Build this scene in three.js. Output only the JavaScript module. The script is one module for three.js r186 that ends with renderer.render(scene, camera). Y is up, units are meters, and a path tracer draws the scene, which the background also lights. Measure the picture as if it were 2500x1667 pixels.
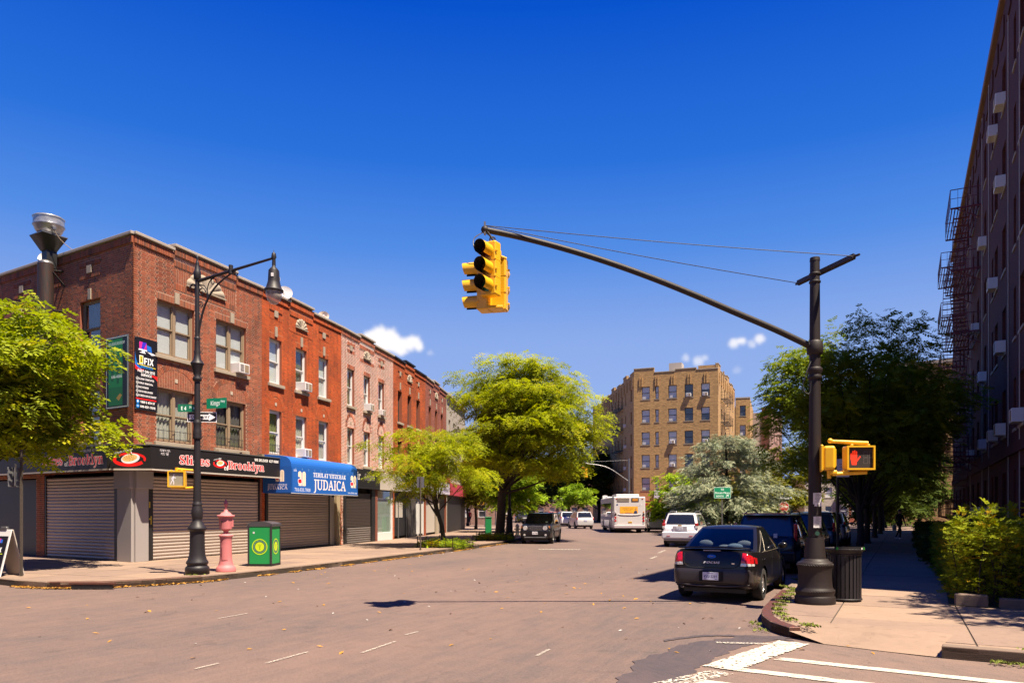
import * as THREE from 'three';
import { mergeGeometries, toCreasedNormals } from 'three/addons/utils/BufferGeometryUtils.js';
import { RoundedBoxGeometry } from 'three/addons/geometries/RoundedBoxGeometry.js';
import { MarchingCubes } from 'three/addons/objects/MarchingCubes.js';
import { Brush, Evaluator, SUBTRACTION } from 'three-bvh-csg';
import { createNoise2D, createNoise3D } from 'simplex-noise';

// ---------- camera, sky, sun, exposure ----------
const F = 1820, CX = 1250, HY = 1247, EYE = 1.8;             // focal length and principal point, in pixels of the 2500 x 1667 photograph
const scene = new THREE.Scene();
const camera = new THREE.PerspectiveCamera(2 * Math.atan(HY / F) * 180 / Math.PI, 2500 / (2 * HY), 0.1, 3000);
camera.position.set(0, EYE, 0);
camera.setViewOffset(2500, 2 * HY, 0, 0, 2500, 1667);        // a level camera with a shifted lens: verticals stay upright
const renderer = new THREE.WebGLRenderer();
renderer.toneMapping = THREE.LinearToneMapping;
renderer.toneMappingExposure = 2.6;
renderer.shadowMap.enabled = true;
const SUN_H = [0.735, -0.678], SUN_EL = 65 * Math.PI / 180;     // the sun stands behind the camera, to its right
const sunDir = new THREE.Vector3(SUN_H[0] * Math.cos(SUN_EL), Math.sin(SUN_EL), -SUN_H[1] * Math.cos(SUN_EL)).normalize();
const sun = new THREE.DirectionalLight(new THREE.Color().setRGB(1, 0.87, 0.68), 5);
sun.position.copy(sunDir).multiplyScalar(150); sun.castShadow = true;
Object.assign(sun.shadow.camera, { left: -90, right: 90, top: 90, bottom: -90, near: 1, far: 400 });
sun.shadow.mapSize.set(4096, 4096);
scene.add(sun, sun.target);

function rng(seed) { let s = seed | 0; return () => { s = (s + 0x6d2b79f5) | 0; let t = Math.imul(s ^ (s >>> 15), 1 | s); t = (t + Math.imul(t ^ (t >>> 7), 61 | t)) ^ t; return ((t ^ (t >>> 14)) >>> 0) / 4294967296; }; }
const R0 = rng(7);
const n2 = createNoise2D(rng(11)), n3 = createNoise3D(rng(12));
const fbm = (x, y, o = 4) => { let a = 0, w = 0.5; for (let i = 0; i < o; i++) { a += w * n2(x, y); x = x * 2.03 + 7.1; y = y * 2.03 + 3.7; w *= 0.5; } return a; };
const lerp = (a, b, t) => a + (b - a) * t, clamp = (x, a = 0, b = 1) => Math.min(b, Math.max(a, x)), sstep = (a, b, x) => { const t = clamp((x - a) / (b - a)); return t * t * (3 - 2 * t); };
const rgb = (r, g, b) => new THREE.Color().setRGB(r, g, b);
const deg = Math.PI / 180;

{ // clear deep blue sky with a few small cumulus clouds
  const W = 2048, H = 1024, data = new Float32Array(W * H * 4);
  const stops = [[-90, .07, .06, .06], [-3, .12, .13, .18], [0, .15, .20, .33], [5, .132, .187, .33], [13, .10, .159, .32], [19, .034, .104, .304], [25, .009, .064, .275], [34, .001, .034, .235], [55, .001, .022, .17], [90, .001, .018, .14]];
  const puffs = [[905, 826, 21], [925, 818, 25], [948, 822, 25], [935, 840, 26], [962, 838, 26], [985, 842, 22], [1008, 836, 20], [1022, 846, 13], [975, 853, 17], [1050, 862, 7, .3], [1792, 838, 13, .8], [1812, 832, 11, .85], [1836, 840, 10, .5], [1856, 827, 13, .8], [1675, 874, 10, .45], [1705, 882, 13, .55], [1722, 874, 8, .5], [1800, 903, 10, .2], [1188, 868, 8, .2], [1222, 864, 7, .25]];
  for (let j = 0; j < H; j++) {
    const el = ((j + .5) / H - .5) * Math.PI, ed = el / deg;
    let k = 0; while (k < stops.length - 2 && stops[k + 1][0] < ed) k++;
    const A = stops[k], B = stops[k + 1], t = clamp((ed - A[0]) / (B[0] - A[0]));
    for (let i = 0; i < W; i++) {
      const az = ((i + .5) / W - .5) * 2 * Math.PI, dx = Math.cos(az) * Math.cos(el), dz = Math.sin(az) * Math.cos(el), dy = Math.sin(el);
      let c = [lerp(A[1], B[1], t), lerp(A[2], B[2], t), lerp(A[3], B[3], t)];
      if (dz < -.2 && dy > .05 && dy < .5) {
        const x = CX + F * dx / -dz, y = HY - F * dy / -dz;
        let cover = 0; // how much of this direction is cloud
        for (const p of puffs) { const q = Math.hypot(x - p[0], (y - p[1]) * 1.15) / p[2]; if (q < 2) cover = Math.max(cover, (p[3] ?? 1) * sstep(1.25, .62, q + .38 * fbm(x * .045, y * .045, 4))); }
        const white = [.40, .39, .395]; // sunlit cumulus before the blue air
        c = c.map((air, k) => air * (1 - cover) + white[k] * cover);
      }
      const o = (j * W + i) * 4; data[o] = c[0]; data[o + 1] = c[1]; data[o + 2] = c[2]; data[o + 3] = 1;
    }
  }
  const t = new THREE.DataTexture(data, W, H, THREE.RGBAFormat, THREE.FloatType);
  t.mapping = THREE.EquirectangularReflectionMapping; t.magFilter = t.minFilter = THREE.LinearFilter; t.wrapS = THREE.RepeatWrapping; t.needsUpdate = true;
  scene.background = t; scene.environment = t;
}

// ---------- helpers ----------
const P = (X, Z, y = 0) => new THREE.Vector3(X, y, -Z);       // X to the side, Z ahead of the camera, y up
const taken = new Map();
function numbered(n) { const k = taken.get(n) ?? 0; taken.set(n, k + 1); return k ? n + '_' + String(k).padStart(3, '0') : n; }
function tag(o, label, category, group, kind) { Object.assign(o.userData, { label, category }); if (group) o.userData.group = group; if (kind) o.userData.kind = kind; return o; }
function thing(name, label, category, pos, turn = 0, group) { const o = new THREE.Group(); o.name = numbered(name); scene.add(o); if (pos) o.position.copy(pos); o.rotation.y = turn; o.updateMatrixWorld(true); return tag(o, label, category, group); }
function mesh(name, geo, mat, parent, pos, rot) { const m = new THREE.Mesh(geo, mat); m.name = name; m.castShadow = m.receiveShadow = true; if (pos) m.position.set(...pos); if (rot) m.rotation.set(...rot); if (parent) parent.add(m); return m; }
function struct(name, geo, mat, label, category) { const m = mesh(numbered(name), geo, mat, scene); m.userData = { kind: 'structure', label, category }; return m; }
const box = (w, h, d, x = 0, y = 0, z = 0) => new THREE.BoxGeometry(w, h, d).translate(x, y, z);
const rbox = (w, h, d, r, x = 0, y = 0, z = 0, s = 2) => new RoundedBoxGeometry(w, h, d, s, r).translate(x, y, z);
const cyl = (r0, r1, h, x = 0, y = 0, z = 0, s = 16) => new THREE.CylinderGeometry(r1, r0, h, s).translate(x, y + h / 2, z);
const lathe = (pts, s = 28) => new THREE.LatheGeometry(pts.map(p => new THREE.Vector2(p[0], p[1])), s);
const plain = g => { const q = g.index ? g.toNonIndexed() : g; for (const k of Object.keys(q.attributes)) if (!['position', 'normal', 'uv'].includes(k)) q.deleteAttribute(k); if (!q.attributes.uv) q.setAttribute('uv', new THREE.BufferAttribute(new Float32Array(q.attributes.position.count * 2), 2)); q.clearGroups(); return q; };
const merge = list => mergeGeometries(list.map(plain));
function rod(a, b, r, r1 = r, s = 8) { const A = new THREE.Vector3(...a), B = new THREE.Vector3(...b), d = B.clone().sub(A), g = new THREE.CylinderGeometry(r1, r, d.length(), s); g.translate(0, d.length() / 2, 0); g.applyQuaternion(new THREE.Quaternion().setFromUnitVectors(new THREE.Vector3(0, 1, 0), d.normalize())); return g.translate(...a); }
function bar(a, b, w, h) { const A = new THREE.Vector3(...a), B = new THREE.Vector3(...b), d = B.clone().sub(A), g = new THREE.BoxGeometry(w, d.length(), h); g.translate(0, d.length() / 2, 0); g.applyQuaternion(new THREE.Quaternion().setFromUnitVectors(new THREE.Vector3(0, 1, 0), d.normalize())); return g.translate(...a); }
function tube(pts, r0, r1 = r0, n = 20, s = 8) { // tapered tube along a smooth curve
  const c = new THREE.CatmullRomCurve3(pts.map(p => p.isVector3 ? p : new THREE.Vector3(...p))), g = new THREE.TubeGeometry(c, n, 1, s), p = g.attributes.position, q = new THREE.Vector3();
  for (let i = 0; i <= n; i++) { const o = c.getPointAt(i / n), r = lerp(r0, r1, i / n); for (let j = 0; j <= s; j++) { const k = i * (s + 1) + j; q.fromBufferAttribute(p, k).sub(o).multiplyScalar(r).add(o); p.setXYZ(k, q.x, q.y, q.z); } }
  return g;
}
class Bag { // many small blocks in one geometry, each with its own colour
  constructor() { this.p = []; this.n = []; this.c = []; this.i = []; }
  add(x, y, z, w, h, d, col, rz = 0) {
    const cs = Math.cos(rz), sn = Math.sin(rz), F5 = [[0, 0, 1], [1, 0, 0], [-1, 0, 0], [0, 1, 0], [0, -1, 0]];
    for (const f of F5) {
      const b = this.p.length / 3, u = f[0] ? [0, 1, 0] : [1, 0, 0], v = [f[1] * u[2] - f[2] * u[1], f[2] * u[0] - f[0] * u[2], f[0] * u[1] - f[1] * u[0]];
      for (const [s, t] of [[-1, -1], [1, -1], [1, 1], [-1, 1]]) {
        const q = [(f[0] + s * u[0] + t * v[0]) * w / 2, (f[1] + s * u[1] + t * v[1]) * h / 2, (f[2] + s * u[2] + t * v[2]) * d / 2];
        this.p.push(x + q[0] * cs - q[1] * sn, y + q[0] * sn + q[1] * cs, z + q[2]); this.n.push(f[0] * cs - f[1] * sn, f[0] * sn + f[1] * cs, f[2]); this.c.push(col.r, col.g, col.b);
      }
      this.i.push(b, b + 1, b + 2, b, b + 2, b + 3);
    }
  }
  geo() { const g = new THREE.BufferGeometry(); g.setAttribute('position', new THREE.Float32BufferAttribute(this.p, 3)); g.setAttribute('normal', new THREE.Float32BufferAttribute(this.n, 3)); g.setAttribute('color', new THREE.Float32BufferAttribute(this.c, 3)); g.setIndex(this.i); return g; }
}
function canvasTex(w, h, draw) { const c = document.createElement('canvas'); c.width = w; c.height = h; draw(c.getContext('2d'), w, h); const t = new THREE.CanvasTexture(c); t.colorSpace = THREE.SRGBColorSpace; return t; }
function dataTex(w, h, f, srgb = false) { const d = new Uint8Array(w * h * 4); for (let j = 0, o = 0; j < h; j++) for (let i = 0; i < w; i++, o += 4) { const c = f(i, j); d[o] = clamp(c[0]) * 255; d[o + 1] = clamp(c[1]) * 255; d[o + 2] = clamp(c[2]) * 255; d[o + 3] = (c[3] ?? 1) * 255; } const t = new THREE.DataTexture(d, w, h); t.magFilter = t.minFilter = THREE.LinearFilter; t.wrapS = t.wrapT = THREE.MirroredRepeatWrapping; if (srgb) t.colorSpace = THREE.SRGBColorSpace; t.needsUpdate = true; return t; }
const std = (r, g, b, rough = .8, more = {}) => new THREE.MeshStandardMaterial({ color: rgb(r, g, b), roughness: rough, ...more });
const darkPaint = (r, g, b, more = {}) => new THREE.MeshPhysicalMaterial({ color: rgb(r, g, b), roughness: .35, specularIntensity: .5, clearcoat: .45, clearcoatRoughness: .05, ...more });
const paint = (r, g, b, more = {}) => new THREE.MeshPhysicalMaterial({ color: rgb(r, g, b), roughness: .38, clearcoat: 1, clearcoatRoughness: .04, ...more });
// uv in metres for a wall or a floor: box mapping by the largest normal
function metreUV(g, s = 1) { const p = g.attributes.position, n = g.attributes.normal, u = new Float32Array(p.count * 2); for (let i = 0; i < p.count; i++) { const ax = Math.abs(n.getX(i)), ay = Math.abs(n.getY(i)), az = Math.abs(n.getZ(i)); const [a, b] = ay > ax && ay > az ? [p.getX(i), p.getZ(i)] : ax > az ? [p.getZ(i), p.getY(i)] : [p.getX(i), p.getY(i)]; u[2 * i] = a * s; u[2 * i + 1] = b * s; } g.setAttribute('uv', new THREE.BufferAttribute(u, 2)); return g; }
function reps(t, x, y = x) { const q = t.clone(); q.repeat.set(x, y); q.needsUpdate = true; return q; }

// ---------- surface textures ----------
const rt = rng(21);
const grainTex = (() => { const N = 512, a = new Float32Array(N * N); for (let i = 0; i < N * N; i++) a[i] = rt(); return dataTex(N, N, (i, j) => { const v = .5 + .3 * (a[j * N + i] - .5) + .2 * fbm(i * .02, j * .02, 4); return [v, v, v]; }); })();
const asphaltTex = (() => { // 24 m across, laid so that its streaks run along the roadway
  const N = 2048; return dataTex(N, N, (i, j) => {
    const x = i / N * 24, y = j / N * 24, al = x * .41 - y * .91, ac = x * .91 + y * .41;
    const big = fbm(al * .07, ac * .22, 4), mid = fbm(x * 1.3 + 9, y * 1.3, 3), st = fbm(al * .5 + 31, ac * 4.5, 3), r = rt(), ck = Math.abs(fbm(x * .33 + 3, y * .33, 4));
    let v = .80 + .15 * big + .07 * mid + .09 * st + .24 * (rt() - .5);
    let w = 0; if (r > .992) w = .18 + .25 * rt(); if (r < .009) w = -.3; if (ck < .0035) w -= .16;
    if (fbm(x * .9 + 70, y * .9 + 20, 3) > .47) w -= .09;
    const warm = .06 * big + .04 * mid + .03 * st;
    return [v + w + warm, v + w, v + w - warm * .8];
  }, false); })();
const concreteTex = (() => { const N = 1024, spots = []; for (let i = 0; i < 70; i++) spots.push([rt() * 6, rt() * 6, .015 + .03 * rt(), .6 + .6 * rt()]); return dataTex(N, N, (i, j) => { const x = i / N * 6, y = j / N * 6, b = fbm(x * .5, y * .5, 4), m = fbm(x * 4, y * 4, 3), r = rt(), ck = Math.abs(fbm(x * .5 + 13, y * .5, 4)); let v = .82 + .11 * b + .06 * m + .11 * (rt() - .5); if (r > .995) v -= .28; if (fbm(x * 1.1 + 40, y * 1.1 + 5, 3) > .36) v -= .08; if (ck < .003) v -= .2; for (const q of spots) if (Math.abs(x - q[0]) < q[2] && Math.hypot(x - q[0], y - q[1]) < q[2]) v -= .13 * q[3]; return [v, v - .01 * b, v - .02 * b]; }); })();
const rustTex = (() => { const N = 256; return dataTex(N, N, (i, j) => { const a = fbm(i * .03, j * .012, 4), v = .75 + .3 * a + .1 * (rt() - .5); return a > .12 ? [v * 1.0, v * .62, v * .5] : [v * .8, v * .76, v * .76]; }); })();

const M = {
  asphalt: std(.170, .113, .097, .95, { map: reps(asphaltTex, 1 / 24), bumpMap: reps(asphaltTex, 1 / 24), bumpScale: .02 }),
  asphaltDark: std(.082, .06, .066, .95, { map: reps(asphaltTex, 1 / 9), bumpMap: reps(asphaltTex, 1 / 9), bumpScale: .02 }),
  asphaltOld: std(.185, .125, .103, .95, { map: reps(asphaltTex, 1 / 15), bumpMap: reps(asphaltTex, 1 / 15), bumpScale: .02 }),
  slab: [0, 1, 2, 3].map(k => std((.285) * (1 + .07 * (k - 1.5)), .193 * (1 + .07 * (k - 1.5)), .142 * (1 + .045 * (k - 1.5)), .92, { map: reps(concreteTex, 1 / 6), bumpMap: reps(concreteTex, 1 / 6), bumpScale: .006 })),
  slabJoint: std(.06, .045, .034, .98),
  kerb: std(.21, .148, .112, .9, { map: reps(concreteTex, 1 / 3), bumpMap: reps(concreteTex, 1 / 3), bumpScale: .01 }),
  kerbSteel: std(.16, .075, .055, .55, { map: reps(rustTex, .8), metalness: .25 }),
  ground: std(.12, .10, .07, 1),
  earth: std(.06, .042, .026, 1, { map: reps(grainTex, .5) }),
  stone: std(.40, .33, .25, .85, { map: reps(concreteTex, .4) }),
  coping: std(.42, .36, .31, .8, { map: reps(concreteTex, .4) }),
  tan: std(.25, .18, .115, .7),
  white: std(.62, .6, .6, .5),
  offwhite: std(.42, .37, .32, .7),
  black: std(.012, .011, .012, .5),
  iron: new THREE.MeshPhysicalMaterial({ color: rgb(.016, .013, .016), roughness: .55, clearcoat: .12, clearcoatRoughness: .4, specularIntensity: .7, bumpMap: reps(grainTex, 3), bumpScale: .002 }),
  ironBrown: new THREE.MeshPhysicalMaterial({ color: rgb(.016, .0095, .009), roughness: .58, specularIntensity: .7, clearcoat: .1, clearcoatRoughness: .4, bumpMap: reps(grainTex, 2), bumpScale: .003 }),
  galv: std(.42, .41, .42, .42, { metalness: .7, map: reps(grainTex, 1) }),
  steel: std(.55, .55, .56, .25, { metalness: 1 }),
  chrome: std(.75, .75, .76, .12, { metalness: 1 }),
  signal: new THREE.MeshPhysicalMaterial({ color: rgb(.74, .40, .006), roughness: .42, clearcoat: .35, clearcoatRoughness: .3, bumpMap: reps(grainTex, 2), bumpScale: .0015 }),
  room: std(.02, .018, .016, 1),
  blind: std(.68, .65, .63, .9), curtain: std(.5, .45, .38, .95), curtainDark: std(.12, .10, .09, .95), curtainGreen: std(.20, .20, .08, .95),
  glass: new THREE.MeshPhysicalMaterial({ color: rgb(.92, .95, .96), roughness: .03, transmission: 1, thickness: 0, ior: 1.52 }),
  bark: std(.075, .055, .042, .95, { map: reps(grainTex, 2), bumpMap: reps(grainTex, 2), bumpScale: .02 }),
  barkPale: std(.17, .13, .10, .95, { map: reps(grainTex, 2), bumpMap: reps(grainTex, 2), bumpScale: .02 }),
  shutter: std(.40, .325, .275, .45, { metalness: .2 }),
  rubber: std(.018, .017, .017, .85), paintWhite: std(.62, .59, .55, .8),
  leafLitter: std(.45, .22, .03, .9, { side: THREE.DoubleSide }), weeds: std(.16, .19, .02, .9, { side: THREE.DoubleSide }),
};
M.asphalt.map.offset.set(14 / 24, 30 / 24); M.asphalt.bumpMap.repeat.set(1 / 6, 1 / 6);
const vcol = (rough = .9, more = {}) => new THREE.MeshStandardMaterial({ color: 0xffffff, vertexColors: true, roughness: rough, ...more });
const brickMat = vcol(.92);
// ---------- ground, road, pavements ----------
const flat = (pts, y = 0) => { const s = new THREE.Shape(pts.map(p => new THREE.Vector2(p[0], p[1]))), g = new THREE.ShapeGeometry(s); const p = g.attributes.position, n = g.attributes.normal, u = g.attributes.uv; for (let i = 0; i < p.count; i++) { const x = p.getX(i), z = p.getY(i); p.setXYZ(i, x, y, -z); n.setXYZ(i, 0, 1, 0); u.setXY(i, x, z); } return g; };
const solid = (pts, y0, y1, bevel = 0) => { const s = new THREE.Shape(pts.map(p => new THREE.Vector2(p[0], p[1]))), g = new THREE.ExtrudeGeometry(s, bevel ? { depth: y1 - y0 - bevel, bevelEnabled: true, bevelThickness: bevel, bevelSize: bevel, bevelOffset: -bevel, bevelSegments: 1, steps: 1 } : { depth: y1 - y0, bevelEnabled: false }); g.rotateX(-Math.PI / 2); g.translate(0, y0, 0); return metreUV(g); };
const area = q => { let a = 0; for (let i = 0; i < q.length; i++) { const b = q[(i + 1) % q.length]; a += q[i][0] * b[1] - b[0] * q[i][1]; } return a / 2; };
function clipPoly(sub, clip) { // clip a polygon by a convex one
  if (area(clip) < 0) clip = clip.slice().reverse(); let out = sub;
  for (let k = 0; k < clip.length && out.length; k++) {
    const A = clip[k], B = clip[(k + 1) % clip.length], inn = p => (B[0] - A[0]) * (p[1] - A[1]) - (B[1] - A[1]) * (p[0] - A[0]), nx = [];
    for (let i = 0; i < out.length; i++) { const p = out[i], q = out[(i + 1) % out.length], a = inn(p), b = inn(q); if (a >= 0) nx.push(p); if ((a >= 0) !== (b >= 0)) { const t = a / (a - b); nx.push([lerp(p[0], q[0], t), lerp(p[1], q[1], t)]); } }
    out = nx;
  }
  return out.filter((p, i) => Math.hypot(p[0] - out[(i + 1) % out.length][0], p[1] - out[(i + 1) % out.length][1]) > .004);
}
const smooth = (pts, n) => new THREE.CatmullRomCurve3(pts.map(p => new THREE.Vector3(p[0], 0, p[1])), false, 'centripetal').getSpacedPoints(n).map(v => [v.x, v.z]);
{ const g = new THREE.PlaneGeometry(2400, 2400).rotateX(-Math.PI / 2).translate(0, -.03, -900); struct('ground', g, M.ground, 'brownish flat ground that reaches to the horizon', 'ground'); }
{ const g = new THREE.PlaneGeometry(260, 420, 1, 1).rotateX(-Math.PI / 2).translate(10, 0, -170); metreUV(g); struct('road', g, M.asphalt, 'sunlit worn asphalt roadway with faint pale streaks', 'road'); }

function pavement(name, label, outline, turn, cell, slabY, near) { // a concrete bed with separate slabs on it
  const bed = struct(name, solid(outline, -.05, slabY - .012), M.slabJoint, label, 'pavement');
  const c = Math.cos(turn), s = Math.sin(turn), r = rng(name.length * 31);
  const xs = outline.map(p => p[0]), zs = outline.map(p => p[1]), [ax, ay, az] = near;
  const mid = [(Math.min(...xs) + Math.max(...xs)) / 2, (Math.min(...zs) + Math.max(...zs)) / 2], ext = Math.max(Math.max(...xs) - Math.min(...xs), Math.max(...zs) - Math.min(...zs));
  const far = [];
  for (let i = -Math.ceil(ext / cell); i < ext / cell; i++) for (let j = -Math.ceil(ext / cell); j < ext / cell; j++) {
    const q = [[i, j], [i + 1, j], [i + 1, j + 1], [i, j + 1]].map(([a, b]) => { const x = a * cell + .011 * (a === i ? 1 : -1), y = b * cell + .011 * (b === j ? 1 : -1); return [mid[0] + x * c + y * s, mid[1] - x * s + y * c]; });
    const p = clipPoly(outline, q); if (p.length < 3 || Math.abs(area(p)) < .02) continue;
    const cx = p.reduce((t, v) => t + v[0], 0) / p.length, cz = p.reduce((t, v) => t + v[1], 0) / p.length;
    const dy = .004 * (r() - .5), g = solid(area(p) < 0 ? p.slice().reverse() : p, slabY - .06, slabY + dy);
    if (Math.hypot(cx - ax, cz - ay) < az) mesh('slab', g, M.slab[(r() * 4) | 0], bed); else far.push(g);
  }
  if (far.length) { const m = mesh('slab', merge(far), M.slab[1], bed); m.userData.kind = 'stuff'; m.name = 'far_slabs'; }
  return bed;
}
function kerbRun(parent, line, len, w, y1, matOf) { // kerbstones along a line; the road lies on its right-hand side
  for (let i = 0; i + 1 < line.length; i++) {
    const a = line[i], b = line[i + 1], dx = b[0] - a[0], dz = b[1] - a[1], L = Math.hypot(dx, dz), nx = -dz / L, nz = dx / L, m = matOf(i); if (!m) continue;
    const g = new RoundedBoxGeometry(L - .008, y1 + .12, w, 1, .018); g.translate(0, (y1 - .12) / 2, 0);
    const k = mesh('kerbstone', g, m, parent, [(a[0] + b[0]) / 2 + nx * w / 2, 0, -(a[1] + b[1]) / 2 - nz * w / 2]); k.rotation.y = Math.atan2(dz, dx);
  }
}
const kerbL = smooth([[-30, 29.2], [-18, 21.9], [-14, 19.2], [-12.2, 17.95], [-10.9, 17.25], [-9.8, 17.2], [-8.9, 17.75], [-8.0, 18.5], [-7.25, 19.9], [-5.95, 23.2], [-4.45, 27.5], [-2.9, 32.1], [-1.6, 36.4], [-.5, 40.3], [.35, 44.3], [1.0, 50], [1.3, 57], [1.2, 65], [.8, 73], [-.3, 77], [-3, 78.5], [-14, 79.5]], 84);
const sideL = pavement('pavement_left', 'sunlit concrete pavement along the brick shop row', [...kerbL, [-30, 79], [-40, 60], [-36, 32]].reverse(), 19.6 * deg, 1.55, .15, [-5, 28, 16]);
kerbRun(sideL, kerbL, 1.5, .17, .157, i => { const p = kerbL[i]; return p[0] < -8.0 && p[0] > -11.6 && p[1] < 19 ? M.kerbSteel : M.kerb; });
{ // storm drain in the steel kerb of the corner
  const d = thing('storm_drain', 'dark slot of a storm drain in the rusty corner kerb', 'drain', P(-9.62, 17.06, 0), -.02);
  mesh('slot', box(.95, .085, .05, 0, .06, 0), M.black, d); mesh('lintel', rbox(1.05, .05, .1, .012, 0, .137, -.01), M.kerbSteel, d);
}
const rampA = [3.93, 10.55], rampB = [5.25, 9.1];
const kerbR1 = smooth([[rampA[0], rampA[1]], [3.87, 11.2], [4.1, 12.25], [4.6, 13.4], [5.63, 15.56]], 9), kerbR2 = [];
for (let t = 0; t <= 76; t += 1.9) kerbR2.push([5.63 + .465 * t, 15.56 + .885 * t]);
const kerbR0 = []; for (let t = 0; t <= 19; t += 1.9) kerbR0.push([rampB[0] + .855 * t, rampB[1] - .518 * t]);
const outR = [...kerbR0.slice().reverse(), [5.9, 9.95], [5.15, 10.75], [4.45, 11.05], ...kerbR1, ...kerbR2.slice(1), [62, 78], [62, 20], [34, -6]];
const sideR = pavement('pavement_right', 'concrete pavement at the corner under the signal mast, partly in building shade', outR, 27.7 * deg, 1.75, .15, [8, 14, 18]);
kerbRun(sideR, [...kerbR1].reverse(), 1, .17, .157, () => M.kerbSteel);
kerbRun(sideR, kerbR2.slice().reverse(), 1.9, .17, .157, () => M.kerb);
kerbRun(sideR, kerbR0, 1.9, .17, .157, () => M.kerb);
{ // pedestrian ramp
  const top = [[5.9, 9.95], [5.15, 10.75], [4.45, 11.05], [3.93, 10.55]], g = new THREE.BufferGeometry();
  const v = [[rampB[0], .012, rampB[1]], [5.9, .152, 9.95], [5.15, .152, 10.75], [4.45, .152, 11.05], [rampA[0], .1, rampA[1]], [4.2, .012, 10.02], [4.75, .012, 9.5]];
  const pos = [], uv = []; for (const t of [[0, 6, 1], [6, 2, 1], [6, 5, 2], [5, 3, 2], [5, 4, 3]]) for (const k of [t[0], t[2], t[1]].reverse()) { pos.push(v[k][0], v[k][1], -v[k][2]); uv.push(v[k][0], v[k][2]); }
  g.setAttribute('position', new THREE.Float32BufferAttribute(pos, 3)); g.setAttribute('uv', new THREE.Float32BufferAttribute(uv, 2)); g.computeVertexNormals();
  const m = mesh('ramp', g, M.slab[2], sideR);
}
// old patches and crack sealer
struct('asphalt_patch', flat([[1.0, 4], [1.35, 8.1], [2.2, 9.7], [3.2, 10.3], [3.9, 10.3], [4.7, 9.55], [5.2, 9.1], [9, 6.8], [8, 3]], .004), M.asphaltOld, 'paler old asphalt of the side street under the crosswalk', 'asphalt');
{ const e = []; const mid = [[1.0, 6.6, .22], [1.35, 7.6, .3], [1.75, 8.5, .34], [2.3, 9.45, .36], [2.9, 10.1, .3], [3.5, 10.5, .22], [4.0, 10.6, .06]], L = [], Rr = [], r = rng(5);
  const cv = new THREE.CatmullRomCurve3(mid.map(m => new THREE.Vector3(m[0], m[2], m[1])), false, 'centripetal').getPoints(60);
  cv.forEach((c, i) => { const n = cv[Math.min(i + 1, 60)].clone().sub(cv[Math.max(0, i - 1)]).setY(0).normalize(), w = c.y * (1 + .5 * fbm(i * .22, 3, 2) + .25 * (r() - .5)); L.push([c.x - n.z * w, c.z + n.x * w]); Rr.push([c.x + n.z * c.y * (1 + .3 * (r() - .5)), c.z - n.x * c.y * (1 + .3 * (r() - .5))]); });
  struct('crack_sealer', flat([...L, ...Rr.reverse()], .008), M.asphaltDark, 'dark tar seam curving across the road toward the kerb corner', 'tar seam');
  const s2 = []; for (let i = 0; i <= 24; i++) s2.push([2.1 + i * .075, 10.25 + .42 * Math.sin(i * .13) + .06 * fbm(i * .4, 9, 2)]); const s3 = s2.map((p, i) => [p[0], p[1] + .1 + .12 * Math.abs(fbm(i * .3, 1, 2))]).reverse();
  struct('crack_sealer', flat([...s2, ...s3], .009), M.asphaltDark, 'short dark tar smear beside the longer tar seam', 'tar seam');
}
// worn paint: the paint's own outline is broken by wear
const wornTex = (seed, keep) => dataTex(512, 64, (i, j) => { const e = Math.min(i, 511 - i, (j + .5) * 3, (63.5 - j) * 3) / 12, a = fbm(i * .03 + seed, j * .06, 4) * .9 + .28 * (rt() - .5) + keep + clamp(e, 0, 1) * .5 - .5; const v = .92 + .1 * fbm(i * .1, j * .1 + seed, 2); return [v, v, v * .98, a > 0 ? 1 : 0]; });
const worn = [1, 2, 3].map(s => { const t = wornTex(s * 13, .34); t.wrapS = t.wrapT = THREE.ClampToEdgeWrapping; return new THREE.MeshStandardMaterial({ color: rgb(.5, .45, .39), roughness: .85, map: t, alphaTest: .5, transparent: false }); });
const wornThin = [4, 5].map(s => { const t = wornTex(s * 13, -.02); t.wrapS = t.wrapT = THREE.ClampToEdgeWrapping; return new THREE.MeshStandardMaterial({ color: rgb(.5, .45, .39), roughness: .85, map: t, alphaTest: .5 }); });
function stripe(a, b, w, mat, name, label, y = .012) { const dx = b[0] - a[0], dz = b[1] - a[1], L = Math.hypot(dx, dz), g = new THREE.PlaneGeometry(L, w).rotateX(-Math.PI / 2); const m = struct(name, g, mat, label, 'road marking'); m.position.set((a[0] + b[0]) / 2, y, -(a[1] + b[1]) / 2); m.rotation.y = Math.atan2(dz, dx); return m; }
const e4 = [.835, -.55];
[[3.2, 9.05, 4.6], [2.45, 8.5, 4.4], [1.95, 7.85, 3.6]].forEach(([x, z, L], i) => stripe([x, z], [x + e4[0] * L, z + e4[1] * L], .2, worn[i], 'crosswalk_bar', ['white crosswalk bar that ends at the broken white line, next to the kerb', 'white crosswalk bar between two other bars', 'white crosswalk bar farthest from the kerb ramp'][i], .013));
stripe([2.35, 8.45], [3.85, 10.15], .42, worn[1], 'crosswalk_line', 'broad worn white line joining the ends of the crosswalk bars', .017);
stripe([2.75, 10.1], [3.7, 9.95], .12, wornThin[0], 'crosswalk_line', 'short faded white line above the broad worn line', .021);
stripe([1.45, 7.55], [2.35, 8.3], .3, wornThin[1], 'crosswalk_line', 'ghost of a rubbed-off white line beside the crosswalk bars', .014);
stripe([-16.5, 17.0], [-11.6, 16.0], .32, worn[2], 'crosswalk_line', 'white painted line at the far crossing near the sandwich board', .012);
stripe([6.2, 31.6], [7.0, 34.0], .13, wornThin[0], 'lane_dash', 'faded white lane dash behind the white crossover', .012);
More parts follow.
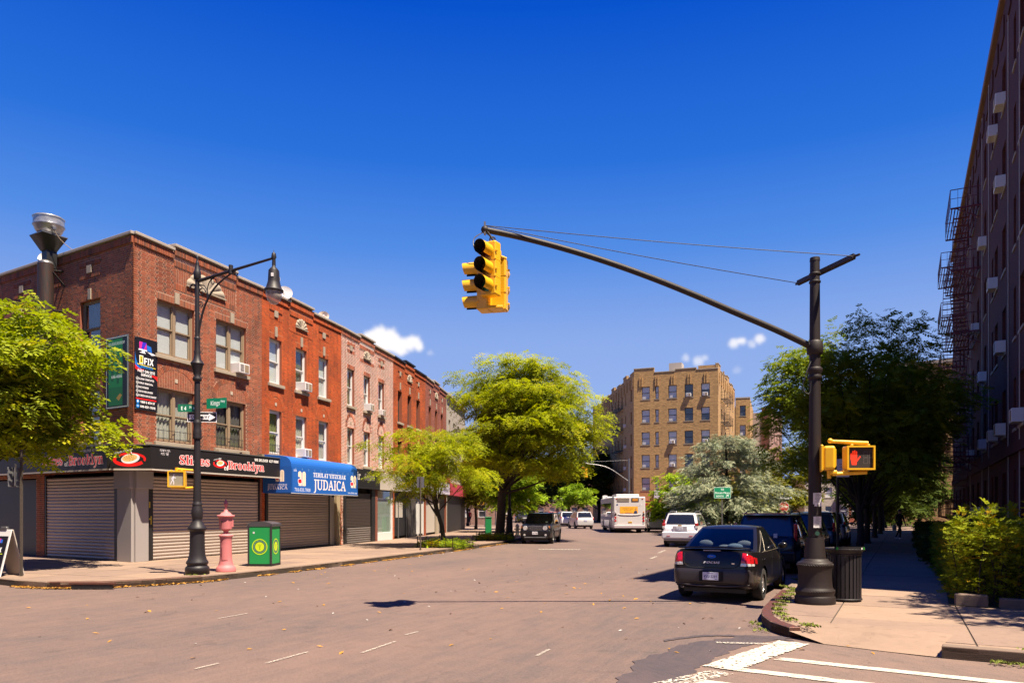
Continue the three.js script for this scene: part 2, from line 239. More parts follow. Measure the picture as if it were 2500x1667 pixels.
stripe([5.2, 27.9], [5.7, 29.4], .13, wornThin[1], 'lane_dash', 'very faint white lane dash nearer the black sedan', .012);
stripe([1.2, 34.8], [3.2, 34.5], .6, wornThin[0], 'lane_arrow', 'worn white remains of a painted lane arrow before the black off-roader', .012);
[[-1.9, 9.4, .9, 14], [-2.9, 8.75, .8, 9], [-3.6, 8.45, .35, 5], [-1.55, 10.75, .35, 3], [-4.9, 12.4, .7, 8], [.3, 9.2, .5, 10]].forEach(([x, z, L, a], i) => stripe([x, z], [x + L * Math.cos((62 + .6 * a) * deg), z + L * Math.sin((62 + .6 * a) * deg)], .05, wornThin[i % 2], 'paint_streak', ['thin worn white streak on the asphalt before the green bin', 'second thin worn white streak on the open asphalt', 'tiny worn white dab on the open asphalt', 'small white dab under the hanging signal shadow', 'faint pale streak near the corner kerb', 'faint pale streak in the middle of the road'][i], .012));

// fallen yellow leaves and weeds
function scatter(name, label, category, pts, geo, mat, sz) { const im = new THREE.InstancedMesh(geo, mat, pts.length), r = rng(pts.length * 7 + 3), d = new THREE.Object3D(); pts.forEach((p, i) => { d.position.set(p[0], p[2], -p[1]); d.rotation.set((r() - .5) * (p[3] ?? .7), r() * 6.28, (r() - .5) * (p[3] ?? .7)); d.scale.setScalar(sz * (.6 + .8 * r())); d.updateMatrix(); im.setMatrixAt(i, d.matrix); im.setColorAt(i, new THREE.Color().setHSL(0, 0, .6 + .4 * r())); }); im.name = numbered(name); im.castShadow = im.receiveShadow = true; im.userData = { label, category, kind: 'stuff' }; scene.add(im); return im; }
const leafFlat = new THREE.BufferGeometry(); leafFlat.setAttribute('position', new THREE.Float32BufferAttribute([-.5, 0, 0, 0, .05, .25, .5, 0, 0, -.5, 0, 0, .5, 0, 0, 0, .05, -.25], 3)); leafFlat.computeVertexNormals();
{ const r = rng(77), pts = []; const along = (line, n, off, sp, f) => { for (let i = 0; i < n; i++) { const t = r() * (line.length - 1), k = t | 0, a = line[k], b = line[k + 1], u = t - k, dx = b[0] - a[0], dz = b[1] - a[1], L = Math.hypot(dx, dz), o = off + Math.abs(r() + r() - 1) * sp, x = lerp(a[0], b[0], u) + dz / L * o, z = lerp(a[1], b[1], u) - dx / L * o; if (f(x, z, r)) pts.push([x, z, .015 + .015 * r()]); } };
  along(kerbL.slice(18, 62), 7000, .01, .22, (x, z) => fbm(x * .8, z * .8, 2) > -.05 || (z < 18.4 && r() < .6));
  for (let i = 0; i < 150; i++) pts.push([-9 + 14 * r(), 9 + 16 * r(), .012]);
  scatter('leaf_litter', 'yellow fallen leaves gathered along the kerb gutter', 'leaves', pts, leafFlat, M.leafLitter, .085);
  const bits = []; for (let i = 0; i < 34; i++) bits.push([-7 + 11 * r(), 9 + 13 * r(), .01]); for (let i = 0; i < 26; i++) { const t = (26 + r() * 30) | 0; bits.push([kerbL[t][0] + .25 + .2 * r(), kerbL[t][1] - .1, .02]); }
  scatter('paper_scraps', 'small white scraps of paper littering the road', 'litter', bits, leafFlat, M.paintWhite, .055);
  const w = []; const tuft = (x, z, n, sx, sz, y) => { for (let i = 0; i < n; i++) w.push([x + (r() - .5) * sx, z + (r() - .5) * sz, y, 2.2]); };
  kerbR1.forEach((p, i) => tuft(p[0] + .3, p[1] + .05, 90, .2, .3, .18)); kerbR2.slice(0, 2).forEach(p => tuft(p[0] + .25, p[1], 160, .16, 1.4, .18));
  tuft(3.78, 11.6, 40, .16, .35, .06); tuft(3.7, 11.1, 26, .2, .3, .03);
  for (let t = .6; t < 3.4; t += .12) tuft(rampB[0] + .855 * t - .09, rampB[1] - .518 * t - .12, 26, .16, .14, .045);
  for (const t of [.9, 1.2]) tuft(5.3 + t, 9.3 - t * .5, 10, .5, .1, .17); tuft(-8.1, 18.95, 40, .5, .2, .18);
  scatter('weeds', 'bright green weeds growing along the corner kerb', 'weeds', w, leafFlat, M.weeds, .05);
}
// ---------- facades ----------
const frameOf = (group, X, Z, dx, dz) => { const L = Math.hypot(dx, dz), u = new THREE.Vector3(dx / L, 0, -dz / L), y = new THREE.Vector3(0, 1, 0), n = u.clone().cross(y); const w = new THREE.Matrix4().makeBasis(u, y, n).setPosition(X, 0, -Z); group.updateMatrixWorld(true); return { group, m: group.matrixWorld.clone().invert().multiply(w) }; };
const put = (fr, o) => { o.applyMatrix4(fr.m); fr.group.add(o); return o; };
const grp = name => { const g = new THREE.Group(); g.name = name; return g; };
const tones = (base, spread, n = 8, seed = 3) => { const r = rng(seed), out = []; for (let i = 0; i < n; i++) { const k = 1 + spread * (r() * 2 - 1), h = spread * .5 * (r() - .5); out.push(rgb(base[0] * k * (1 + h), base[1] * k * (1 - h), base[2] * k * (1 - h * 2))); } return out; };

// a brick front in its own plane: mortar wall with openings, bricks laid in Flemish bond, arches, soldier courses
function brickwork(fr, o) {
  const r = rng(o.seed ?? 5), bag = new Bag(), soot = (x, y) => clamp(1 + .5 * fbm(x * .55 + (o.seed ?? 1) * 9, y * .4, 4) - (fbm(x * 2.2, y * .25 + 3, 3) > .28 ? .12 : 0), .55, 1.3), pick = () => o.tones[(r() * o.tones.length) | 0], singles = [];
  const { x0, x1, y0, y1 } = o, c = .0716, bh = c - o.joint, sl = .213, hl = .102, j = o.joint;
  const i0 = o.inset?.[0] ?? 0, i1 = o.inset?.[1] ?? 0, sh = new THREE.Shape([[x0 + i0, y0], [x1 - i1, y0], [x1 - i1, y1], [x0 + i0, y1]].map(p => new THREE.Vector2(...p)));
  for (const q of o.openings) sh.holes.push(new THREE.Path([[q.x0, q.y0], [q.x0, q.y1], [q.x1, q.y1], [q.x1, q.y0]].map(p => new THREE.Vector2(...p))));
  const wg = new THREE.ExtrudeGeometry(sh, { depth: .3, bevelEnabled: false }).translate(0, 0, -.31);
  const wall = mesh(o.name ?? 'wall', wg, [o.mortar, o.reveal]);
  const holes = [...o.openings.map(q => ({ ...q })), ...(o.skips ?? [])];
  for (let k = 0, y = y0 + .01; y + bh < y1; k++, y += c) {
    let x = x0 - (k % 2 ? sl / 2 + hl / 2 + j : 0) - r() * .01, odd = k % 2;
    while (x < x1) {
      const L = odd % 2 ? hl : sl, hd = odd % 2; odd++;
      let segs = [[Math.max(x, x0 + .002), Math.min(x + L, x1 - .002)]];
      for (const h of holes) {
        let a = h.x0, b = h.x1;
        if (h.ry) { const t = (y + bh / 2 - h.cy) / h.ry; if (t < 0 || t > 1) continue; const w = h.rx * Math.sqrt(1 - t * t); a = h.cx - w; b = h.cx + w; }
        else if (y + bh < h.y0 + .02 || y > h.y1 - .02) continue;
        segs = segs.flatMap(s => s[1] <= a || s[0] >= b ? [s] : [[s[0], a - .004], [b + .004, s[1]]]);
      }
      for (const s of segs) if (s[1] - s[0] > .03) { const d = .006 + .004 * r(), col = hd && r() < .45 ? o.dark[(r() * o.dark.length) | 0] : pick(), e = [(s[0] + s[1]) / 2, y + bh / 2, -.012 + d / 2, s[1] - s[0], bh, d, col]; e[6] = o.single && singles.length < 300 && o.single(e[0], e[1], hd) ? col : col.clone().multiplyScalar(soot(e[0], e[1])); if (o.single && singles.length < 300 && Math.abs(s[1] - s[0] - L) < .004 && o.single(e[0], e[1], hd)) singles.push(e); else bag.add(...e); }
      x += L + j;
    }
  }
  // soldier courses: [x0, x1, y0, height, proud]
  for (const [a, b, y, h, pr = .0] of o.soldiers ?? []) { const n = Math.max(1, Math.round((b - a) / c)), w = (b - a) / n; for (let i = 0; i < n; i++) bag.add(a + (i + .5) * w, y + h / 2, pr / 2 - .0105, w - j, h - .006, .012 + pr, r() < .25 ? o.dark[(r() * o.dark.length) | 0] : pick()); }
  // stacked headers inside a rectangle or under an arch: {x0,x1,y0,y1} or {cx,cy,rx,ry}
  for (const q of o.stacked ?? []) { const a = q.ry ? q.cx - q.rx : q.x0, b = q.ry ? q.cx + q.rx : q.x1, ya = q.ry ? q.cy : q.y0, yb = q.ry ? q.cy + q.ry : q.y1, n = Math.round((b - a) / .112), w = (b - a) / n; for (let y = ya + .008; y + bh < yb; y += c) for (let i = 0; i < n; i++) { let u = a + i * w, v = u + w - j; if (q.ry) { const t = (y + bh / 2 - q.cy) / q.ry, hw = q.rx * Math.sqrt(Math.max(0, 1 - t * t)); u = Math.max(u, q.cx - hw); v = Math.min(v, q.cx + hw); } if ((q.cut && (u + v) / 2 > q.cut[0] && (u + v) / 2 < q.cut[1] && y + bh > q.cut[2] && y < q.cut[3])) continue; if (v - u > .025) bag.add((u + v) / 2, y + bh / 2, -.0105, v - u, bh, .012, pick()); } }
  for (const q of o.arches ?? []) { // ring of bricks on edge round a blind arch
    const mx = q.rx + .105, my = q.ry + .105, n = Math.round(Math.PI * (mx + my) / 2 / c); for (let i = 0; i < n; i++) { const t = Math.PI * (i + .5) / n, nx = Math.cos(t) / mx, ny = Math.sin(t) / my; bag.add(q.cx + mx * Math.cos(t), q.cy + my * Math.sin(t), -.006, c - j, .2, .018, r() < .2 ? o.dark[0] : pick(), Math.atan2(ny, nx) - Math.PI / 2); }
    bag.add(q.cx, q.cy + q.ry * .45, .004, .12, .13, .02, rgb(.42, .35, .27));
  }
  const bw = mesh('brickwork', bag.geo(), brickMat, wall); bw.userData.kind = 'stuff';
  if (singles.length) { const gS = new Map(), mats = new Map(); for (const e of singles) { const key = e[3].toFixed(2); if (!gS.has(key)) gS.set(key, new THREE.BoxGeometry(e[3], bh, .01)); const mk = e[6].getHexString(); if (!mats.has(mk)) mats.set(mk, new THREE.MeshStandardMaterial({ color: e[6], roughness: .92 })); mesh('brick', gS.get(key), mats.get(mk), wall, [e[0], e[1], -.0095]); } }
  return put(fr, wall);
}
const arcSkip = q => ({ cx: q.cx, cy: q.cy, rx: q.rx + .21, ry: q.ry + .21, x0: q.cx - q.rx, x1: q.cx + q.rx });

function sash(fr, q, o = {}) { // a pair (or two pairs) of sliding sashes set back in the wall
  const w = grp('window'), fm = o.frame ?? M.white, z = o.z ?? -.17, f = o.f ?? .06, W = q.x1 - q.x0, H = q.y1 - q.y0, n = o.leaves ?? 1, fg = [];
  fg.push(box(f, H, .1, f / 2, H / 2, 0), box(f, H, .1, W - f / 2, H / 2, 0), box(W - 2 * f, f, .1, W / 2, H - f / 2, 0), box(W - 2 * f, f, .1, W / 2, f / 2, 0));
  const lw = (W - 2 * f - (n - 1) * .12) / n, frame = [];
  for (let k = 0; k < n; k++) {
    const x = f + k * (lw + .12); if (k) fg.push(box(.12, H - 2 * f, .11, x - .06, H / 2, 0));
    const h2 = (H - 2 * f) / 2, s = .04;
    for (const [yy, zz] of [[f, -.028], [f + h2, .012]]) {
      fg.push(box(s, h2, .035, x + s / 2, yy + h2 / 2, zz), box(s, h2, .035, x + lw - s / 2, yy + h2 / 2, zz), box(lw - 2 * s, s, .034, x + lw / 2, yy + s / 2, zz), box(lw - 2 * s, s, .034, x + lw / 2, yy + h2 - s / 2, zz));
      mesh('pane', box(lw - 2 * s, h2 - 2 * s, .004, x + lw / 2, yy + h2 / 2, zz), M.glass, w);
    }
    const b = o.inside ?? 'blind';
    if (b === 'blind') mesh('blind', box(lw, H * (o.drop ?? .98), .012, x + lw / 2, H - H * (o.drop ?? .98) / 2 - .03, -.065), M.blind, w);
    if (b === 'curtain' || b === 'green' || b === 'dark') { const g = new THREE.PlaneGeometry(lw, H, 24, 1), p = g.attributes.position; for (let i = 0; i < p.count; i++) p.setZ(i, .022 * Math.sin(p.getX(i) * 38 + k) + .012 * Math.sin(p.getX(i) * 91)); g.computeVertexNormals(); g.translate(x + lw / 2, H / 2, -.09); mesh('curtain', g, { curtain: M.curtain, green: M.curtainGreen, dark: M.curtainDark }[b], w); }
  }
  mesh('frame', merge(fg), fm, w);
  if (o.sill !== false) mesh('sill', rbox(W + .24, .13, .24, .012, W / 2, -.067, -z + -.03), M.stone, w);
  if (o.rail) { const g = []; for (let i = 0; i <= 6; i++) g.push(rod([W * .08 + i * W * .14, .02, .1], [W * .08 + i * W * .14, .45, .1], .008, .008, 6)); g.push(rod([W * .05, .14, .1], [W * .95, .14, .1], .009), rod([W * .05, .4, .1], [W * .95, .4, .1], .009)); mesh('guard_rail', merge(g), M.black, w); }
  w.position.set(q.x0, q.y0, z); return put(fr, w);
}
function acUnit(fr, x, y, label, group = 'window air conditioners', s = 1) { // a window air conditioner, resting on a sill
  const g = grp(numbered('air_conditioner'));
  mesh('case', rbox(.58 * s, .38 * s, .5 * s, .02, 0, .19 * s, 0), M.white, g);
  const sl = []; for (let i = 0; i < 7; i++) sl.push(box(.2 * s, .012, .02, -.14 * s, (.08 + i * .04) * s, .252 * s)); mesh('louvres', merge(sl), M.offwhite, g);
  mesh('grille', box(.22 * s, .28 * s, .012, .12 * s, .19 * s, .252 * s), M.tan, g);
  g.position.set(x, y, .02); g.applyMatrix4(fr.m); g.applyMatrix4(fr.group.matrixWorld); scene.add(g); tag(g, label, 'air conditioner', group); return g;
}
function shell(fr, cx, cy, R, W = R, flutes = 7) { // fluted half-shell ornament
  const g = new THREE.BufferGeometry(), N = flutes * 10, K = 8, p = [], ix = [];
  for (let k = 0; k <= K; k++) for (let i = 0; i <= N; i++) { const a = Math.PI * i / N, t = k / K, f = Math.abs(Math.sin(a * flutes)), rr = t * (1 - .05 * (1 - f) * t), z = .035 + (t > .15 ? .055 * (f - .35) * t : .03) + (t > .9 ? .02 : 0); p.push(Math.cos(a) * rr * W, Math.sin(a) * rr * R, t === 1 ? .0 : z); }
  for (let k = 0; k < K; k++) for (let i = 0; i < N; i++) { const a = k * (N + 1) + i, b = a + 1, c = a + N + 1; ix.push(a, c, b, b, c, c + 1); }
  g.setAttribute('position', new THREE.Float32BufferAttribute(p, 3)); g.setIndex(ix); g.computeVertexNormals();
  const m = mesh('shell_ornament', plain(g), M.stone); m.add(mesh('base', rbox(2 * W, .05, .08, .01, 0, -.02, .03), M.stone)); m.position.set(cx, cy, .006); return put(fr, m);
}
const slatShape = (() => { const s = new THREE.Shape(), n = 6; s.moveTo(-.012, 0); for (let i = 0; i <= n; i++) s.lineTo(.016 * Math.sin(Math.PI * i / n), .07 * i / n + .002); s.lineTo(-.012, .072); return s; })();
function shutter(fr, x0, x1, y0, y1, z, mat = M.shutter, slat = .112) { // roll-down shutter of separate slats in side rails
  const g = grp('shutter'), W = x1 - x0 - .16, geo = new THREE.ExtrudeGeometry(slatShape, { depth: W, bevelEnabled: false }).rotateY(-Math.PI / 2).scale(1, slat / .0735, 1.5);
  const b = new THREE.Box3().setFromBufferAttribute(geo.attributes.position); geo.translate(-(b.min.x + b.max.x) / 2, 0, 0); geo.computeVertexNormals();
  const n = Math.floor((y1 - y0) / slat), rs = rng(Math.round(x1 * 100)), tints = [.86, .95, 1, 1.06].map(k => { const m = mat.clone(); m.color.multiplyScalar(k); return m; }); for (let i = 0; i < n; i++) mesh('slat', geo, tints[(rs() * 4) | 0], g, [(x0 + x1) / 2, y0 + i * slat, z]);
  for (const x of [x0 + .04, x1 - .04]) mesh('rail', rbox(.08, y1 - y0, .09, .008, x, (y0 + y1) / 2, z), M.black, g);
  mesh('bottom_bar', rbox(W, .05, .045, .008, (x0 + x1) / 2, y0 - .01, z), M.black, g);
  return put(fr, g);
}
const panel = (fr, name, x0, x1, y0, y1, z, t, mat, bev = .01) => put(fr, mesh(name, rbox(x1 - x0, y1 - y0, t, Math.min(bev, t / 2.1), (x0 + x1) / 2, (y0 + y1) / 2, z), mat));
function printed(fr, name, x0, x1, y0, y1, z, W, H, draw, mat = {}) { const t = canvasTex(W, H, draw); return put(fr, mesh(name, new THREE.PlaneGeometry(x1 - x0, y1 - y0).translate((x0 + x1) / 2, (y0 + y1) / 2, z), new THREE.MeshStandardMaterial({ map: t, roughness: .6, ...mat }))); }
function txt(c, s, x, y, font, fill, o = {}) { c.save(); c.font = font; c.fillStyle = fill; c.textAlign = o.align ?? 'left'; c.textBaseline = 'alphabetic'; c.translate(x, y); if (o.rot) c.rotate(o.rot); c.scale(o.fit ? o.fit / c.measureText(s).width : o.sx ?? 1, o.sy ?? 1); if (o.stroke) { c.lineWidth = o.lw ?? 6; c.strokeStyle = o.stroke; c.lineJoin = 'round'; c.strokeText(s, 0, 0); } c.fillText(s, 0, 0); c.restore(); }

// ---------- the brick row on the far corner ----------
const ROW = [[-12.21, 24.02, 19.6, 6.36], [-10.08, 30.02, 15.2, 6.62], [-8.34, 36.4, 12, 6.98], [-6.89, 43.23, 9.6, 6.64], [-5.78, 49.78, 6.3, 7.07], [-5.0, 56.8, 4.5, 10]];
const rowOf = (i, name, label) => { const [X, Z, th] = ROW[i], g = thing(name, label, 'building', P(X, Z), (90 - th) * deg); return frameOf(g, X, Z, Math.sin(th * deg), Math.cos(th * deg)); };
function core(fr, W, H, D, front = -.9) { put(fr, mesh('interior', box(W - .1, H - .9, D - 1, W / 2, (H - .9) / 2, front - (D - 1) / 2), M.room)); put(fr, mesh('roof_deck', box(W - .04, .12, D, W / 2, H - .75, -D / 2 - .32), M.kerb)); }
function coping(fr, x0, x1, H, raise, mat = M.coping) { // stepped parapet cap
  const put1 = (a, b, y) => put(fr, mesh('coping', rbox(b - a - .006, .1, .42, .015, (a + b) / 2, y + .05, -.1), mat));
  put1(x0, raise[0], H); put1(raise[0], raise[1], H + .16); put1(raise[1], x1, H);
  put(fr, mesh('parapet_block', box(raise[1] - raise[0] - .01, .16, .29, (raise[0] + raise[1]) / 2, H + .08, -.16), mat));
}
const UY = [7.06, 8.92], LY = [4.13, 5.96], HP = 10.72;
const pal = { b1: tones([.27, .078, .036], .3, 10, 1), b1d: tones([.15, .055, .032], .3, 5, 2), b2: tones([.38, .066, .011], .2, 10, 3), b2d: tones([.29, .06, .016], .25, 5, 4), b3: tones([.36, .11, .06], .22, 10, 5), b3d: tones([.20, .06, .035], .2, 4, 6), b4: tones([.37, .066, .008], .18, 8, 7), b5: tones([.27, .075, .045], .2, 8, 8) };
const mort = { b1: std(.42, .25, .175, .95), b2: std(.46, .17, .075, .95), b3: std(.80, .66, .57, .95), b4: std(.42, .14, .04, .95), b5: std(.40, .21, .16, .95) };
const rev = { b1: std(.25, .075, .04, .95) };
const E4 = [-.855, .518];
let fB1, fSide;
{ // corner building with the pizza shop
  const fr = fB1 = rowOf(0, 'brick_building', 'corner red brick building with a wraparound black shop canopy and shuttered front'), W = 6.36;
  const up = [{ x0: .98, x1: 2.68, y0: UY[0], y1: UY[1] }, { x0: 3.76, x1: 5.43, y0: UY[0], y1: UY[1] }], lo = [{ x0: .95, x1: 2.68, y0: LY[0], y1: LY[1] }, { x0: 3.76, x1: 5.4, y0: LY[0], y1: LY[1] }];
  const shop = { x0: .55, x1: 6.26, y0: .0, y1: 3.1 }, arcs = lo.map(q => ({ cx: (q.x0 + q.x1) / 2, cy: LY[1] + .015, rx: .84, ry: .66 }));
  const pan = { x0: 1.72, x1: 4.82, y0: 9.62, y1: 10.36 };
  brickwork(fr, { x0: 0, x1: W, y0: .0, y1: HP, joint: .0165, tones: pal.b1, dark: pal.b1d, mortar: mort.b1, reveal: rev.b1, openings: [...up, ...lo, shop], seed: 4, inset: [.085, 0],
    skips: [...arcs.map(arcSkip), ...up.map(q => ({ x0: q.x0 - .05, x1: q.x1 + .05, y0: q.y1, y1: q.y1 + .215 })), { x0: 0, x1: W, y0: 10.3 + .14, y1: HP }, { ...pan, y0: pan.y0 - .2, y1: pan.y1 + .08 }],
    soldiers: [...up.map(q => [q.x0 - .05, q.x1 + .05, q.y1 + .004, .21, .004]), [.02, 1.7, 10.46, .21, .055], [1.71, 4.83, 10.6, .21, .06], [4.84, W - .01, 10.46, .21, .055], [pan.x0, pan.x1, pan.y1 - .13, .2, .03], [pan.x0, pan.x1, pan.y0 - .19, .2, .012]],
    stacked: [...arcs, { ...pan, y1: pan.y1 - .13 }], arches: arcs, single: (x, y) => x < .95 && y > 7.5 && y < 10.35 });
  // side wall on the cross street
  const L = 15, fs = fSide = frameOf(fr.group, -12.21 + E4[0] * L, 24.02 + E4[1] * L, -E4[0], -E4[1]), S = u => L - u;
  const sw = [[1.9, 3.12], [6.5, 7.7], [9.6, 10.8]].map(([a, b]) => ({ x0: S(b), x1: S(a), y0: UY[0], y1: 8.96 })), sl = [[1.95, 3.1], [6.5, 7.7], [9.6, 10.8]].map(([a, b]) => ({ x0: S(b), x1: S(a), y0: LY[0], y1: LY[1] }));
  const sp = [[1.9, 3.12], [4.35, 5.5], [6.4, 7.6], [9, 10.2]].map(([a, b]) => ({ x0: S(b), x1: S(a), y0: 9.72, y1: 10.28 })), door = { x0: S(5.45), x1: S(.8), y0: 0, y1: 3.1 }, store = { x0: S(12.5), x1: S(6), y0: 0, y1: 3.0 };
  brickwork(fs, { name: 'side_wall', x0: 0, x1: L, y0: 0, y1: HP, joint: .0165, tones: pal.b1, dark: pal.b1d, mortar: mort.b1, reveal: rev.b1, openings: [...sw, ...sl, door, store], seed: 9, inset: [0, .085],
    skips: [...sw.map(q => ({ x0: q.x0, x1: q.x1, y0: q.y1, y1: q.y1 + .215 })), ...sp, { x0: 0, x1: L, y0: 10.44, y1: HP }],
    soldiers: [...sw.map(q => [q.x0, q.x1, q.y1 + .004, .21, .004]), [.02, L - .02, 10.46, .21, .055], ...sp.flatMap(q => [[q.x0, q.x1, q.y1 - .15, .15, .03], [q.x0, q.x1, q.y0, .12, .02]])], stacked: sp.map(q => ({ ...q, y0: q.y0 + .13, y1: q.y1 - .15 })) });
  for (const q of sp) panel(fs, 'tile_block', (q.x0 + q.x1) / 2 - .14, (q.x0 + q.x1) / 2 + .14, 9.87, 10.14, .02, .05, M.stone);
  for (const q of sw) { sash(fs, q, { frame: M.tan, inside: 'dark' }); panel(fs, 'keystone', (q.x0 + q.x1) / 2 - .09, (q.x0 + q.x1) / 2 + .09, q.y1 + .01, q.y1 + .38, .015, .04, M.stone); }
  for (const q of sl) sash(fs, q, { frame: M.tan, inside: 'curtain' });
  put(fs, mesh('coping', rbox(L, .1, .42, .015, L / 2, HP + .05, -.11), M.coping));
  coping(fr, 0, W, HP, [1.68, 4.86]);
  shell(fr, 3.25, 9.72, .62, .98, 6);
  up.forEach((q, i) => { sash(fr, q, { frame: M.tan, leaves: 2, f: .08, inside: 'blind', drop: i ? .97 : .95 }); panel(fr, 'keystone', (q.x0 + q.x1) / 2 - .1, (q.x0 + q.x1) / 2 + .1, q.y1 + .01, q.y1 + .4, .02, .05, M.stone); });
  lo.forEach((q, i) => sash(fr, q, { frame: M.tan, leaves: 2, f: .09, inside: i ? 'dark' : 'curtain', rail: true }));
  acUnit(fr, 5.0, UY[0] + .02, 'white air conditioner in a tan double window above the black canopy');
  // core of the building
  const cg = mesh('interior', solid([[-12.75, 25.9], [-23.5, 32.5], [-20, 42], [-11.4, 29.9]], 0, 9.7), M.room); cg.applyMatrix4(fr.group.matrixWorld.clone().invert()); fr.group.add(cg);
  const rd = mesh('roof_deck', solid([[-12.3, 24.6], [-24.5, 32], [-22, 42], [-10.6, 30.0]], 9.85, 9.97), M.kerb); rd.applyMatrix4(fr.group.matrixWorld.clone().invert()); fr.group.add(rd);
  // shop front
  const grey = std(.30, .27, .265, .6);
  panel(fr, 'pillar', -.03, .5, .15, 2.78, .055, .13, grey); panel(fr, 'pillar_cap', -.08, .62, 2.52, 3.1, .1, .22, grey);
  panel(fs, 'pillar', L - .74, L + .045, .15, 2.78, .05, .12, grey); panel(fs, 'pillar_cap', L - .8, L + .09, 2.52, 3.1, .09, .2, grey);
  shutter(fr, .72, 6.22, .16, 3.05, -.04); panel(fr, 'post', .53, .72, .15, 3.08, -.02, .14, M.black);
  for (const [x, y, w, h] of [[.60, 1.9, .05, .2], [.66, 1.35, .04, .28], [.61, 1.5, .07, .06]]) panel(fr, 'sticker', x - w / 2, x + w / 2, y, y + h, .056, .006, std(.5, .38, .03, .7), .002);
  shutter(fs, S(5.4), S(1.0), .16, 3.05, -.04); panel(fs, 'post', S(.98), S(.8), .15, 3.08, -.02, .14, M.black);
  panel(fs, 'shop_window', S(12.4), S(6.1), .15, 2.95, -.2, .06, M.black);
  // canopy round the corner
  const fx = .942, fz = -.335, at = (u, p) => [-12.21 + .335 * u + fx * p, 24.02 + .942 * u + fz * p], et = (u, p) => [-12.21 + E4[0] * u - .518 * p, 24.02 + E4[1] * u - .855 * p];
  const out = [et(9.5, .66), et(.34, .66), at(-.09, .82), at(6.42, .82)], wallPts = [at(6.42, .03), at(.02, .03), et(.02, .03), et(9.5, .03)];
  const aw = solid([...out, ...wallPts].reverse(), 3.13, 3.88); aw.applyMatrix4(fr.group.matrixWorld.clone().invert());
  const cano = mesh('canopy', aw, std(.014, .012, .014, .55), fr.group);
  const edge = (a, b, y, h, t, mat, name) => { const g = new THREE.BoxGeometry(Math.hypot(b[0] - a[0], b[1] - a[1]), h, t); const m = mesh(name, g, mat); m.position.copy(P((a[0] + b[0]) / 2, (a[1] + b[1]) / 2, y)); m.rotation.y = Math.atan2(b[1] - a[1], b[0] - a[0]); m.updateMatrix(); m.applyMatrix4(fr.group.matrixWorld.clone().invert()); cano.add(m); return m; };
  for (let i = 0; i < 3; i++) { edge(out[i], out[i + 1], 3.115, .05, .05, M.offwhite, 'canopy_trim'); edge(out[i], out[i + 1], 3.9, .035, .06, M.galv, 'canopy_trim'); }
  for (const p of [at(.1, .5), at(2.2, .45), at(3.2, .5), at(4.6, .5), at(5.6, .55), et(.6, .4)]) { const g = box(.22, .12, .14); const m = mesh('lamp_bracket', g, M.tan); m.position.copy(P(p[0], p[1], 3.95)); m.rotation.y = p[0]; m.updateMatrix(); m.applyMatrix4(fr.group.matrixWorld.clone().invert()); cano.add(m); }
  const face = (a, b, W, H, draw) => { const t = canvasTex(W, H, draw), w = Math.hypot(b[0] - a[0], b[1] - a[1]), m = mesh('canopy_sign', new THREE.PlaneGeometry(w - .02, .72), new THREE.MeshStandardMaterial({ map: t, roughness: .55 })); const nx = (b[1] - a[1]) / w, nz = -(b[0] - a[0]) / w; m.position.copy(P((a[0] + b[0]) / 2 + nx * .006, (a[1] + b[1]) / 2 + nz * .006, 3.505)); m.rotation.y = Math.atan2(b[1] - a[1], b[0] - a[0]); m.updateMatrix(); m.applyMatrix4(fr.group.matrixWorld.clone().invert()); cano.add(m); };
  const pizza = (c, x, y, s) => { c.save(); c.translate(x, y); c.scale(s, s); c.strokeStyle = '#e01010'; c.lineWidth = 26; c.beginPath(); c.ellipse(0, 8, 118, 42, 0, .5, 3.6); c.stroke(); c.lineWidth = 18; c.beginPath(); c.ellipse(6, 4, 118, 42, 0, 3.9, 6.6); c.stroke(); c.fillStyle = '#e8e2ea'; c.beginPath(); c.ellipse(10, 0, 74, 38, -.16, 0, 7); c.fill(); c.fillStyle = '#e0b878'; c.beginPath(); c.ellipse(4, -4, 60, 27, -.16, 0, 7); c.fill(); c.fillStyle = '#b98a45'; for (let i = 0; i < 26; i++) { c.beginPath(); c.arc(4 + 46 * Math.cos(i * 2.4) * Math.sqrt(i / 26), -4 + 19 * Math.sin(i * 2.4) * Math.sqrt(i / 26), 4, 0, 7); c.fill(); } c.strokeStyle = '#eee'; c.lineWidth = 6; for (const k of [-14, 12]) { c.beginPath(); c.moveTo(k, -30); c.bezierCurveTo(k + 22, -46, k - 18, -54, k + 14, -76); c.stroke(); } txt(c, 'KOSHER PIZZERIA', -120, -34, 'bold 17px sans-serif', '#ddd', { rot: -.22 }); c.restore(); };
  face(out[2], out[3], 2048, 228, (c, w, h) => { c.fillStyle = '#161214'; c.fillRect(0, 0, w, h); pizza(c, 975, 118, .82); txt(c, 'Slices', 368, 160, 'bold 128px serif', '#e31b1b', { stroke: '#f4e8e8', lw: 9, fit: 450 }); txt(c, 'of', 1040, 190, 'bold 70px serif', '#f2ecec'); txt(c, 'Brooklyn', 1100, 172, 'bold 128px serif', '#e31b1b', { stroke: '#f4e8e8', lw: 9, fit: 645 }); txt(c, 'WE DELIVER  627-9668', 1565, 54, 'bold 44px sans-serif', '#f4f2ee', { fit: 455 }); c.fillStyle = '#eee8ee'; c.save(); c.translate(110, 26); const heb = [[0, 'ישראל חלב'], [1, 'ישן קמח']]; for (const [k] of heb) for (let i = 0; i < 9 - 2 * k; i++) if (i !== (k ? 3 : 5)) { const x = i * 15 + k * 14, y = k * 34; c.fillRect(x, y, 11, 4); c.fillRect(x + (i % 3 ? 8 : 0), y, 3.4, i % 4 === 2 ? 26 : 20); if (i % 2) c.fillRect(x, y + 16, 10, 4); } c.restore(); });
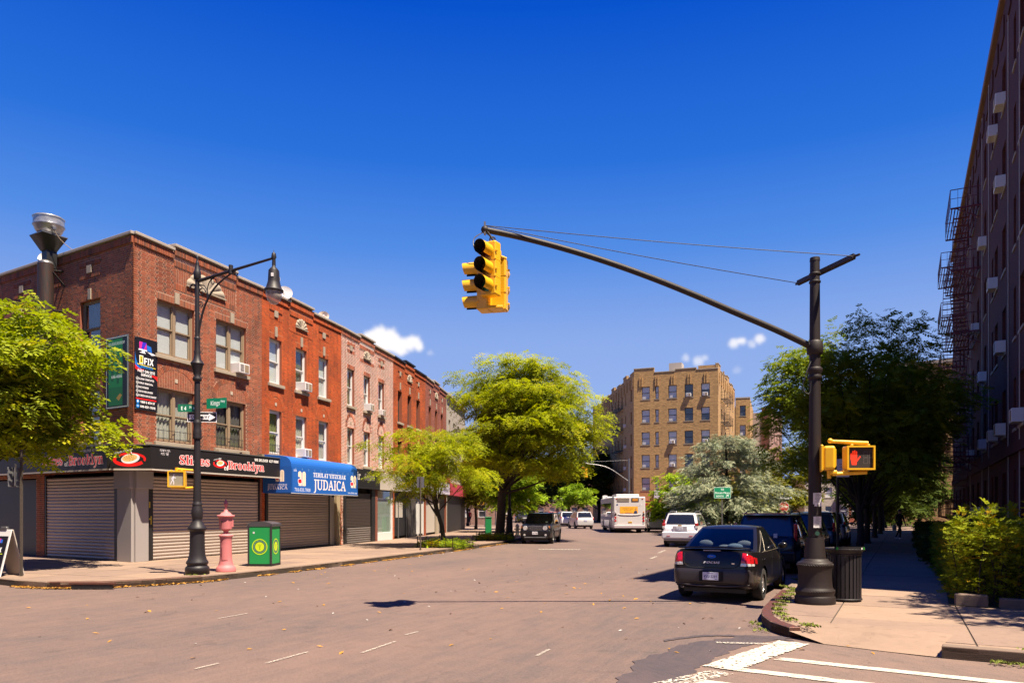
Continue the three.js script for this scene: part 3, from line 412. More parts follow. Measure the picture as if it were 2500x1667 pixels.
  face(out[1], out[2], 512, 266, (c, w, h) => { c.fillStyle = '#161214'; c.fillRect(0, 0, w, h); pizza(c, 256, 150, 1.5); });
  face(out[0], out[1], 2048, 160, (c, w, h) => { c.fillStyle = '#161214'; c.fillRect(0, 0, w, h); txt(c, 'Slices', 1180, 118, 'bold 100px serif', '#e31b1b', { stroke: '#f4e8e8', lw: 6 }); txt(c, 'of', 1490, 128, 'bold 44px serif', '#f2ecec'); txt(c, 'Brooklyn', 1545, 124, 'bold 98px serif', '#e31b1b', { stroke: '#f4e8e8', lw: 6 }); txt(c, 'WE DELIVER  627-9668', 1700, 34, 'bold 26px sans-serif', '#f4f2ee'); });
}
const wins3 = (xs, w) => xs.map(x => ({ x0: x, x1: x + w }));
function rowFront(i, name, label, o) { // one of the identical narrow houses: three windows per floor, shell in the gable panel
  const fr = rowOf(i, name, label), W = ROW[i][3], xs = o.xs, w = o.w, up = wins3(xs, w).map(q => ({ ...q, y0: UY[0], y1: UY[1] })), lo = wins3(xs, w).map(q => ({ ...q, y0: LY[0], y1: LY[1] })), mid = xs[1] + w / 2;
  const arcs = lo.map(q => ({ cx: (q.x0 + q.x1) / 2, cy: LY[1] + .015, rx: w / 2 + .02, ry: .56 })), cp = { x0: mid - .95, x1: mid + .95, y0: 9.72, y1: 10.36 }, sp = [xs[0], xs[2]].map(x => ({ x0: x - .02, x1: x + w + .02, y0: 9.72, y1: 10.22 }));
  const shop = { x0: .2, x1: W - .2, y0: 0, y1: 3.4 };
  brickwork(fr, { x0: 0.003, x1: W - .003, y0: 0, y1: HP, joint: o.joint, tones: o.tones, dark: o.dark, mortar: o.mortar, reveal: o.reveal ?? rev.b1, openings: [...up, ...lo, shop], seed: i * 7 + 1,
    skips: [...arcs.map(arcSkip), ...up.map(q => ({ x0: q.x0 - .04, x1: q.x1 + .04, y0: q.y1, y1: q.y1 + .215 })), { x0: 0, x1: W, y0: 10.44, y1: HP }, { ...cp, y0: cp.y0 - .2, y1: cp.y1 + .06 }, ...sp],
    soldiers: [...up.map(q => [q.x0 - .04, q.x1 + .04, q.y1 + .004, .21, o.head ?? .004]), [.02, mid - .98, 10.46, .21, .05], [mid - .97, mid + .97, 10.6, .21, .055], [mid + .98, W - .02, 10.46, .21, .05], [cp.x0, cp.x1, cp.y1 - .14, .2, .035], [cp.x0, cp.x1, cp.y0 - .19, .18, .012], ...sp.flatMap(q => [[q.x0, q.x1, q.y1 - .15, .15, .035], [q.x0, q.x1, q.y0, .15, .01]])],
    stacked: [...arcs, { ...cp, y1: cp.y1 - .14 }, ...sp.map(q => ({ ...q, y0: q.y0 + .15, y1: q.y1 - .15 }))], arches: arcs });
  for (const q of sp) panel(fr, 'tile_block', (q.x0 + q.x1) / 2 - .13, (q.x0 + q.x1) / 2 + .13, 9.83, 10.1, .02, .05, M.stone);
  shell(fr, mid, 9.82, .45, .48); coping(fr, .003, W - .003, HP, [mid - .97, mid + .97], o.coping ?? M.coping); core(fr, W, HP, 9);
  up.forEach((q, k) => { sash(fr, q, { frame: o.frame ?? M.white, f: .075, inside: o.in?.[k] ?? 'blind', z: o.wz }); if (o.key !== false) panel(fr, 'keystone', (q.x0 + q.x1) / 2 - .08, (q.x0 + q.x1) / 2 + .08, q.y1 + .1, q.y1 + .52, .02, .05, M.stone); });
  lo.forEach((q, k) => sash(fr, q, { frame: o.frame ?? M.white, f: .075, inside: o.in?.[k + 3] ?? 'curtain', rail: k === 0 && i === 1, z: o.wz }));
  return { fr, W, up, lo };
}
{ // orange brick house over the blue awning
  const { fr, W, up, lo } = rowFront(1, 'brick_house', 'orange brick row house over the blue shop awning', { xs: [.53, 2.52, 4.47], w: .9, joint: .009, tones: pal.b2, dark: pal.b2d, mortar: mort.b2, in: ['blind', 'dark', 'blind', 'green', 'curtain', 'curtain'] });
  acUnit(fr, up[1].x0 + .62, UY[0] + .03, 'white air conditioner in an upper window of the orange brick house over the blue awning');
  acUnit(fr, lo[1].x0 + .6, LY[0] + .03, 'white air conditioner just above the blue awning');
  shutter(fr, .3, 5.42, .2, 2.7, .0); panel(fr, 'step', .25, 5.5, .1, .2, .02, .3, M.black); panel(fr, 'post', .2, .3, .15, 3, .0, .12, M.black);
  panel(fr, 'side_door', 5.66, 6.1, .15, 2.45, -.12, .06, M.offwhite); panel(fr, 'door_frame', 5.46, 5.64, .15, 2.6, -.03, .12, M.offwhite); panel(fr, 'brick_pier', 6.12, 6.5, .15, 2.9, -.05, .14, std(.33, .25, .15, .9)); panel(fr, 'transom', 5.46, 6.5, 2.62, 3.5, -.12, .06, M.black);
  // awning with a rounded upper front edge
  const s = new THREE.Shape(); s.moveTo(.03, 2.52); s.lineTo(1.32, 2.52); s.lineTo(1.32, 3.58); s.bezierCurveTo(1.32, 3.9, 1.1, 4.0, .8, 4.02); s.lineTo(.03, 4.08);
  const aw = new THREE.ExtrudeGeometry(s, { depth: 5.7, bevelEnabled: false, curveSegments: 8 }).rotateY(-Math.PI / 2).translate(5.72, 0, 0);
  aw.computeVertexNormals();
  const blue = std(.006, .10, .43, .6), can = put(fr, mesh('awning', aw, blue));
  const trim = mesh('awning_trim', box(5.72, .03, .02, 2.87, 2.515, 1.33), M.white, can);
  const logo = (c, x, y, s) => { c.save(); c.translate(x, y); c.scale(s, s); c.fillStyle = '#f4ddc2'; const L = (dx) => { c.beginPath(); c.moveTo(dx, 150); c.lineTo(dx, 30); c.arc(dx + 24, 30, 24, Math.PI, 0); c.lineTo(dx + 48, 150); c.fill(); }; c.fillRect(8, 118, 34, 32); c.beginPath(); c.arc(26, 30, 24, Math.PI, 0); c.lineTo(50, 150); c.lineTo(28, 150); c.lineTo(28, 62); c.lineTo(2, 62); c.fill(); L(60); c.strokeStyle = '#55504e'; c.lineWidth = 4; c.beginPath(); c.moveTo(84, 34); c.lineTo(84, 150); c.stroke(); c.fillStyle = '#f6eef0'; c.beginPath(); c.roundRect(-2, 80, 56, 50, 16); c.fill(); c.fillStyle = '#e0121e'; c.beginPath(); c.roundRect(3, 85, 46, 40, 13); c.fill(); c.restore(); };
  const blueCss = '#0a5fbe';
  const sign = canvasTex(2048, 500, (c, w, h) => { c.fillStyle = '#1358ad'; c.fillRect(0, 0, w, h); c.fillStyle = '#5b86c4'; for (let i = 0; i < 11; i++) c.fillRect(90 + i * 178, 20, 16, 44); logo(c, 160, 70, 1.95); logo(c, 1790, 60, 1.85); txt(c, '551', 40, 92, 'bold 50px serif', '#e9e6f2'); txt(c, '718.633.7000', 62, 470, '88px serif', '#efeaf2', { sx: .82 }); txt(c, 'TEHILAT YITZCHAK', 585, 170, 'bold 122px serif', '#f3ecf0', { sx: .83 }); txt(c, 'JUDAICA', 610, 418, '280px serif', '#f6dfd8', { sx: .86, stroke: '#f5f1f4', lw: 6 }); txt(c, 'www.llolor.com', 1690, 470, 'bold 46px serif', '#e8e2ee', { sx: .9 }); });
  const sg = mesh('awning_sign', new THREE.PlaneGeometry(5.66, 1.05).translate(2.87, 3.055, 1.345), new THREE.MeshStandardMaterial({ map: sign, roughness: .6 }), can);
  const side = canvasTex(512, 512, (c, w, h) => { c.fillStyle = '#1150a0'; c.fillRect(0, 0, w, h); c.save(); logo(c, 210, 60, 1.6); c.restore(); txt(c, 'TEHILAT YITZCHAK', 256, 372, 'bold 40px serif', '#eadfe8', { align: 'center', sx: .9 }); txt(c, 'JUDAICA', 256, 450, '92px serif', '#f3e4e4', { align: 'center' }); });
  mesh('awning_sign', new THREE.PlaneGeometry(1.22, 1.05).rotateY(-Math.PI / 2).translate(.012, 3.06, .7), new THREE.MeshStandardMaterial({ map: side, roughness: .6 }), can);
}
{ // pale pink house over the black sign
  const { fr, W, up, lo } = rowFront(2, 'brick_house', 'pale brick row house with broad white joints', { xs: [.7, 2.73, 4.74], w: .82, joint: .033, tones: pal.b3, dark: pal.b3d, mortar: mort.b3, key: false, in: ['green', 'curtain', 'dark', 'curtain', 'curtain', 'blind'], head: .02 });
  acUnit(fr, up[1].x0 + .5, UY[0] + .02, 'white air conditioner in the middle upper window of the pale brick house');
  acUnit(fr, up[2].x0 + .3, UY[0] + .02, 'small white air conditioner in the pale brick house beside the deep orange house', undefined, .8);
  panel(fr, 'sign_board', .1, 4.4, 2.95, 3.95, .12, .22, M.black);
  printed(fr, 'sign_lettering', .2, 4.3, 3.05, 3.9, .236, 1024, 220, (c, w, h) => { c.fillStyle = '#141112'; c.fillRect(0, 0, w, h); txt(c, 'Hair', 110, 130, '130px serif', '#cfc7c2', { stroke: '#eee', lw: 3 }); txt(c, 'Salon', 520, 130, '120px serif', '#8d8682'); });
  // perforated roll shutter on a solid lower part
  const hx = []; const sh = new THREE.Shape([[0, 0], [3.05, 0], [3.05, 1.72], [0, 1.72]].map(p => new THREE.Vector2(...p))); for (let j = 0; j < 22; j++) for (let i = 0; i < 36; i++) { const x = .06 + i * .083 + (j % 2) * .04, y = .06 + j * .077; if (x > 2.98) continue; sh.holes.push(new THREE.Path([[x - .026, y - .014], [x - .026, y + .014], [x + .026, y + .014], [x + .026, y - .014]].map(p => new THREE.Vector2(...p)))); }
  const g = put(fr, mesh('grille_shutter', new THREE.ExtrudeGeometry(sh, { depth: .01, bevelEnabled: false }).translate(.5, .98, .0), std(.05, .035, .03, .5)));
  shutter(fr, .42, 3.65, .16, .97, .0, std(.12, .10, .09, .5)); panel(fr, 'post', .2, .42, .15, 2.95, .0, .14, M.black); panel(fr, 'post', 3.65, 4.1, .15, 2.95, .0, .14, M.black); panel(fr, 'shop_window', .42, 3.65, 1, 2.95, -.24, .04, M.room);
  panel(fr, 'brick_pier', 4.12, 4.42, .15, 2.95, .0, .16, std(.17, .05, .03, .9));
  panel(fr, 'shop_frame', 4.44, 6.75, .15, .6, -.02, .1, M.white); panel(fr, 'shop_frame', 4.44, 4.54, .6, 2.9, -.02, .1, M.white); panel(fr, 'shop_frame', 6.65, 6.75, .6, 2.9, -.02, .1, M.white); panel(fr, 'papered_window', 4.54, 6.65, .6, 2.9, -.07, .03, std(.34, .37, .31, .7)); panel(fr, 'shop_glass', 4.54, 6.65, .6, 2.9, -.03, .006, M.glass);
  panel(fr, 'sign_board', 4.42, 6.9, 2.95, 3.9, .1, .2, M.offwhite);
}
{ const { fr } = rowFront(3, 'brick_house', 'deep orange brick row house with dark window openings', { xs: [.85, 2.72, 4.6], w: .78, joint: .008, tones: pal.b4, dark: pal.b2d, mortar: mort.b4, frame: std(.05, .04, .035, .6), in: ['dark', 'dark', 'dark', 'dark', 'dark', 'dark'], coping: M.black, wz: -.24 });
  panel(fr, 'sign_board', .1, 6.5, 2.95, 3.9, .1, .2, std(.3, .29, .29, .7)); panel(fr, 'shop_window', .3, 2.6, .3, 2.9, -.1, .05, M.black); panel(fr, 'poster', .6, 1.9, 1.4, 2.4, -.06, .01, M.offwhite); panel(fr, 'door_frame', 1.0, 1.06, .15, 2.9, -.04, .06, M.galv); panel(fr, 'door_frame', 2.6, 2.68, .15, 2.9, -.04, .06, M.galv); panel(fr, 'brick_pier', 2.7, 4.3, .15, 2.95, -.02, .14, std(.06, .05, .045, .7)); panel(fr, 'shop_window', 4.4, 6.4, .3, 2.9, -.1, .05, std(.5, .48, .45, .6)); for (const x of [4.4, 5.0, 5.6, 6.2]) panel(fr, 'mullion', x, x + .07, .2, 2.9, -.05, .06, M.white); }
{ const { fr } = rowFront(4, 'brick_house', 'dusty red brick row house at the end of the brick row', { xs: [.95, 3.0, 5.0], w: .8, joint: .012, tones: pal.b5, dark: pal.b1d, mortar: mort.b5, frame: std(.05, .04, .035, .6), in: ['dark', 'dark', 'dark', 'dark', 'dark', 'dark'], wz: -.24 });
  panel(fr, 'sign_board', .1, 3.4, 2.95, 3.9, .1, .2, std(.32, .31, .3, .7)); panel(fr, 'shop_window', .3, 3.2, .3, 2.9, -.1, .05, M.offwhite); panel(fr, 'brick_pier', 3.3, 4.2, .15, 2.95, -.02, .14, M.stone); panel(fr, 'shop_window', 4.3, 6.7, .3, 2.9, -.1, .05, M.black);
  panel(fr, 'shop_sign', 3.6, 6.9, 3.0, 3.9, .15, .3, std(.42, .40, .46, .6)); printed(fr, 'sign_lettering', 3.7, 6.8, 3.05, 3.5, .306, 512, 90, (c, w, h) => { c.fillStyle = '#c9c2d2'; c.fillRect(0, 0, w, h); txt(c, 'PHARMACY', 256, 72, 'bold 78px sans-serif', '#2a2560', { align: 'center', sx: 1.05 }); }); panel(fr, 'shop_sign', 5.6, 6.9, 3.92, 4.35, .2, .3, std(.5, .03, .07, .6)); }
{ // pale stone block that ends the row
  const fr = rowOf(5, 'stone_building', 'pale grey stone front at the end of the brick row'), W = 10, pale = std(.42, .36, .30, .9, { map: reps(concreteTex, .3) }), op = []; for (const y of [4.1, 7.05]) for (let i = 0; i < 4; i++) op.push({ x0: 1 + i * 2.3, x1: 1.9 + i * 2.3, y0: y, y1: y + 1.85 });
  const sh = new THREE.Shape([[0, 0], [W, 0], [W, 10.6], [0, 10.6]].map(p => new THREE.Vector2(...p))); for (const q of op) sh.holes.push(new THREE.Path([[q.x0, q.y0], [q.x0, q.y1], [q.x1, q.y1], [q.x1, q.y0]].map(p => new THREE.Vector2(...p))));
  put(fr, mesh('wall', metreUV(new THREE.ExtrudeGeometry(sh, { depth: .3, bevelEnabled: false }).translate(0, 0, -.3)), pale)); op.forEach(q => sash(fr, q, { frame: M.offwhite, inside: 'dark' })); core(fr, W, 10.6, 9);
  panel(fr, 'shop_sign', .2, 9.8, 3.0, 3.9, .15, .3, std(.4, .03, .06, .6)); panel(fr, 'shop_window', .3, 9.7, .2, 2.95, .02, .05, M.black); put(fr, mesh('cornice', rbox(W, .25, .5, .03, W / 2, 10.7, 0), M.coping)); panel(fr, 'end_wall', W - .3, W, 0, 10.5, -4.7, 8.7, pale);
}
// the banner signs at the corner
{ const g = thing('banner_sign', 'black vertical banner listing computer repairs at the brick corner', 'sign', P(-12.21 + .335 * .48 + .942 * .03, 24.02 + .942 * .48 - .335 * .03, 5.08), (90 - 19.6) * deg);
  mesh('panel', box(.92, 2.36, .02, 0, 1.18, 0), M.black, g);
  const t = canvasTex(512, 1310, (c, w, h) => { c.fillStyle = '#120e14'; c.fillRect(0, 0, w, h); c.fillStyle = '#1769c4'; c.beginPath(); c.moveTo(0, 250); c.bezierCurveTo(10, 420, 60, 520, 210, 600); c.lineTo(0, 560); c.fill(); c.fillStyle = '#e01616'; c.beginPath(); c.moveTo(0, 500); c.bezierCurveTo(60, 560, 120, 580, 210, 560); c.bezierCurveTo(150, 640, 40, 610, 0, 570); c.fill(); c.fillStyle = '#d02a8e'; c.fillRect(95, 75, 165, 130); c.fillStyle = '#3a2ac0'; c.beginPath(); c.moveTo(170, 75); c.lineTo(260, 75); c.lineTo(200, 205); c.lineTo(140, 205); c.fill(); c.fillStyle = '#e9e9f2'; c.fillRect(80, 205, 190, 26); c.fillRect(150, 232, 70, 30); c.fillRect(110, 262, 130, 14); c.fillStyle = '#1a66c8'; c.beginPath(); c.moveTo(260, 110); c.lineTo(365, 130); c.lineTo(385, 235); c.lineTo(275, 215); c.fill(); c.fillStyle = '#d8d8e0'; c.beginPath(); c.moveTo(270, 235); c.lineTo(400, 240); c.lineTo(490, 262); c.lineTo(380, 285); c.fill(); c.fillStyle = '#e8c81a'; c.fillRect(108, 330, 66, 130); c.fillStyle = '#fff'; c.fillRect(98, 320, 10, 150); c.fillRect(174, 320, 10, 150); c.fillRect(98, 320, 86, 10); c.fillRect(98, 460, 86, 10); c.fillStyle = '#111'; c.fillRect(130, 380, 22, 60); c.fillRect(130, 350, 22, 18); txt(c, 'FIX', 196, 470, 'bold 168px sans-serif', '#fff', { sx: .86 }); c.fillStyle = '#f2dc22'; c.save(); c.translate(50, 478); c.rotate(.06); c.fillRect(0, 0, 420, 13); c.restore(); txt(c, 'WIRELESS', 120, 545, 'bold 62px sans-serif', '#1f86dc', { sx: 1 }); txt(c, 'FAST ON SITE', 256, 625, 'bold 66px sans-serif', '#fff', { align: 'center', sx: .95 }); txt(c, 'SERVICE', 256, 690, 'bold 64px sans-serif', '#fff', { align: 'center' }); c.fillStyle = '#e01616'; c.beginPath(); c.moveTo(380, 640); c.lineTo(512, 650); c.lineTo(512, 740); c.bezierCurveTo(470, 690, 430, 680, 380, 670); c.fill(); ['SLOW COMPUTER', 'VIRUS REMOVAL', 'NO POWER', 'DATA RECOVERY', 'SCREEN REPLACEMENT'].forEach((s, i) => { c.strokeStyle = '#eee'; c.lineWidth = 7; c.beginPath(); c.arc(52, 745 + i * 75, 25, 0, 7); c.stroke(); c.beginPath(); c.moveTo(40, 742 + i * 75); c.lineTo(52, 756 + i * 75); c.lineTo(72, 728 + i * 75); c.stroke(); txt(c, s, 88, 762 + i * 75, 'bold 48px sans-serif', '#f3eff3', { sx: s.length > 14 ? .76 : .86 }); }); c.fillStyle = '#e01616'; c.fillRect(20, 1095, 470, 22); for (const y of [1160, 1240]) { c.fillStyle = '#1a78c8'; c.beginPath(); c.arc(62, y, 38, 0, 7); c.fill(); } c.fillStyle = '#e8f2fa'; c.fillRect(50, 1150, 24, 24); c.beginPath(); c.moveTo(40, 1154); c.lineTo(62, 1132); c.lineTo(84, 1154); c.fill(); c.fillRect(44, 1234, 36, 12); txt(c, '1869 E 4TH ST', 116, 1180, 'bold 58px sans-serif', '#fff', { sx: .9 }); txt(c, '646-821-7618', 116, 1262, 'bold 58px sans-serif', '#fff', { sx: .98 }); });
  mesh('print', new THREE.PlaneGeometry(.92, 2.36).translate(0, 1.18, .013), new THREE.MeshStandardMaterial({ map: t, roughness: .5 }), g); for (const [x, y] of [[-.44, .03], [.44, .03], [-.44, 2.33], [.44, 2.33]]) mesh('eyelet', cyl(.02, .02, .02, 0, 0, 0, 8).rotateX(Math.PI / 2), M.galv, g, [x, y, .012]); }
{ const X = -12.21 + E4[0] * .84 - .518 * .035, Z = 24.02 + E4[1] * .84 - .855 * .035, g = thing('banner_sign', 'green vertical banner on the shaded side wall by the corner', 'sign', P(X, Z, 5.16), -31.2 * deg);
  mesh('panel', box(1.26, 2.36, .03, 0, 1.18, 0), M.galv, g);
  const t = canvasTex(512, 960, (c, w, h) => { c.fillStyle = '#0c1510'; c.fillRect(0, 0, w, h); c.fillStyle = '#12803c'; c.fillRect(60, 30, 330, 900); c.fillStyle = '#0c5a2a'; c.fillRect(120, 200, 60, 400); c.fillRect(250, 260, 60, 380); c.fillStyle = '#0f6a30'; c.fillRect(60, 680, 330, 250); txt(c, 'BARBERSHOP', 250, 110, 'bold 56px serif', '#d8e2d8', { align: 'center' }); txt(c, '646-4666', 250, 560, 'bold 60px sans-serif', '#e6eee6', { align: 'center' }); c.fillStyle = '#a8863a'; c.beginPath(); c.moveTo(240, 830); c.lineTo(330, 770); c.lineTo(380, 800); c.lineTo(300, 870); c.fill(); c.strokeStyle = '#cfd8d0'; c.lineWidth = 10; c.strokeRect(8, 8, w - 16, h - 16); });
  mesh('print', new THREE.PlaneGeometry(1.22, 2.32).translate(0, 1.18, .018), new THREE.MeshStandardMaterial({ map: t, roughness: .5 }), g); }
// kitchen exhaust on the side wall
{ const u = 4.5, p = .42, X = -12.21 + E4[0] * u - .518 * p, Z = 24.02 + E4[1] * u - .855 * p, g = thing('exhaust_duct', 'rusty black exhaust pipe with a silver fan drum above the parapet', 'exhaust duct', P(X, Z, 4.2), -31.2 * deg);
  const rusty = std(.06, .04, .036, .6, { map: reps(rustTex, 2, 3), metalness: .2 });
  mesh('pipe', merge([cyl(.25, .25, 6.2, 0, 0, 0, 24), cyl(.265, .265, .06, 0, 3.1, 0, 24)]), rusty, g); mesh('dome', new THREE.SphereGeometry(.25, 24, 10, 0, 6.3, 0, 1.57).scale(1, .6, 1).translate(0, 6.2, 0), M.galv, g);
  mesh('neck', box(.34, .75, .34, 0, 6.45, -.12), M.black, g); const hood = new THREE.CylinderGeometry(.6, .26, .5, 4, 1).rotateY(Math.PI / 4).translate(0, 6.92, -.1); mesh('hood', plain(hood), std(.012, .012, .014, .5), g); mesh('hood_plate', box(.86, .03, .86, 0, 7.18, -.1), M.galv, g);
  const alu = std(.72, .71, .72, .34, { metalness: .55, map: reps(grainTex, 1) }); const fan = mesh('fan', lathe([[.2, 7.45], [.36, 7.5], [.46, 7.64], [.52, 7.8], [.55, 7.82], [.52, 7.84], [.52, 8.1], [.55, 8.13], [.5, 8.17], [.4, 8.2], [.05, 8.26], [0, 8.26]], 36), alu, g, [0, .62, -.1]); fan.scale.set(.92, .885, .92); for (const y of [7.83, 8.13]) mesh('band', new THREE.TorusGeometry(.53, .014, 6, 36).rotateX(Math.PI / 2).translate(0, y, 0), M.steel, fan);
  mesh('motor_box', rbox(.1, .12, .1, .02, .5, 7.36, -.02), M.galv, g); mesh('cable', tube([[.5, 7.32, 0], [.58, 7.0, -.2], [.9, 6.62, -.5]], .012, .012, 12, 5), M.tan, g);
  for (const y of [6.0, 4.6]) mesh('bracket', merge([bar([0, y, 0], [.45, y, -.6], .05, .05), bar([.2, y - .05, -.1], [.5, y - .75, -.6], .05, .05)]), M.ironBrown, g); }
// rooftop satellite dishes
function dish(X, Z, y, R, turn, label, col = M.white) { const g = thing('satellite_dish', label, 'satellite dish', P(X, Z, y), turn, 'rooftop satellite dishes'); const d = mesh('reflector', lathe([[0, 0], [.35 * R, .02], [.7 * R, .08], [R, .18], [R * .985, .2], [.7 * R, .1], [0, .02]], 32), col, g, [0, .55 * R + .25, 0], [1.15, 0, 0]); mesh('feed_arm', tube([[0, .25 * R, .05], [0, .1, R * .5], [0, .45, R * .75]], .018, .014, 10, 6), M.galv, g); mesh('feed', rbox(.08, .08, .12, .02, 0, .47, R * .75), M.white, g); mesh('mast', merge([cyl(.025, .025, .55 * R + .25, 0, 0, 0, 8), box(.3, .04, .3, 0, .02, 0)]), M.galv, g); }
dish(-9.75, 31.9, 10.55, .36, .2, 'large white satellite dish above the seam of the two brick houses');
dish(-8.95, 35.4, 10.55, .26, .2, 'small pale satellite dish with an orange stain over the orange house', std(.6, .5, .42, .6));
dish(-16.8, 27.0, 10.4, .3, .2, 'white satellite dish half hidden behind the exhaust pipe');
// ---------- street furniture ----------
const spiral = (cx, cy, r, turns, s = 1) => { const p = []; for (let i = 0; i <= 22; i++) { const t = i / 22, a = t * turns * 6.283, q = r * (1 - .82 * t); p.push([cx + s * q * Math.cos(a), cy + q * Math.sin(a), 0]); } return p; };
{ // ornate lamp post
  const g = thing('street_lamp', 'ornate black cast-iron lamp post with a bracketed arm beside the pink alarm pedestal', 'street lamp', P(-8.2, 19.4, .15));
  const prof = [[0, 0], [.30, 0], [.30, .16], [.28, .2], [.25, .22], [.25, .26], [.275, .29], [.27, .33], [.235, .38], [.2, .5], [.185, .7], [.18, 1.0], [.185, 1.1], [.19, 1.14], [.235, 1.16], [.24, 1.2], [.20, 1.26], [.17, 1.3], [.14, 1.36], [.11, 1.42], [.13, 1.45], [.135, 1.5], [.15, 1.58], [.14, 1.68], [.12, 1.76], [.12, 1.8], [.13, 1.82], [.105, 1.86], [.1, 1.9]];
  mesh('base', lathe(prof, 32), M.iron, g);
  const fl = []; { const n = 16, pos = []; const N = 64, H = 10; const gg = new THREE.CylinderGeometry(.078, .1, 2.0, N, 1, true).translate(0, 2.9, 0), p = gg.attributes.position; for (let i = 0; i < p.count; i++) { const a = Math.atan2(p.getZ(i), p.getX(i)), k = 1 - .09 * Math.pow(Math.abs(Math.cos(a * 8)), 1); p.setX(i, p.getX(i) * k); p.setZ(i, p.getZ(i) * k); } gg.computeVertexNormals(); fl.push(gg); }
  fl.push(lathe([[.1, 3.86], [.115, 3.9], [.1, 3.94], [.11, 4.0], [.1, 4.1], [.09, 4.2], [.1, 4.3], [.105, 4.34], [.085, 4.38], [.08, 4.42]], 20), cyl(.078, .07, 1.1, 0, 4.4, 0, 20), lathe([[.07, 5.5], [.11, 5.53], [.115, 5.6], [.075, 5.66], [.1, 5.72], [.1, 5.8], [.16, 6.0], [.17, 6.02], [.1, 6.12], [.075, 6.3], [.09, 6.34], [.07, 6.4], [.065, 6.7], [.085, 6.73], [.06, 6.78]], 20), cyl(.058, .052, 1.75, 0, 6.7, 0, 16), lathe([[.05, 8.4], [.09, 8.43], [.09, 8.55], [.1, 8.6], [.08, 8.66], [.06, 8.75], [.04, 8.85], [.05, 8.87], [.035, 8.92], [.02, 9.0], [.035, 9.03], [.03, 9.08], [0, 9.12]], 16));
  const sh = 1; mesh('post', merge(fl.map(q => q.scale(1, .911, 1))), M.iron, g);
  // arm, swung out over the road
  const A = grp('arm'); A.name = 'arm'; A.position.set(0, 7.62, 0); A.rotation.y = -17 * deg; A.scale.x = .9; g.add(A);
  mesh('arm_tube', merge([tube([[0, 0, 0], [.9, .14, 0], [2.55, .38, 0]], .045, .03, 20, 10), cyl(.06, .06, .22, 1.15, .1, 0, 10)]), M.iron, A);
  mesh('brace', merge([tube([[.03, -1.75, 0], [.08, -1.2, 0], [.28, -.62, 0], [.62, -.2, 0], [1.05, .06, 0], [1.3, .16, 0]], .032, .022, 26, 8), tube(spiral(1.32, .1, .07, -.6), .016, .012, 14, 6)]), M.iron, A);
  mesh('scrollwork', merge([tube(spiral(.16, -.3, .13, 1.25), .017, .012, 26, 6), tube(spiral(.13, -.62, .1, 1.2, -1), .015, .011, 24, 6), tube(spiral(.55, -.06, .11, 1.2), .015, .011, 24, 6), tube([[.05, -.1, 0], [.25, -.14, 0], [.36, -.32, 0], [.33, -.55, 0]], .016, .014, 14, 6), tube([[.33, -.4, 0], [.38, -.12, 0], [.5, .05, 0]], .015, .013, 10, 6), tube([[.06, -.8, 0], [.16, -.9, 0], [.26, -.72, 0]], .013, .011, 10, 6), tube(spiral(-.12, -.16, .13, .7, -1), .024, .018, 18, 6)]), M.iron, A);
  const L = grp('lantern'); L.position.set(2.57, .4, 0); A.add(L);
  mesh('housing', lathe([[0, .2], [.015, .12], [.05, .1], [.07, .0], [.045, -.04], [.05, -.2], [.045, -.24], [.09, -.28], [.14, -.34], [.155, -.6], [.17, -.66], [.21, -.78], [.25, -.82], [.255, -.86], [.22, -.87]], 28), M.iron, L);
  mesh('globe', lathe([[.215, -.86], [.21, -.95], [.17, -1.08], [.09, -1.17], [0, -1.19]], 28), new THREE.MeshPhysicalMaterial({ color: rgb(.85, .8, .76), roughness: .25, transmission: .75, thickness: 0 }), L);
  for (const [a, y] of [[.4, -.48], [2.6, -.52]]) mesh('label_plate', box(.07, .09, .006, 0, y, .158).rotateY(a), M.white, L);
}
function textSign(name, label, W, H, t, cw, ch, draw, back = M.galv, cat = 'sign') { const g = thing(name, label, cat); mesh('plate', rbox(W, H, t, .004), back, g); mesh('print', new THREE.PlaneGeometry(W - .004, H - .004).translate(0, 0, t / 2 + .002), new THREE.MeshStandardMaterial({ map: canvasTex(cw, ch, draw), roughness: .45 }), g); return g; }
const LP = [-8.2, 19.4]; // the lamp post
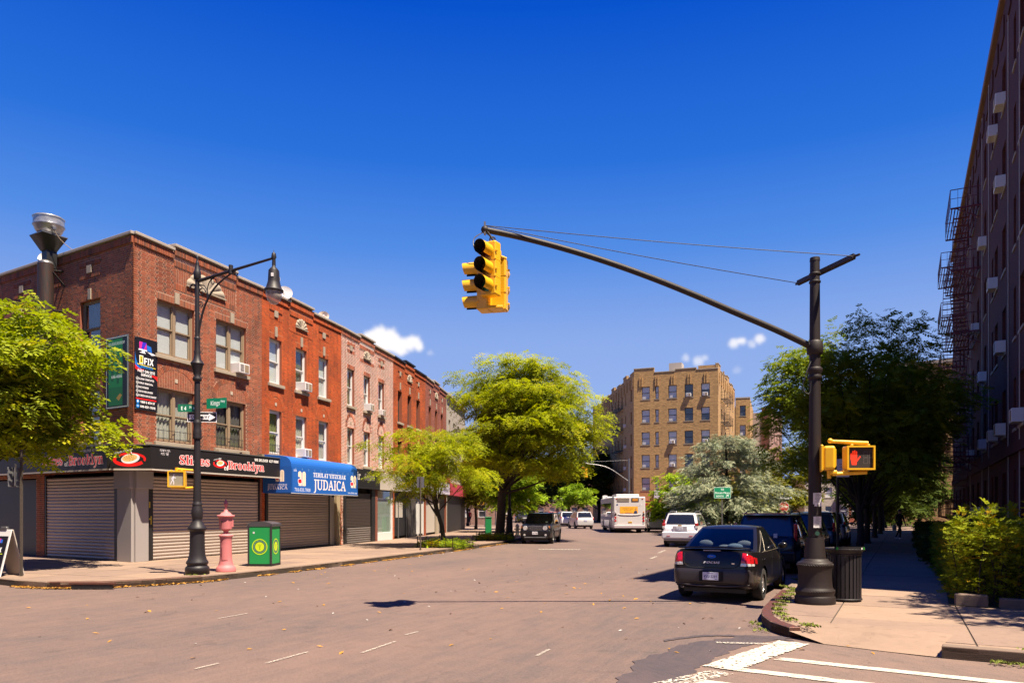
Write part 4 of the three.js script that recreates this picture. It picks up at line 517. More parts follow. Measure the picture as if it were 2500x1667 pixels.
{ let s = textSign('street_sign', 'green street name plate reading Kings Hwy on the lamp post', .64, .27, .012, 512, 216, (c, w, h) => { c.fillStyle = '#0b8a63'; c.fillRect(0, 0, w, h); c.strokeStyle = '#eafff4'; c.lineWidth = 4; txt(c, 'Kings', 100, 150, 'bold 130px sans-serif', '#f2fff8', { sx: .72 }); txt(c, 'Hwy', 360, 95, 'bold 72px sans-serif', '#f2fff8', { sx: .75 }); });
  s.position.copy(P(LP[0] + .45, LP[1] + .14, 4.62)); s.rotation.y = -18 * deg; mesh('clamp', box(.14, .05, .06, -.37, 0, -.01), M.steel, s);
  s = textSign('street_sign', 'green street name plate reading E 4 St on the lamp post', .42, .2, .012, 512, 244, (c, w, h) => { c.fillStyle = '#0a6a4a'; c.fillRect(0, 0, w, h); txt(c, 'E 4', 90, 190, 'bold 170px sans-serif', '#e8f6ee', { sx: .75 }); txt(c, 'St', 350, 120, 'bold 96px sans-serif', '#e8f6ee', { sx: .8 }); });
  s.position.copy(P(LP[0] - .31, LP[1] + .05, 4.48)); s.rotation.y = 6 * deg; mesh('clamp', box(.12, .05, .05, .25, 0, -.01), M.steel, s);
  s = textSign('one_way_sign', 'black and white arrow sign on the lamp post pointing along the shop row', .74, .27, .01, 768, 280, (c, w, h) => { c.fillStyle = '#f0eef2'; c.fillRect(0, 0, w, h); c.fillStyle = '#17141a'; c.beginPath(); c.roundRect(14, 14, w - 28, h - 28, 26); c.fill(); c.fillStyle = '#f0eef2'; c.beginPath(); c.moveTo(50, 75); c.lineTo(560, 75); c.lineTo(560, 36); c.lineTo(735, 140); c.lineTo(560, 244); c.lineTo(560, 205); c.lineTo(50, 205); c.fill(); txt(c, 'ONE WAY', 90, 182, 'bold 120px sans-serif', '#17141a', { sx: .92 }); });
  s.position.copy(P(LP[0] + .06, LP[1] + .16, 4.26)); s.rotation.y = 8 * deg; mesh('clamp', box(.1, .05, .1, -.02, 0, -.03), M.steel, s); }

function pedSignal(name, label, X, Z, y, turn, face, w = .46) { // boxy pedestrian signal with an upper and a lower bracket
  const g = thing(name, label, 'pedestrian signal', P(X, Z, y), turn); const h = .42;
  mesh('case', rbox(w, h, .2, .035, 0, 0, -.04, 3), M.signal, g); const fr = []; fr.push(box(w, .03, .05, 0, h / 2 - .015, .08), box(w, .03, .05, 0, -h / 2 + .015, .08), box(.03, h - .06, .05, -w / 2 + .015, 0, .08), box(.03, h - .06, .05, w / 2 - .015, 0, .08)); mesh('bezel', merge(fr), M.signal, g);
  if (face) { const t = canvasTex(460, 420, face), m = new THREE.MeshStandardMaterial({ map: t, roughness: .6 }); if (face.glow) { m.emissiveMap = canvasTex(460, 420, face.glow); m.emissive = rgb(1, 1, 1); m.emissiveIntensity = .32; } mesh('lens', new THREE.PlaneGeometry(w - .05, h - .05).translate(0, 0, .066), m, g); }
  for (const s of [-1, 1]) mesh('hinge', rbox(.04, .03, .05, .008, s * w * .3, h / 2 + .012, .05), M.signal, g);
  return g;
}
const walkMan = c => { c.fillStyle = '#4a473c'; c.fillRect(0, 0, 460, 420); c.fillStyle = '#8d8775'; c.fillRect(0, 40, 460, 380); c.strokeStyle = '#d8d4e2'; c.fillStyle = '#d8d4e2'; c.lineCap = 'round'; c.beginPath(); c.arc(150, 90, 22, 0, 7); c.fill(); c.lineWidth = 34; c.beginPath(); c.moveTo(140, 140); c.lineTo(120, 230); c.stroke(); c.lineWidth = 20; for (const p of [[[120, 230], [150, 290], [145, 360]], [[115, 230], [85, 290], [55, 350]], [[142, 145], [190, 180], [205, 170]], [[136, 150], [95, 175], [85, 215]]]) { c.beginPath(); c.moveTo(...p[0]); c.lineTo(...p[1]); c.lineTo(...p[2]); c.stroke(); } };
{ const s = pedSignal('pedestrian_signal', 'yellow walk signal with a white walking figure on the lamp post', LP[0] - .47, LP[1] - .12, 2.62, 10 * deg, walkMan, .42);
  mesh('bracket', merge([rod([-.02, .26, -.05], [.52, .22, -.05], .035, .035, 10), rod([.05, -.24, -.05], [.52, -.21, -.05], .035, .035, 10), rbox(.3, .04, .16, .015, 0, -.235, -.03), cyl(.045, .045, .1, -.02, .2, -.05, 10)]), M.signal, s); }
{ // pink fire-alarm pedestal
  const g = thing('alarm_pedestal', 'faded pink cast-iron alarm box on a fluted pedestal', 'alarm box', P(-7.78, 20.25, .15), .2);
  const pk = new THREE.MeshPhysicalMaterial({ color: rgb(.52, .16, .165), roughness: .6, bumpMap: reps(grainTex, 2), bumpScale: .003 });
  mesh('pedestal', lathe([[0, 0], [.255, 0], [.26, .02], [.255, .1], [.225, .14], [.2, .17], [.19, .2], [.165, .3], [.155, .45], [.15, .7], [.15, .85], [.165, .93], [.185, .96], [.19, .99], [.16, 1.01], [.1, 1.03], [.065, 1.05], [.065, 1.09], [.1, 1.13], [.13, 1.16]], 28), pk, g);
  mesh('alarm_box', merge([new THREE.CylinderGeometry(.185, .17, .3, 8).rotateY(.39).translate(0, 1.31, 0), rbox(.06, .2, .1, .01, .165, 1.31, 0)]), pk, g);
  mesh('cap', lathe([[.17, 1.45], [.2, 1.47], [.23, 1.5], [.23, 1.53], [.15, 1.55], [.12, 1.6], [.06, 1.62], [.055, 1.68], [.03, 1.7], [.04, 1.8], [.065, 1.82], [.055, 1.84], [.05, 1.87], [.035, 1.92], [0, 1.97]], 20), pk, g);
  mesh('hatch', new THREE.CylinderGeometry(.168, .175, .42, 10, 1, true, -.45, .9).translate(0, .53, 0), pk, g); mesh('door_latch', rbox(.03, .05, .02, .006, -.08, 1.36, .17), M.iron, g);
}
{ // solar compactor bin
  const g = thing('compactor_bin', 'bright green street bin with a dark rounded lid and round yellow emblems', 'bin', P(-7.5, 22.55, .15), -3 * deg), W = .7, D = .72, H = 1.28;
  const green = std(.01, .26, .062, .5); mesh('body', rbox(W, H - .14, D, .012, 0, .06 + (H - .14) / 2, 0), green, g); mesh('plinth', box(W + .03, .07, D + .03, 0, .035, 0), M.black, g);
  const cpm = std(.03, .027, .03, .5); for (const x of [-1, 1]) for (const z of [-1, 1]) mesh('corner_post', box(.05, H - .1, .05, x * (W / 2 - .012), .05 + (H - .1) / 2, z * (D / 2 - .012)), cpm, g);
  const s = new THREE.Shape(); s.moveTo(-D / 2 - .02, 0); s.lineTo(-D / 2 - .02, .08); s.bezierCurveTo(-.2, .18, .2, .18, D / 2 + .02, .08); s.lineTo(D / 2 + .02, 0); mesh('lid', new THREE.ExtrudeGeometry(s, { depth: W + .04, bevelEnabled: false, curveSegments: 10 }).translate(0, 0, -(W + .04) / 2).rotateY(0).translate(0, H - .1, 0), std(.06, .055, .06, .4), g);
  const em = canvasTex(256, 256, c => { c.clearRect(0, 0, 256, 256); c.fillStyle = '#0c8f3e'; c.fillRect(0, 0, 256, 256); c.fillStyle = '#b8d818'; c.beginPath(); c.arc(128, 128, 124, 0, 7); c.fill(); c.fillStyle = '#0a4a40'; c.beginPath(); c.arc(128, 128, 108, 0, 7); c.fill(); c.fillStyle = '#c4dc1e'; c.beginPath(); c.arc(128, 128, 72, 0, 7); c.fill(); c.strokeStyle = '#7da018'; c.lineWidth = 7; for (const k of [-28, 0, 28]) { c.beginPath(); c.moveTo(128 + k, 84); c.lineTo(128 - k * .4, 172); c.stroke(); } c.fillStyle = '#9fc8a0'; for (let i = 0; i < 34; i++) { c.save(); c.translate(128, 128); c.rotate(i * .185); c.fillRect(-3, -100, 6, 18); c.restore(); } });
  const emMat = new THREE.MeshStandardMaterial({ map: em, roughness: .5 }); mesh('emblem', new THREE.CircleGeometry(.245, 40).translate(0, .58, D / 2 + .003), emMat, g); mesh('emblem', new THREE.CircleGeometry(.245, 40).rotateY(Math.PI / 2).translate(W / 2 + .003, .58, 0), emMat, g); mesh('sticker', new THREE.CircleGeometry(.035, 6).translate(-.18, 1.0, D / 2 + .003), M.white, g);
}
{ // sandwich board
  const g = thing('sandwich_board', 'white-framed sandwich board with a dark repair poster on the pavement', 'sandwich board', P(-12.95, 19.0, .15), -24 * deg);
  for (const s of [-1, 1]) { const p = grp('board'); p.rotation.x = -s * .24; p.position.set(0, 0, s * .3); g.add(p); mesh('panel', rbox(.66, 1.22, .03, .012, 0, .6, 0), s > 0 ? M.white : M.offwhite, p); if (s > 0) mesh('print', new THREE.PlaneGeometry(.56, .95).translate(0, .56, .018), new THREE.MeshStandardMaterial({ map: canvasTex(256, 434, (c, w, h) => { c.fillStyle = '#141017'; c.fillRect(0, 0, w, h); c.fillStyle = '#c22a86'; c.fillRect(90, 30, 50, 50); c.fillStyle = '#2560c8'; c.fillRect(130, 40, 40, 40); txt(c, 'FIX', 128, 190, 'bold 80px sans-serif', '#fff', { align: 'center' }); c.fillStyle = '#cde02a'; c.fillRect(40, 205, 180, 8); for (let i = 0; i < 5; i++) { c.fillStyle = i % 2 ? '#d42020' : '#ddd'; c.fillRect(30, 245 + i * 36, 120 + 40 * (i % 2), 12); } }), roughness: .5 }), p); }
  mesh('handle', rbox(.3, .1, .1, .02, 0, 1.2, 0), M.galv, g);
}
{ const g = thing('sign_pole', 'rusty pole with two angled sign plates beside the sandwich board', 'sign pole', P(-12.42, 18.85, .15)); mesh('pole', box(.05, 3.2, .05, 0, 1.6, 0), M.barkPale, g); mesh('plate', rbox(.02, .55, .34, .004, -.12, 2.55, .06), M.galv, g, null, [0, .5, 0]); mesh('plate', rbox(.02, .5, .34, .004, .14, 2.5, .1), M.galv, g, null, [0, -.6, .1]); }
{ const g = thing('sign_pole', 'thin bare metal pole at the kerb before the young tree', 'sign pole', P(-3.85, 31.3, .15)); mesh('pole', merge([cyl(.032, .03, 3.1, 0, 0, 0, 10), cyl(.045, .045, .06, 0, 0, 0, 10)]), M.barkPale, g); mesh('plate', rbox(.3, .45, .012, .004, 0, 2.85, -.03), M.galv, g); }

// ---------- signal mast at the right-hand corner ----------
const MP = [5.43, 13.35]; // mast foot
const tip = [-.46, 12.62, 6.56], sigC = [-.42, 12.6];
{ const g = thing('signal_mast', 'massive dark brown signal mast with a long curved arm and guy wires', 'signal mast', P(MP[0], MP[1], .15));
  const base = mesh('base', lathe([[0, 0], [.345, 0], [.35, .02], [.345, .12], [.325, .135], [.32, .16], [.335, .2], [.335, .24], [.31, .27], [.295, .3], [.285, .4], [.28, .52], [.285, .6], [.3, .66], [.305, .7], [.29, .735], [.25, .75], [.235, .77], [.22, .79], [.2, .8]], 40), M.ironBrown, g);
  const rope = (y, r, n) => { const b = []; for (let i = 0; i < n; i++) { const a = i / n * 6.283; b.push(new THREE.CapsuleGeometry(.016, .03, 2, 5).rotateX(.9).rotateY(-a).translate(Math.cos(a) * r, y, Math.sin(a) * r)); } return merge(b); };
  mesh('rope_moulding', rope(.685, .3, 44), M.ironBrown, base); mesh('rope_moulding', rope(.225, .325, 48), M.ironBrown, base);
  const pos = []; for (let k = 0; k < 8; k++) { const a = k * Math.PI / 4; }
  mesh('plinth', new THREE.CylinderGeometry(.165, .205, .4, 8).translate(0, .97, 0), M.ironBrown, g);
  mesh('post', new THREE.CylinderGeometry(.088, .125, 5.0, 8).translate(0, 3.64, 0), M.ironBrown, g);
  for (const c of [[[.1, 4.0], [.125, 4.02], [.115, 4.07], [.1, 4.1], [.13, 4.14], [.13, 4.2], [.1, 4.22]], [[.095, 4.44], [.135, 4.46], [.14, 4.55], [.135, 4.66], [.095, 4.7]], [[.088, 5.72], [.1, 5.73], [.1, 5.76], [.088, 5.77]], [[.088, 5.86], [.1, 5.87], [.1, 5.9], [.088, 5.91]]]) mesh('collar', lathe(c, 16), M.ironBrown, g);
  mesh('cap', cyl(.09, .085, .06, 0, 6.12, 0, 12), M.ironBrown, g);
  const d = [tip[0] - MP[0], tip[1] - MP[1]], T = [d[0], tip[2] - .15, -d[1]]; // in mast space
  const mid = f => [T[0] * f, 0, T[2] * f];
  const armP = [[0, 4.56], [.12, 4.86], [.25, 5.15], [.38, 5.44], [.5, 5.69], [.63, 5.93], [.75, 6.12], [.88, 6.29], [1.0, T[1]]].map(([f, y]) => [T[0] * f, y, T[2] * f]);
  mesh('arm', tube(armP, .058, .05, 40, 12), M.ironBrown, g); mesh('arm_cap', new THREE.SphereGeometry(.066, 14, 10).translate(...T), M.ironBrown, g);
  const c0 = [-.05, 5.93, -.66], c1 = [.36, 5.95, .76]; // crossbar for the guy wires
  mesh('crossbar', merge([bar(c0, c1, .07, .08), rod([c0[0] * 1.12, c0[1], c0[2] * 1.12], [c0[0] * .9, c0[1], c0[2] * .9], .02), rod([c1[0] * 1.12, c1[1], c1[2] * 1.12], [c1[0] * .9, c1[1], c1[2] * .9], .02)]), M.ironBrown, g);
  const wire = a => { const p = []; for (let i = 0; i <= 10; i++) { const t = i / 10; p.push([lerp(a[0], T[0], t), lerp(a[1], T[1] + .07, t) - .03 * Math.sin(Math.PI * t), lerp(a[2], T[2], t)]); } return tube(p, .007, .007, 30, 5); };
  mesh('guy_wire', wire(c0), M.black, g); mesh('guy_wire', wire(c1), M.black, g); mesh('cable_loop', tube([[-.08, 4.35, .06], [-.2, 4.1, .12], [-.26, 3.8, .12], [-.16, 3.72, .14], [-.12, 3.95, .13]], .011, .011, 20, 5), M.black, g);
  mesh('wire_clamp', box(.03, .2, .1, T[0], T[1] + .02, T[2]), M.galv, g);
}
{ // hanging traffic light: three faces of three lenses
  const y0 = 5.2, g = thing('traffic_light', 'yellow traffic light with several faces hanging from the mast arm', 'traffic light', P(sigC[0] + .14, sigC[1], y0), 0);
  const sec = .285, H = 3 * sec; const black = std(.006, .006, .006, .9);
  const lens = [std(.16, .012, .01, .3), std(.2, .1, .008, .3), std(.008, .12, .07, .3)];
  function face(a, off, y, main) {
    const f = grp('signal_head'); f.rotation.y = a; f.position.set(Math.sin(a) * off, y, Math.cos(a) * off); g.add(f);
    mesh('housing', merge([rbox(.3, H + .04, .2, .03, 0, H / 2, 0, 3), ...[0, 1, 2].map(k => box(.305, .012, .205, 0, k * sec - .002 + (k ? 0 : .004), 0)), ...[.12, .4, .7].flatMap(v => [rbox(.035, .03, .03, .006, .16, v, .08), rbox(.035, .03, .03, .006, -.16, v, .08)])]), M.signal, f);
    for (let k = 0; k < 3; k++) {
      const yy = (2 - k + .5) * sec; mesh('lens', new THREE.SphereGeometry(.2, 20, 8, 0, 6.3, 0, .55).rotateX(Math.PI / 2).translate(0, yy, -.065), lens[k], f);
      const vis = new THREE.CylinderGeometry(.112, .116, .27, 28, 4, true, Math.PI * 1.17, Math.PI * 1.66); vis.rotateX(Math.PI / 2).rotateZ(Math.PI); const p = vis.attributes.position; for (let i = 0; i < p.count; i++) { const yq = p.getY(i); if (p.getZ(i) > 0) p.setZ(i, p.getZ(i) + (yq * .22)); }
      vis.computeVertexNormals(); vis.translate(0, yy, .225); const v = mesh('visor', vis, M.signal, f); v.rotation.x = 0; const inner = vis.clone(); const q = inner.attributes.position; for (let i = 0; i < q.count; i++) { q.setX(i, q.getX(i) * .965); q.setY(i, yy + (q.getY(i) - yy) * .965); } mesh('visor_lining', inner, black, f);
    }
    return f;
  }
  face(-28 * deg, .17, .2, true); face(-104 * deg, .19, 0); face(166 * deg, .2, .04);
  mesh('hub', merge([rbox(.2, .1, .2, .02, 0, H + .07, 0), rbox(.26, .05, .26, .015, 0, .02, 0), cyl(.03, .03, .1, 0, H + .12, 0, 10), new THREE.SphereGeometry(.05, 12, 8).translate(0, H + .24, 0), rod([0, H + .08, 0], [.18, H + .04, -.1], .025)]), M.signal, g);
  mesh('hanger', merge([rod([0, H + .26, 0], [-.16, H + .5, 0], .018), new THREE.TorusGeometry(.045, .013, 6, 14).translate(-.05, H + .33, 0), rod([-.2, H + .47, 0], [-.04, H + .36, 0], .012)]), M.ironBrown, g);
  mesh('cable', tube([[-.2, H + .46, 0], [-.36, H + .34, .02], [-.36, H + .18, .06], [-.22, H + .05, .08]], .009, .009, 16, 5), M.galv, g);
}
const hand = c => { c.fillStyle = '#2a2320'; c.fillRect(0, 0, 560, 420); c.strokeStyle = '#4a423e'; c.lineWidth = 12; for (const x of [290, 395]) { c.strokeRect(x, 90, 72, 110); c.strokeRect(x, 210, 72, 110); } handShape(c, '#c2200a'); };
const handShape = (c, col) => { c.strokeStyle = c.fillStyle = col; c.lineCap = 'round'; c.lineWidth = 26; for (const [x, y0, y1] of [[62, 130, 240], [94, 84, 230], [126, 72, 230], [158, 92, 240]]) { c.beginPath(); c.moveTo(x, y0); c.lineTo(x, y1); c.stroke(); } c.beginPath(); c.moveTo(50, 210); c.lineTo(172, 220); c.lineTo(160, 350); c.lineTo(72, 350); c.fill(); c.lineWidth = 28; c.beginPath(); c.moveTo(165, 270); c.lineTo(222, 190); c.stroke(); };
hand.glow = c => { c.fillStyle = '#000'; c.fillRect(0, 0, 560, 420); handShape(c, '#ff3a10'); c.fillStyle = '#5a1006'; for (let y = 70; y < 360; y += 15) for (let x = 44; x < 240; x += 14) c.fillRect(x, y, 4, 4); };
{ const s = pedSignal('pedestrian_signal', 'yellow crossing signal showing a lit orange hand', MP[0] + .62, MP[1] - .36, 2.72, -2 * deg, hand, .48);
  mesh('bracket', merge([rod([-.48, .29, .02], [.16, .26, -.02], .032, .036, 10), rod([-.48, -.28, .05], [.14, -.25, -.02], .036, .032, 10), new THREE.SphereGeometry(.045, 10, 8).translate(-.5, .3, .02), rbox(.12, .07, .12, .02, -.46, -.25, .03), cyl(.035, .035, .14, -.52, -.36, .02, 10), rbox(.1, .06, .1, .02, -.25, -.24, .02)]), M.signal, s); }
{ const g = thing('pedestrian_signal', 'yellow crossing signal seen edge-on with its blank back to the road', 'pedestrian signal', P(MP[0] + .12, MP[1] - .25, 2.72), 70 * deg); mesh('case', rbox(.42, .42, .2, .05, 0, 0, .02, 3), M.signal, g); mesh('bezel', merge([rbox(.46, .46, .05, .02, 0, 0, -.1)]), M.signal, g); mesh('door_rib', rbox(.3, .3, .02, .009, 0, 0, .125), M.signal, g); }
for (const [y, w, h, a, label] of [[1.92, .15, .2, .0, 'white paper notice with torn tabs taped to the mast'], [1.5, .14, .2, .05, 'weathered white paper notice low on the mast']]) { const g = thing('paper_notice', label, 'notice', P(MP[0] - .01, MP[1] - .132, y), a); const sh = new THREE.Shape(); sh.moveTo(-w / 2, 0); for (let i = 0; i < 6; i++) { const x = -w / 2 + i * w / 6; const d = y > 1.8 && (i * 7) % 3 ? .04 : 0; sh.lineTo(x, -d); sh.lineTo(x + w / 6, -d); } sh.lineTo(w / 2, h); sh.lineTo(-w / 2, h); const ge = new THREE.ExtrudeGeometry(sh, { depth: .003, bevelEnabled: false }); mesh('sheet', ge, M.white, g); const ln = []; for (let i = 0; i < 7; i++) ln.push(box(w * (.4 + .07 * ((i * 3) % 5)), .006, .002, (i % 2) * .01, h * .9 - i * .023, .005)); mesh('print', merge(ln), M.curtainDark, g); }
{ const g = thing('sticker', 'dark green round sticker on the mast below the notices', 'sticker', P(MP[0] - .01, MP[1] - .133, 1.4)); mesh('disc', new THREE.CylinderGeometry(.04, .04, .004, 16).rotateX(Math.PI / 2), std(.01, .05, .035, .5), g); }
{ // slatted litter basket
  const g = thing('litter_basket', 'black slatted metal litter basket beside the signal mast', 'litter basket', P(6.12, 13.72, .15)), N = 26;
  for (let i = 0; i < N; i++) { const a = i / N * 6.283; const s = mesh('slat', new THREE.BoxGeometry(.05, .9, .012).translate(0, .47, 0), M.iron, g, [Math.sin(a) * .285, 0, Math.cos(a) * .285], [0, a, 0]); s.rotation.order = 'YXZ'; }
  mesh('rim', merge([new THREE.TorusGeometry(.335, .022, 8, 40).rotateX(Math.PI / 2).translate(0, .95, 0), new THREE.TorusGeometry(.29, .012, 6, 40).rotateX(Math.PI / 2).translate(0, .86, 0), lathe([[.28, .84], [.3, .88], [.335, .95]], 40)]), M.iron, g); mesh('foot', merge([new THREE.TorusGeometry(.29, .02, 8, 40).rotateX(Math.PI / 2).translate(0, .04, 0), cyl(.27, .27, .03, 0, .02, 0, 32)]), M.iron, g); mesh('liner', new THREE.CylinderGeometry(.255, .245, .8, 28, 1, true).translate(0, .46, 0), M.black, g);
  mesh('name_band', new THREE.CylinderGeometry(.352, .352, .07, 40, 1, true, -.9, 1.8).translate(0, .97, 0), M.black, g); const st = std(.02, .3, .03, .5); for (const a of [-.75, .75]) mesh('band_mark', box(.03, .045, .004).translate(0, .97, .355).rotateY(a), st, g); mesh('band_mark', new THREE.CircleGeometry(.02, 14).translate(0, .97, .356).rotateY(.55), M.white, g);
}
{ const g = thing('sign_pole', 'steel pole with a white parking sign behind the crossing signal', 'sign pole', P(8.4, 19.2, .15)); mesh('pole', box(.055, 3.1, .055, 0, 1.55, 0), M.ironBrown, g); mesh('plate', rbox(.32, .46, .01, .004, .12, 2.75, .04), M.white, g); mesh('print', box(.24, .02, .004, .12, 2.6, .05), std(.45, .02, .03, .5), g); for (const y of [2.85, 2.78]) mesh('print', box(.2, .012, .004, .12, y, .05), std(.4, .05, .06, .5), g); }
// ---------- vehicles ----------
const csg = new Evaluator(); csg.attributes = ['position', 'normal']; csg.useGroups = false;
const carGlass = new THREE.MeshPhysicalMaterial({ color: rgb(.012, .014, .018), roughness: .04, clearcoat: 1, clearcoatRoughness: .02 });
const carGlassBlue = new THREE.MeshPhysicalMaterial({ color: rgb(.03, .05, .075), roughness: .04, clearcoat: 1, clearcoatRoughness: .02 });
const redLamp = new THREE.MeshPhysicalMaterial({ color: rgb(.42, .008, .012), roughness: .12, clearcoat: 1 }), clearLamp = new THREE.MeshPhysicalMaterial({ color: rgb(.6, .6, .6), roughness: .1, metalness: .3, clearcoat: 1 }), amberLamp = std(.6, .18, .01, .3);
const trim = std(.02, .019, .02, .55), plateMat = std(.6, .6, .62, .5);
const interp = (tab, z, k) => { let i = 0; while (i < tab.length - 2 && tab[i + 1][0] < z) i++; const a = tab[i], b = tab[i + 1], t = clamp((z - a[0]) / (b[0] - a[0])), s = t * t * (3 - 2 * t); return lerp(a[k], b[k], lerp(t, s, .5)); };
function surfGeo(nu, nv, f) { const p = [], u = [], ix = []; for (let j = 0; j <= nv; j++) for (let i = 0; i <= nu; i++) { const q = f(i / nu, j / nv); p.push(...q); u.push(i / nu, j / nv); } for (let j = 0; j < nv; j++) for (let i = 0; i < nu; i++) { const a = j * (nu + 1) + i; ix.push(a, a + 1, a + nu + 2, a, a + nu + 2, a + nu + 1); } const g = new THREE.BufferGeometry(); g.setAttribute('position', new THREE.Float32BufferAttribute(p, 3)); g.setAttribute('uv', new THREE.Float32BufferAttribute(u, 2)); g.setIndex(ix); g.computeVertexNormals(); return g; }
// local axes: the car drives toward -z, x to its right. body table rows: [z, yTop, halfWidth, yBottom]
function car(name, label, X, Z, heading, o) {
  const g = thing(name, label, o.category ?? 'car', P(X, Z), -heading * deg, o.group), B = o.body, z0 = B[0][0], z1 = B[B.length - 1][0], col = o.paint;
  const prof = [[0, 0], [.8, 0], [.93, .05], [.985, .2], [1, .42], [.995, .6], [.965, .8], [.915, .93], [.83, .985], [.5, 1.0], [0, 1.005]], N = 44, K = prof.length * 2 - 1;
  const ring = z => { const yt = interp(B, z, 1), w = interp(B, z, 2), yb = interp(B, z, 3), out = []; for (let k = 0; k < K; k++) { const q = k < prof.length ? prof[k] : prof[2 * prof.length - 2 - k], s = k < prof.length ? 1 : -1; out.push([s * q[0] * w, yb + q[1] * (yt - yb), z]); } return out; };
  const p = [], ix = [], zz = []; for (let i = 0; i <= N; i++) { const t = i / N; zz.push(lerp(z0, z1, .5 - .5 * Math.cos(Math.PI * t) * .62 - .5 * (1 - 2 * t) * .38)); }
  zz.forEach(z => ring(z).forEach(q => p.push(...q))); for (let i = 0; i < N; i++) for (let k = 0; k < K; k++) { const a = i * K + k, b = i * K + (k + 1) % K; ix.push(a, a + K, b, b, a + K, b + K); }
  for (const [i, fl] of [[0, 0], [N, 1]]) { const c = p.length / 3, r = ring(zz[i]); p.push(0, (r[0][1] + r[prof.length - 1][1]) / 2, zz[i]); for (let k = 0; k < K; k++) { const a = i * K + k, b = i * K + (k + 1) % K; fl ? ix.push(c, b, a) : ix.push(c, a, b); } }
  let bg = new THREE.BufferGeometry(); bg.setAttribute('position', new THREE.Float32BufferAttribute(p, 3)); bg.setIndex(ix); bg.computeVertexNormals(); if (bg.index) { const a = bg.attributes.normal; }
  bg = toCreasedNormals(bg, .6);
  let br = new Brush(bg); for (const az of o.axles) { const c = new Brush(new THREE.CylinderGeometry(o.wheelR * 1.13, o.wheelR * 1.13, 3, 28).rotateZ(Math.PI / 2).translate(0, o.wheelR * 1.02, az)); c.updateMatrixWorld(); br.updateMatrixWorld(); br = csg.evaluate(br, c, SUBTRACTION); }
  const bodyM = mesh('body', plain(br.geometry), col, g); mesh('underbody', box(o.width - .5, .3, z1 - z0 - .5, 0, .33, (z0 + z1) / 2), trim, g);
  // cabin: an upper shell between the belt line and the roof
  const C = o.cabin, y = t => lerp(C.y0, C.y1, t), zr = t => lerp(C.rear[0], C.rear[1], Math.pow(t, C.rp ?? 1)), zf = t => lerp(C.front[0], C.front[1], t), hw = t => lerp(C.w0, C.w1, t * t * .35 + t * .65);
  const S = (s, u, v) => { const ww = hw(v) * (1 - .035 * Math.pow(Math.abs(2 * u - 1), 4)), f = zf(v) + .1, r = zr(v) - .1; return [s * ww, y(v), lerp(f, r, u)]; };
  const Rr = (u, v) => { const q = 2 * u - 1, ww = hw(v) * .965; return [q * ww, y(v), zr(v) - .1 * Math.pow(Math.abs(q), 3.2)]; }, Ff = (u, v) => { const q = 2 * u - 1, ww = hw(v) * .965; return [q * ww, y(v), zf(v) + .1 * Math.pow(Math.abs(q), 2.4)]; };
  const rwn = o.rearWin ?? [.06, .94, .1, .9]; const rise = C.crown ?? .045; const T = (u, v) => { const q = 2 * u - 1, e = 2 * v - 1, a = Ff(u, 1), b = Rr(u, 1); return [q * hw(1) * (.965 + .035 * (1 - Math.pow(Math.abs(e), 4))), C.y1 + rise * (1 - Math.pow(Math.abs(q), 3)) * (1 - Math.pow(Math.abs(e), 4)), lerp(a[2], b[2], v)]; };
  const shell = merge([surfGeo(20, 8, (u, v) => S(1, u, v)), surfGeo(20, 8, (u, v) => S(-1, u, v)), ...(o.openRear ? [[0, rwn[0], 0, 1], [rwn[1], 1, 0, 1], [rwn[0], rwn[1], 0, rwn[2]], [rwn[0], rwn[1], rwn[3], 1]].map(q => surfGeo(10, 6, (u, v) => Rr(lerp(q[0], q[1], u), lerp(q[2], q[3], v)))) : [surfGeo(16, 8, Rr)]), surfGeo(16, 8, Ff), surfGeo(16, 14, T)]);
  mesh('cabin', shell, col, g);
  const patch = (f, nm, u0, u1, v0, v1, mat, off, par = g, shape) => { const gg = surfGeo(14, 8, (u, v) => { const [a, b] = shape ? shape(u, v) : [lerp(u0, u1, u), lerp(v0, v1, v)]; return f(a, b); }); const pp = gg.attributes.position; const ctr = [0, C.y0 - .2, (zr(.5) + zf(.5)) / 2]; for (let i = 0; i < pp.count; i++) { const q = f === Rr ? [0, .3, 1] : f === Ff ? [0, .35, -1] : [Math.sign(pp.getX(i)), .25, 0], L = Math.hypot(...q); pp.setXYZ(i, pp.getX(i) + q[0] / L * off, pp.getY(i) + q[1] / L * off, pp.getZ(i) + q[2] / L * off); } gg.computeVertexNormals(); return mesh(nm, gg, mat, par); };
  const glass = o.glass ?? carGlass;
  const rw = rwn; patch(Rr, 'rear_window', rw[0], rw[1], rw[2], rw[3], o.rearGlass ?? glass, .006); patch(Ff, 'windscreen', .07, .93, .06, .92, o.frontGlass ?? glass, .006);
  for (const s of [1, -1]) for (const [a, b, c, d, e] of o.sideWins) { const f = (u, v) => S(s, u, v); patch(f, 'side_window', 0, 1, 0, 1, glass, .006, g, (u, v) => { const vv = lerp(.08, .9, v); return [lerp(lerp(a, c, vv), lerp(b, d, vv), u), vv]; }); }
  // wheels
  const R = o.wheelR; for (const az of o.axles) for (const s of [1, -1]) {
    const w = grp('wheel'); w.position.set(s * (o.width / 2 - .12), R, az); g.add(w);
    mesh('tyre', lathe([[R * .62, -.1], [R * .9, -.105], [R * .985, -.085], [R, -.05], [R, .05], [R * .985, .085], [R * .9, .105], [R * .62, .1]], 32).rotateZ(Math.PI / 2), M.rubber, w);
    const sp = [lathe([[R * .66, -.06], [R * .64, .075], [R * .58, .07], [R * .56, -.02]], 28).rotateZ(-Math.PI / 2 * s), cyl(.055, .05, .04, 0, -.02, 0, 14).rotateZ(-Math.PI / 2 * s).translate(s * .06, 0, 0)];
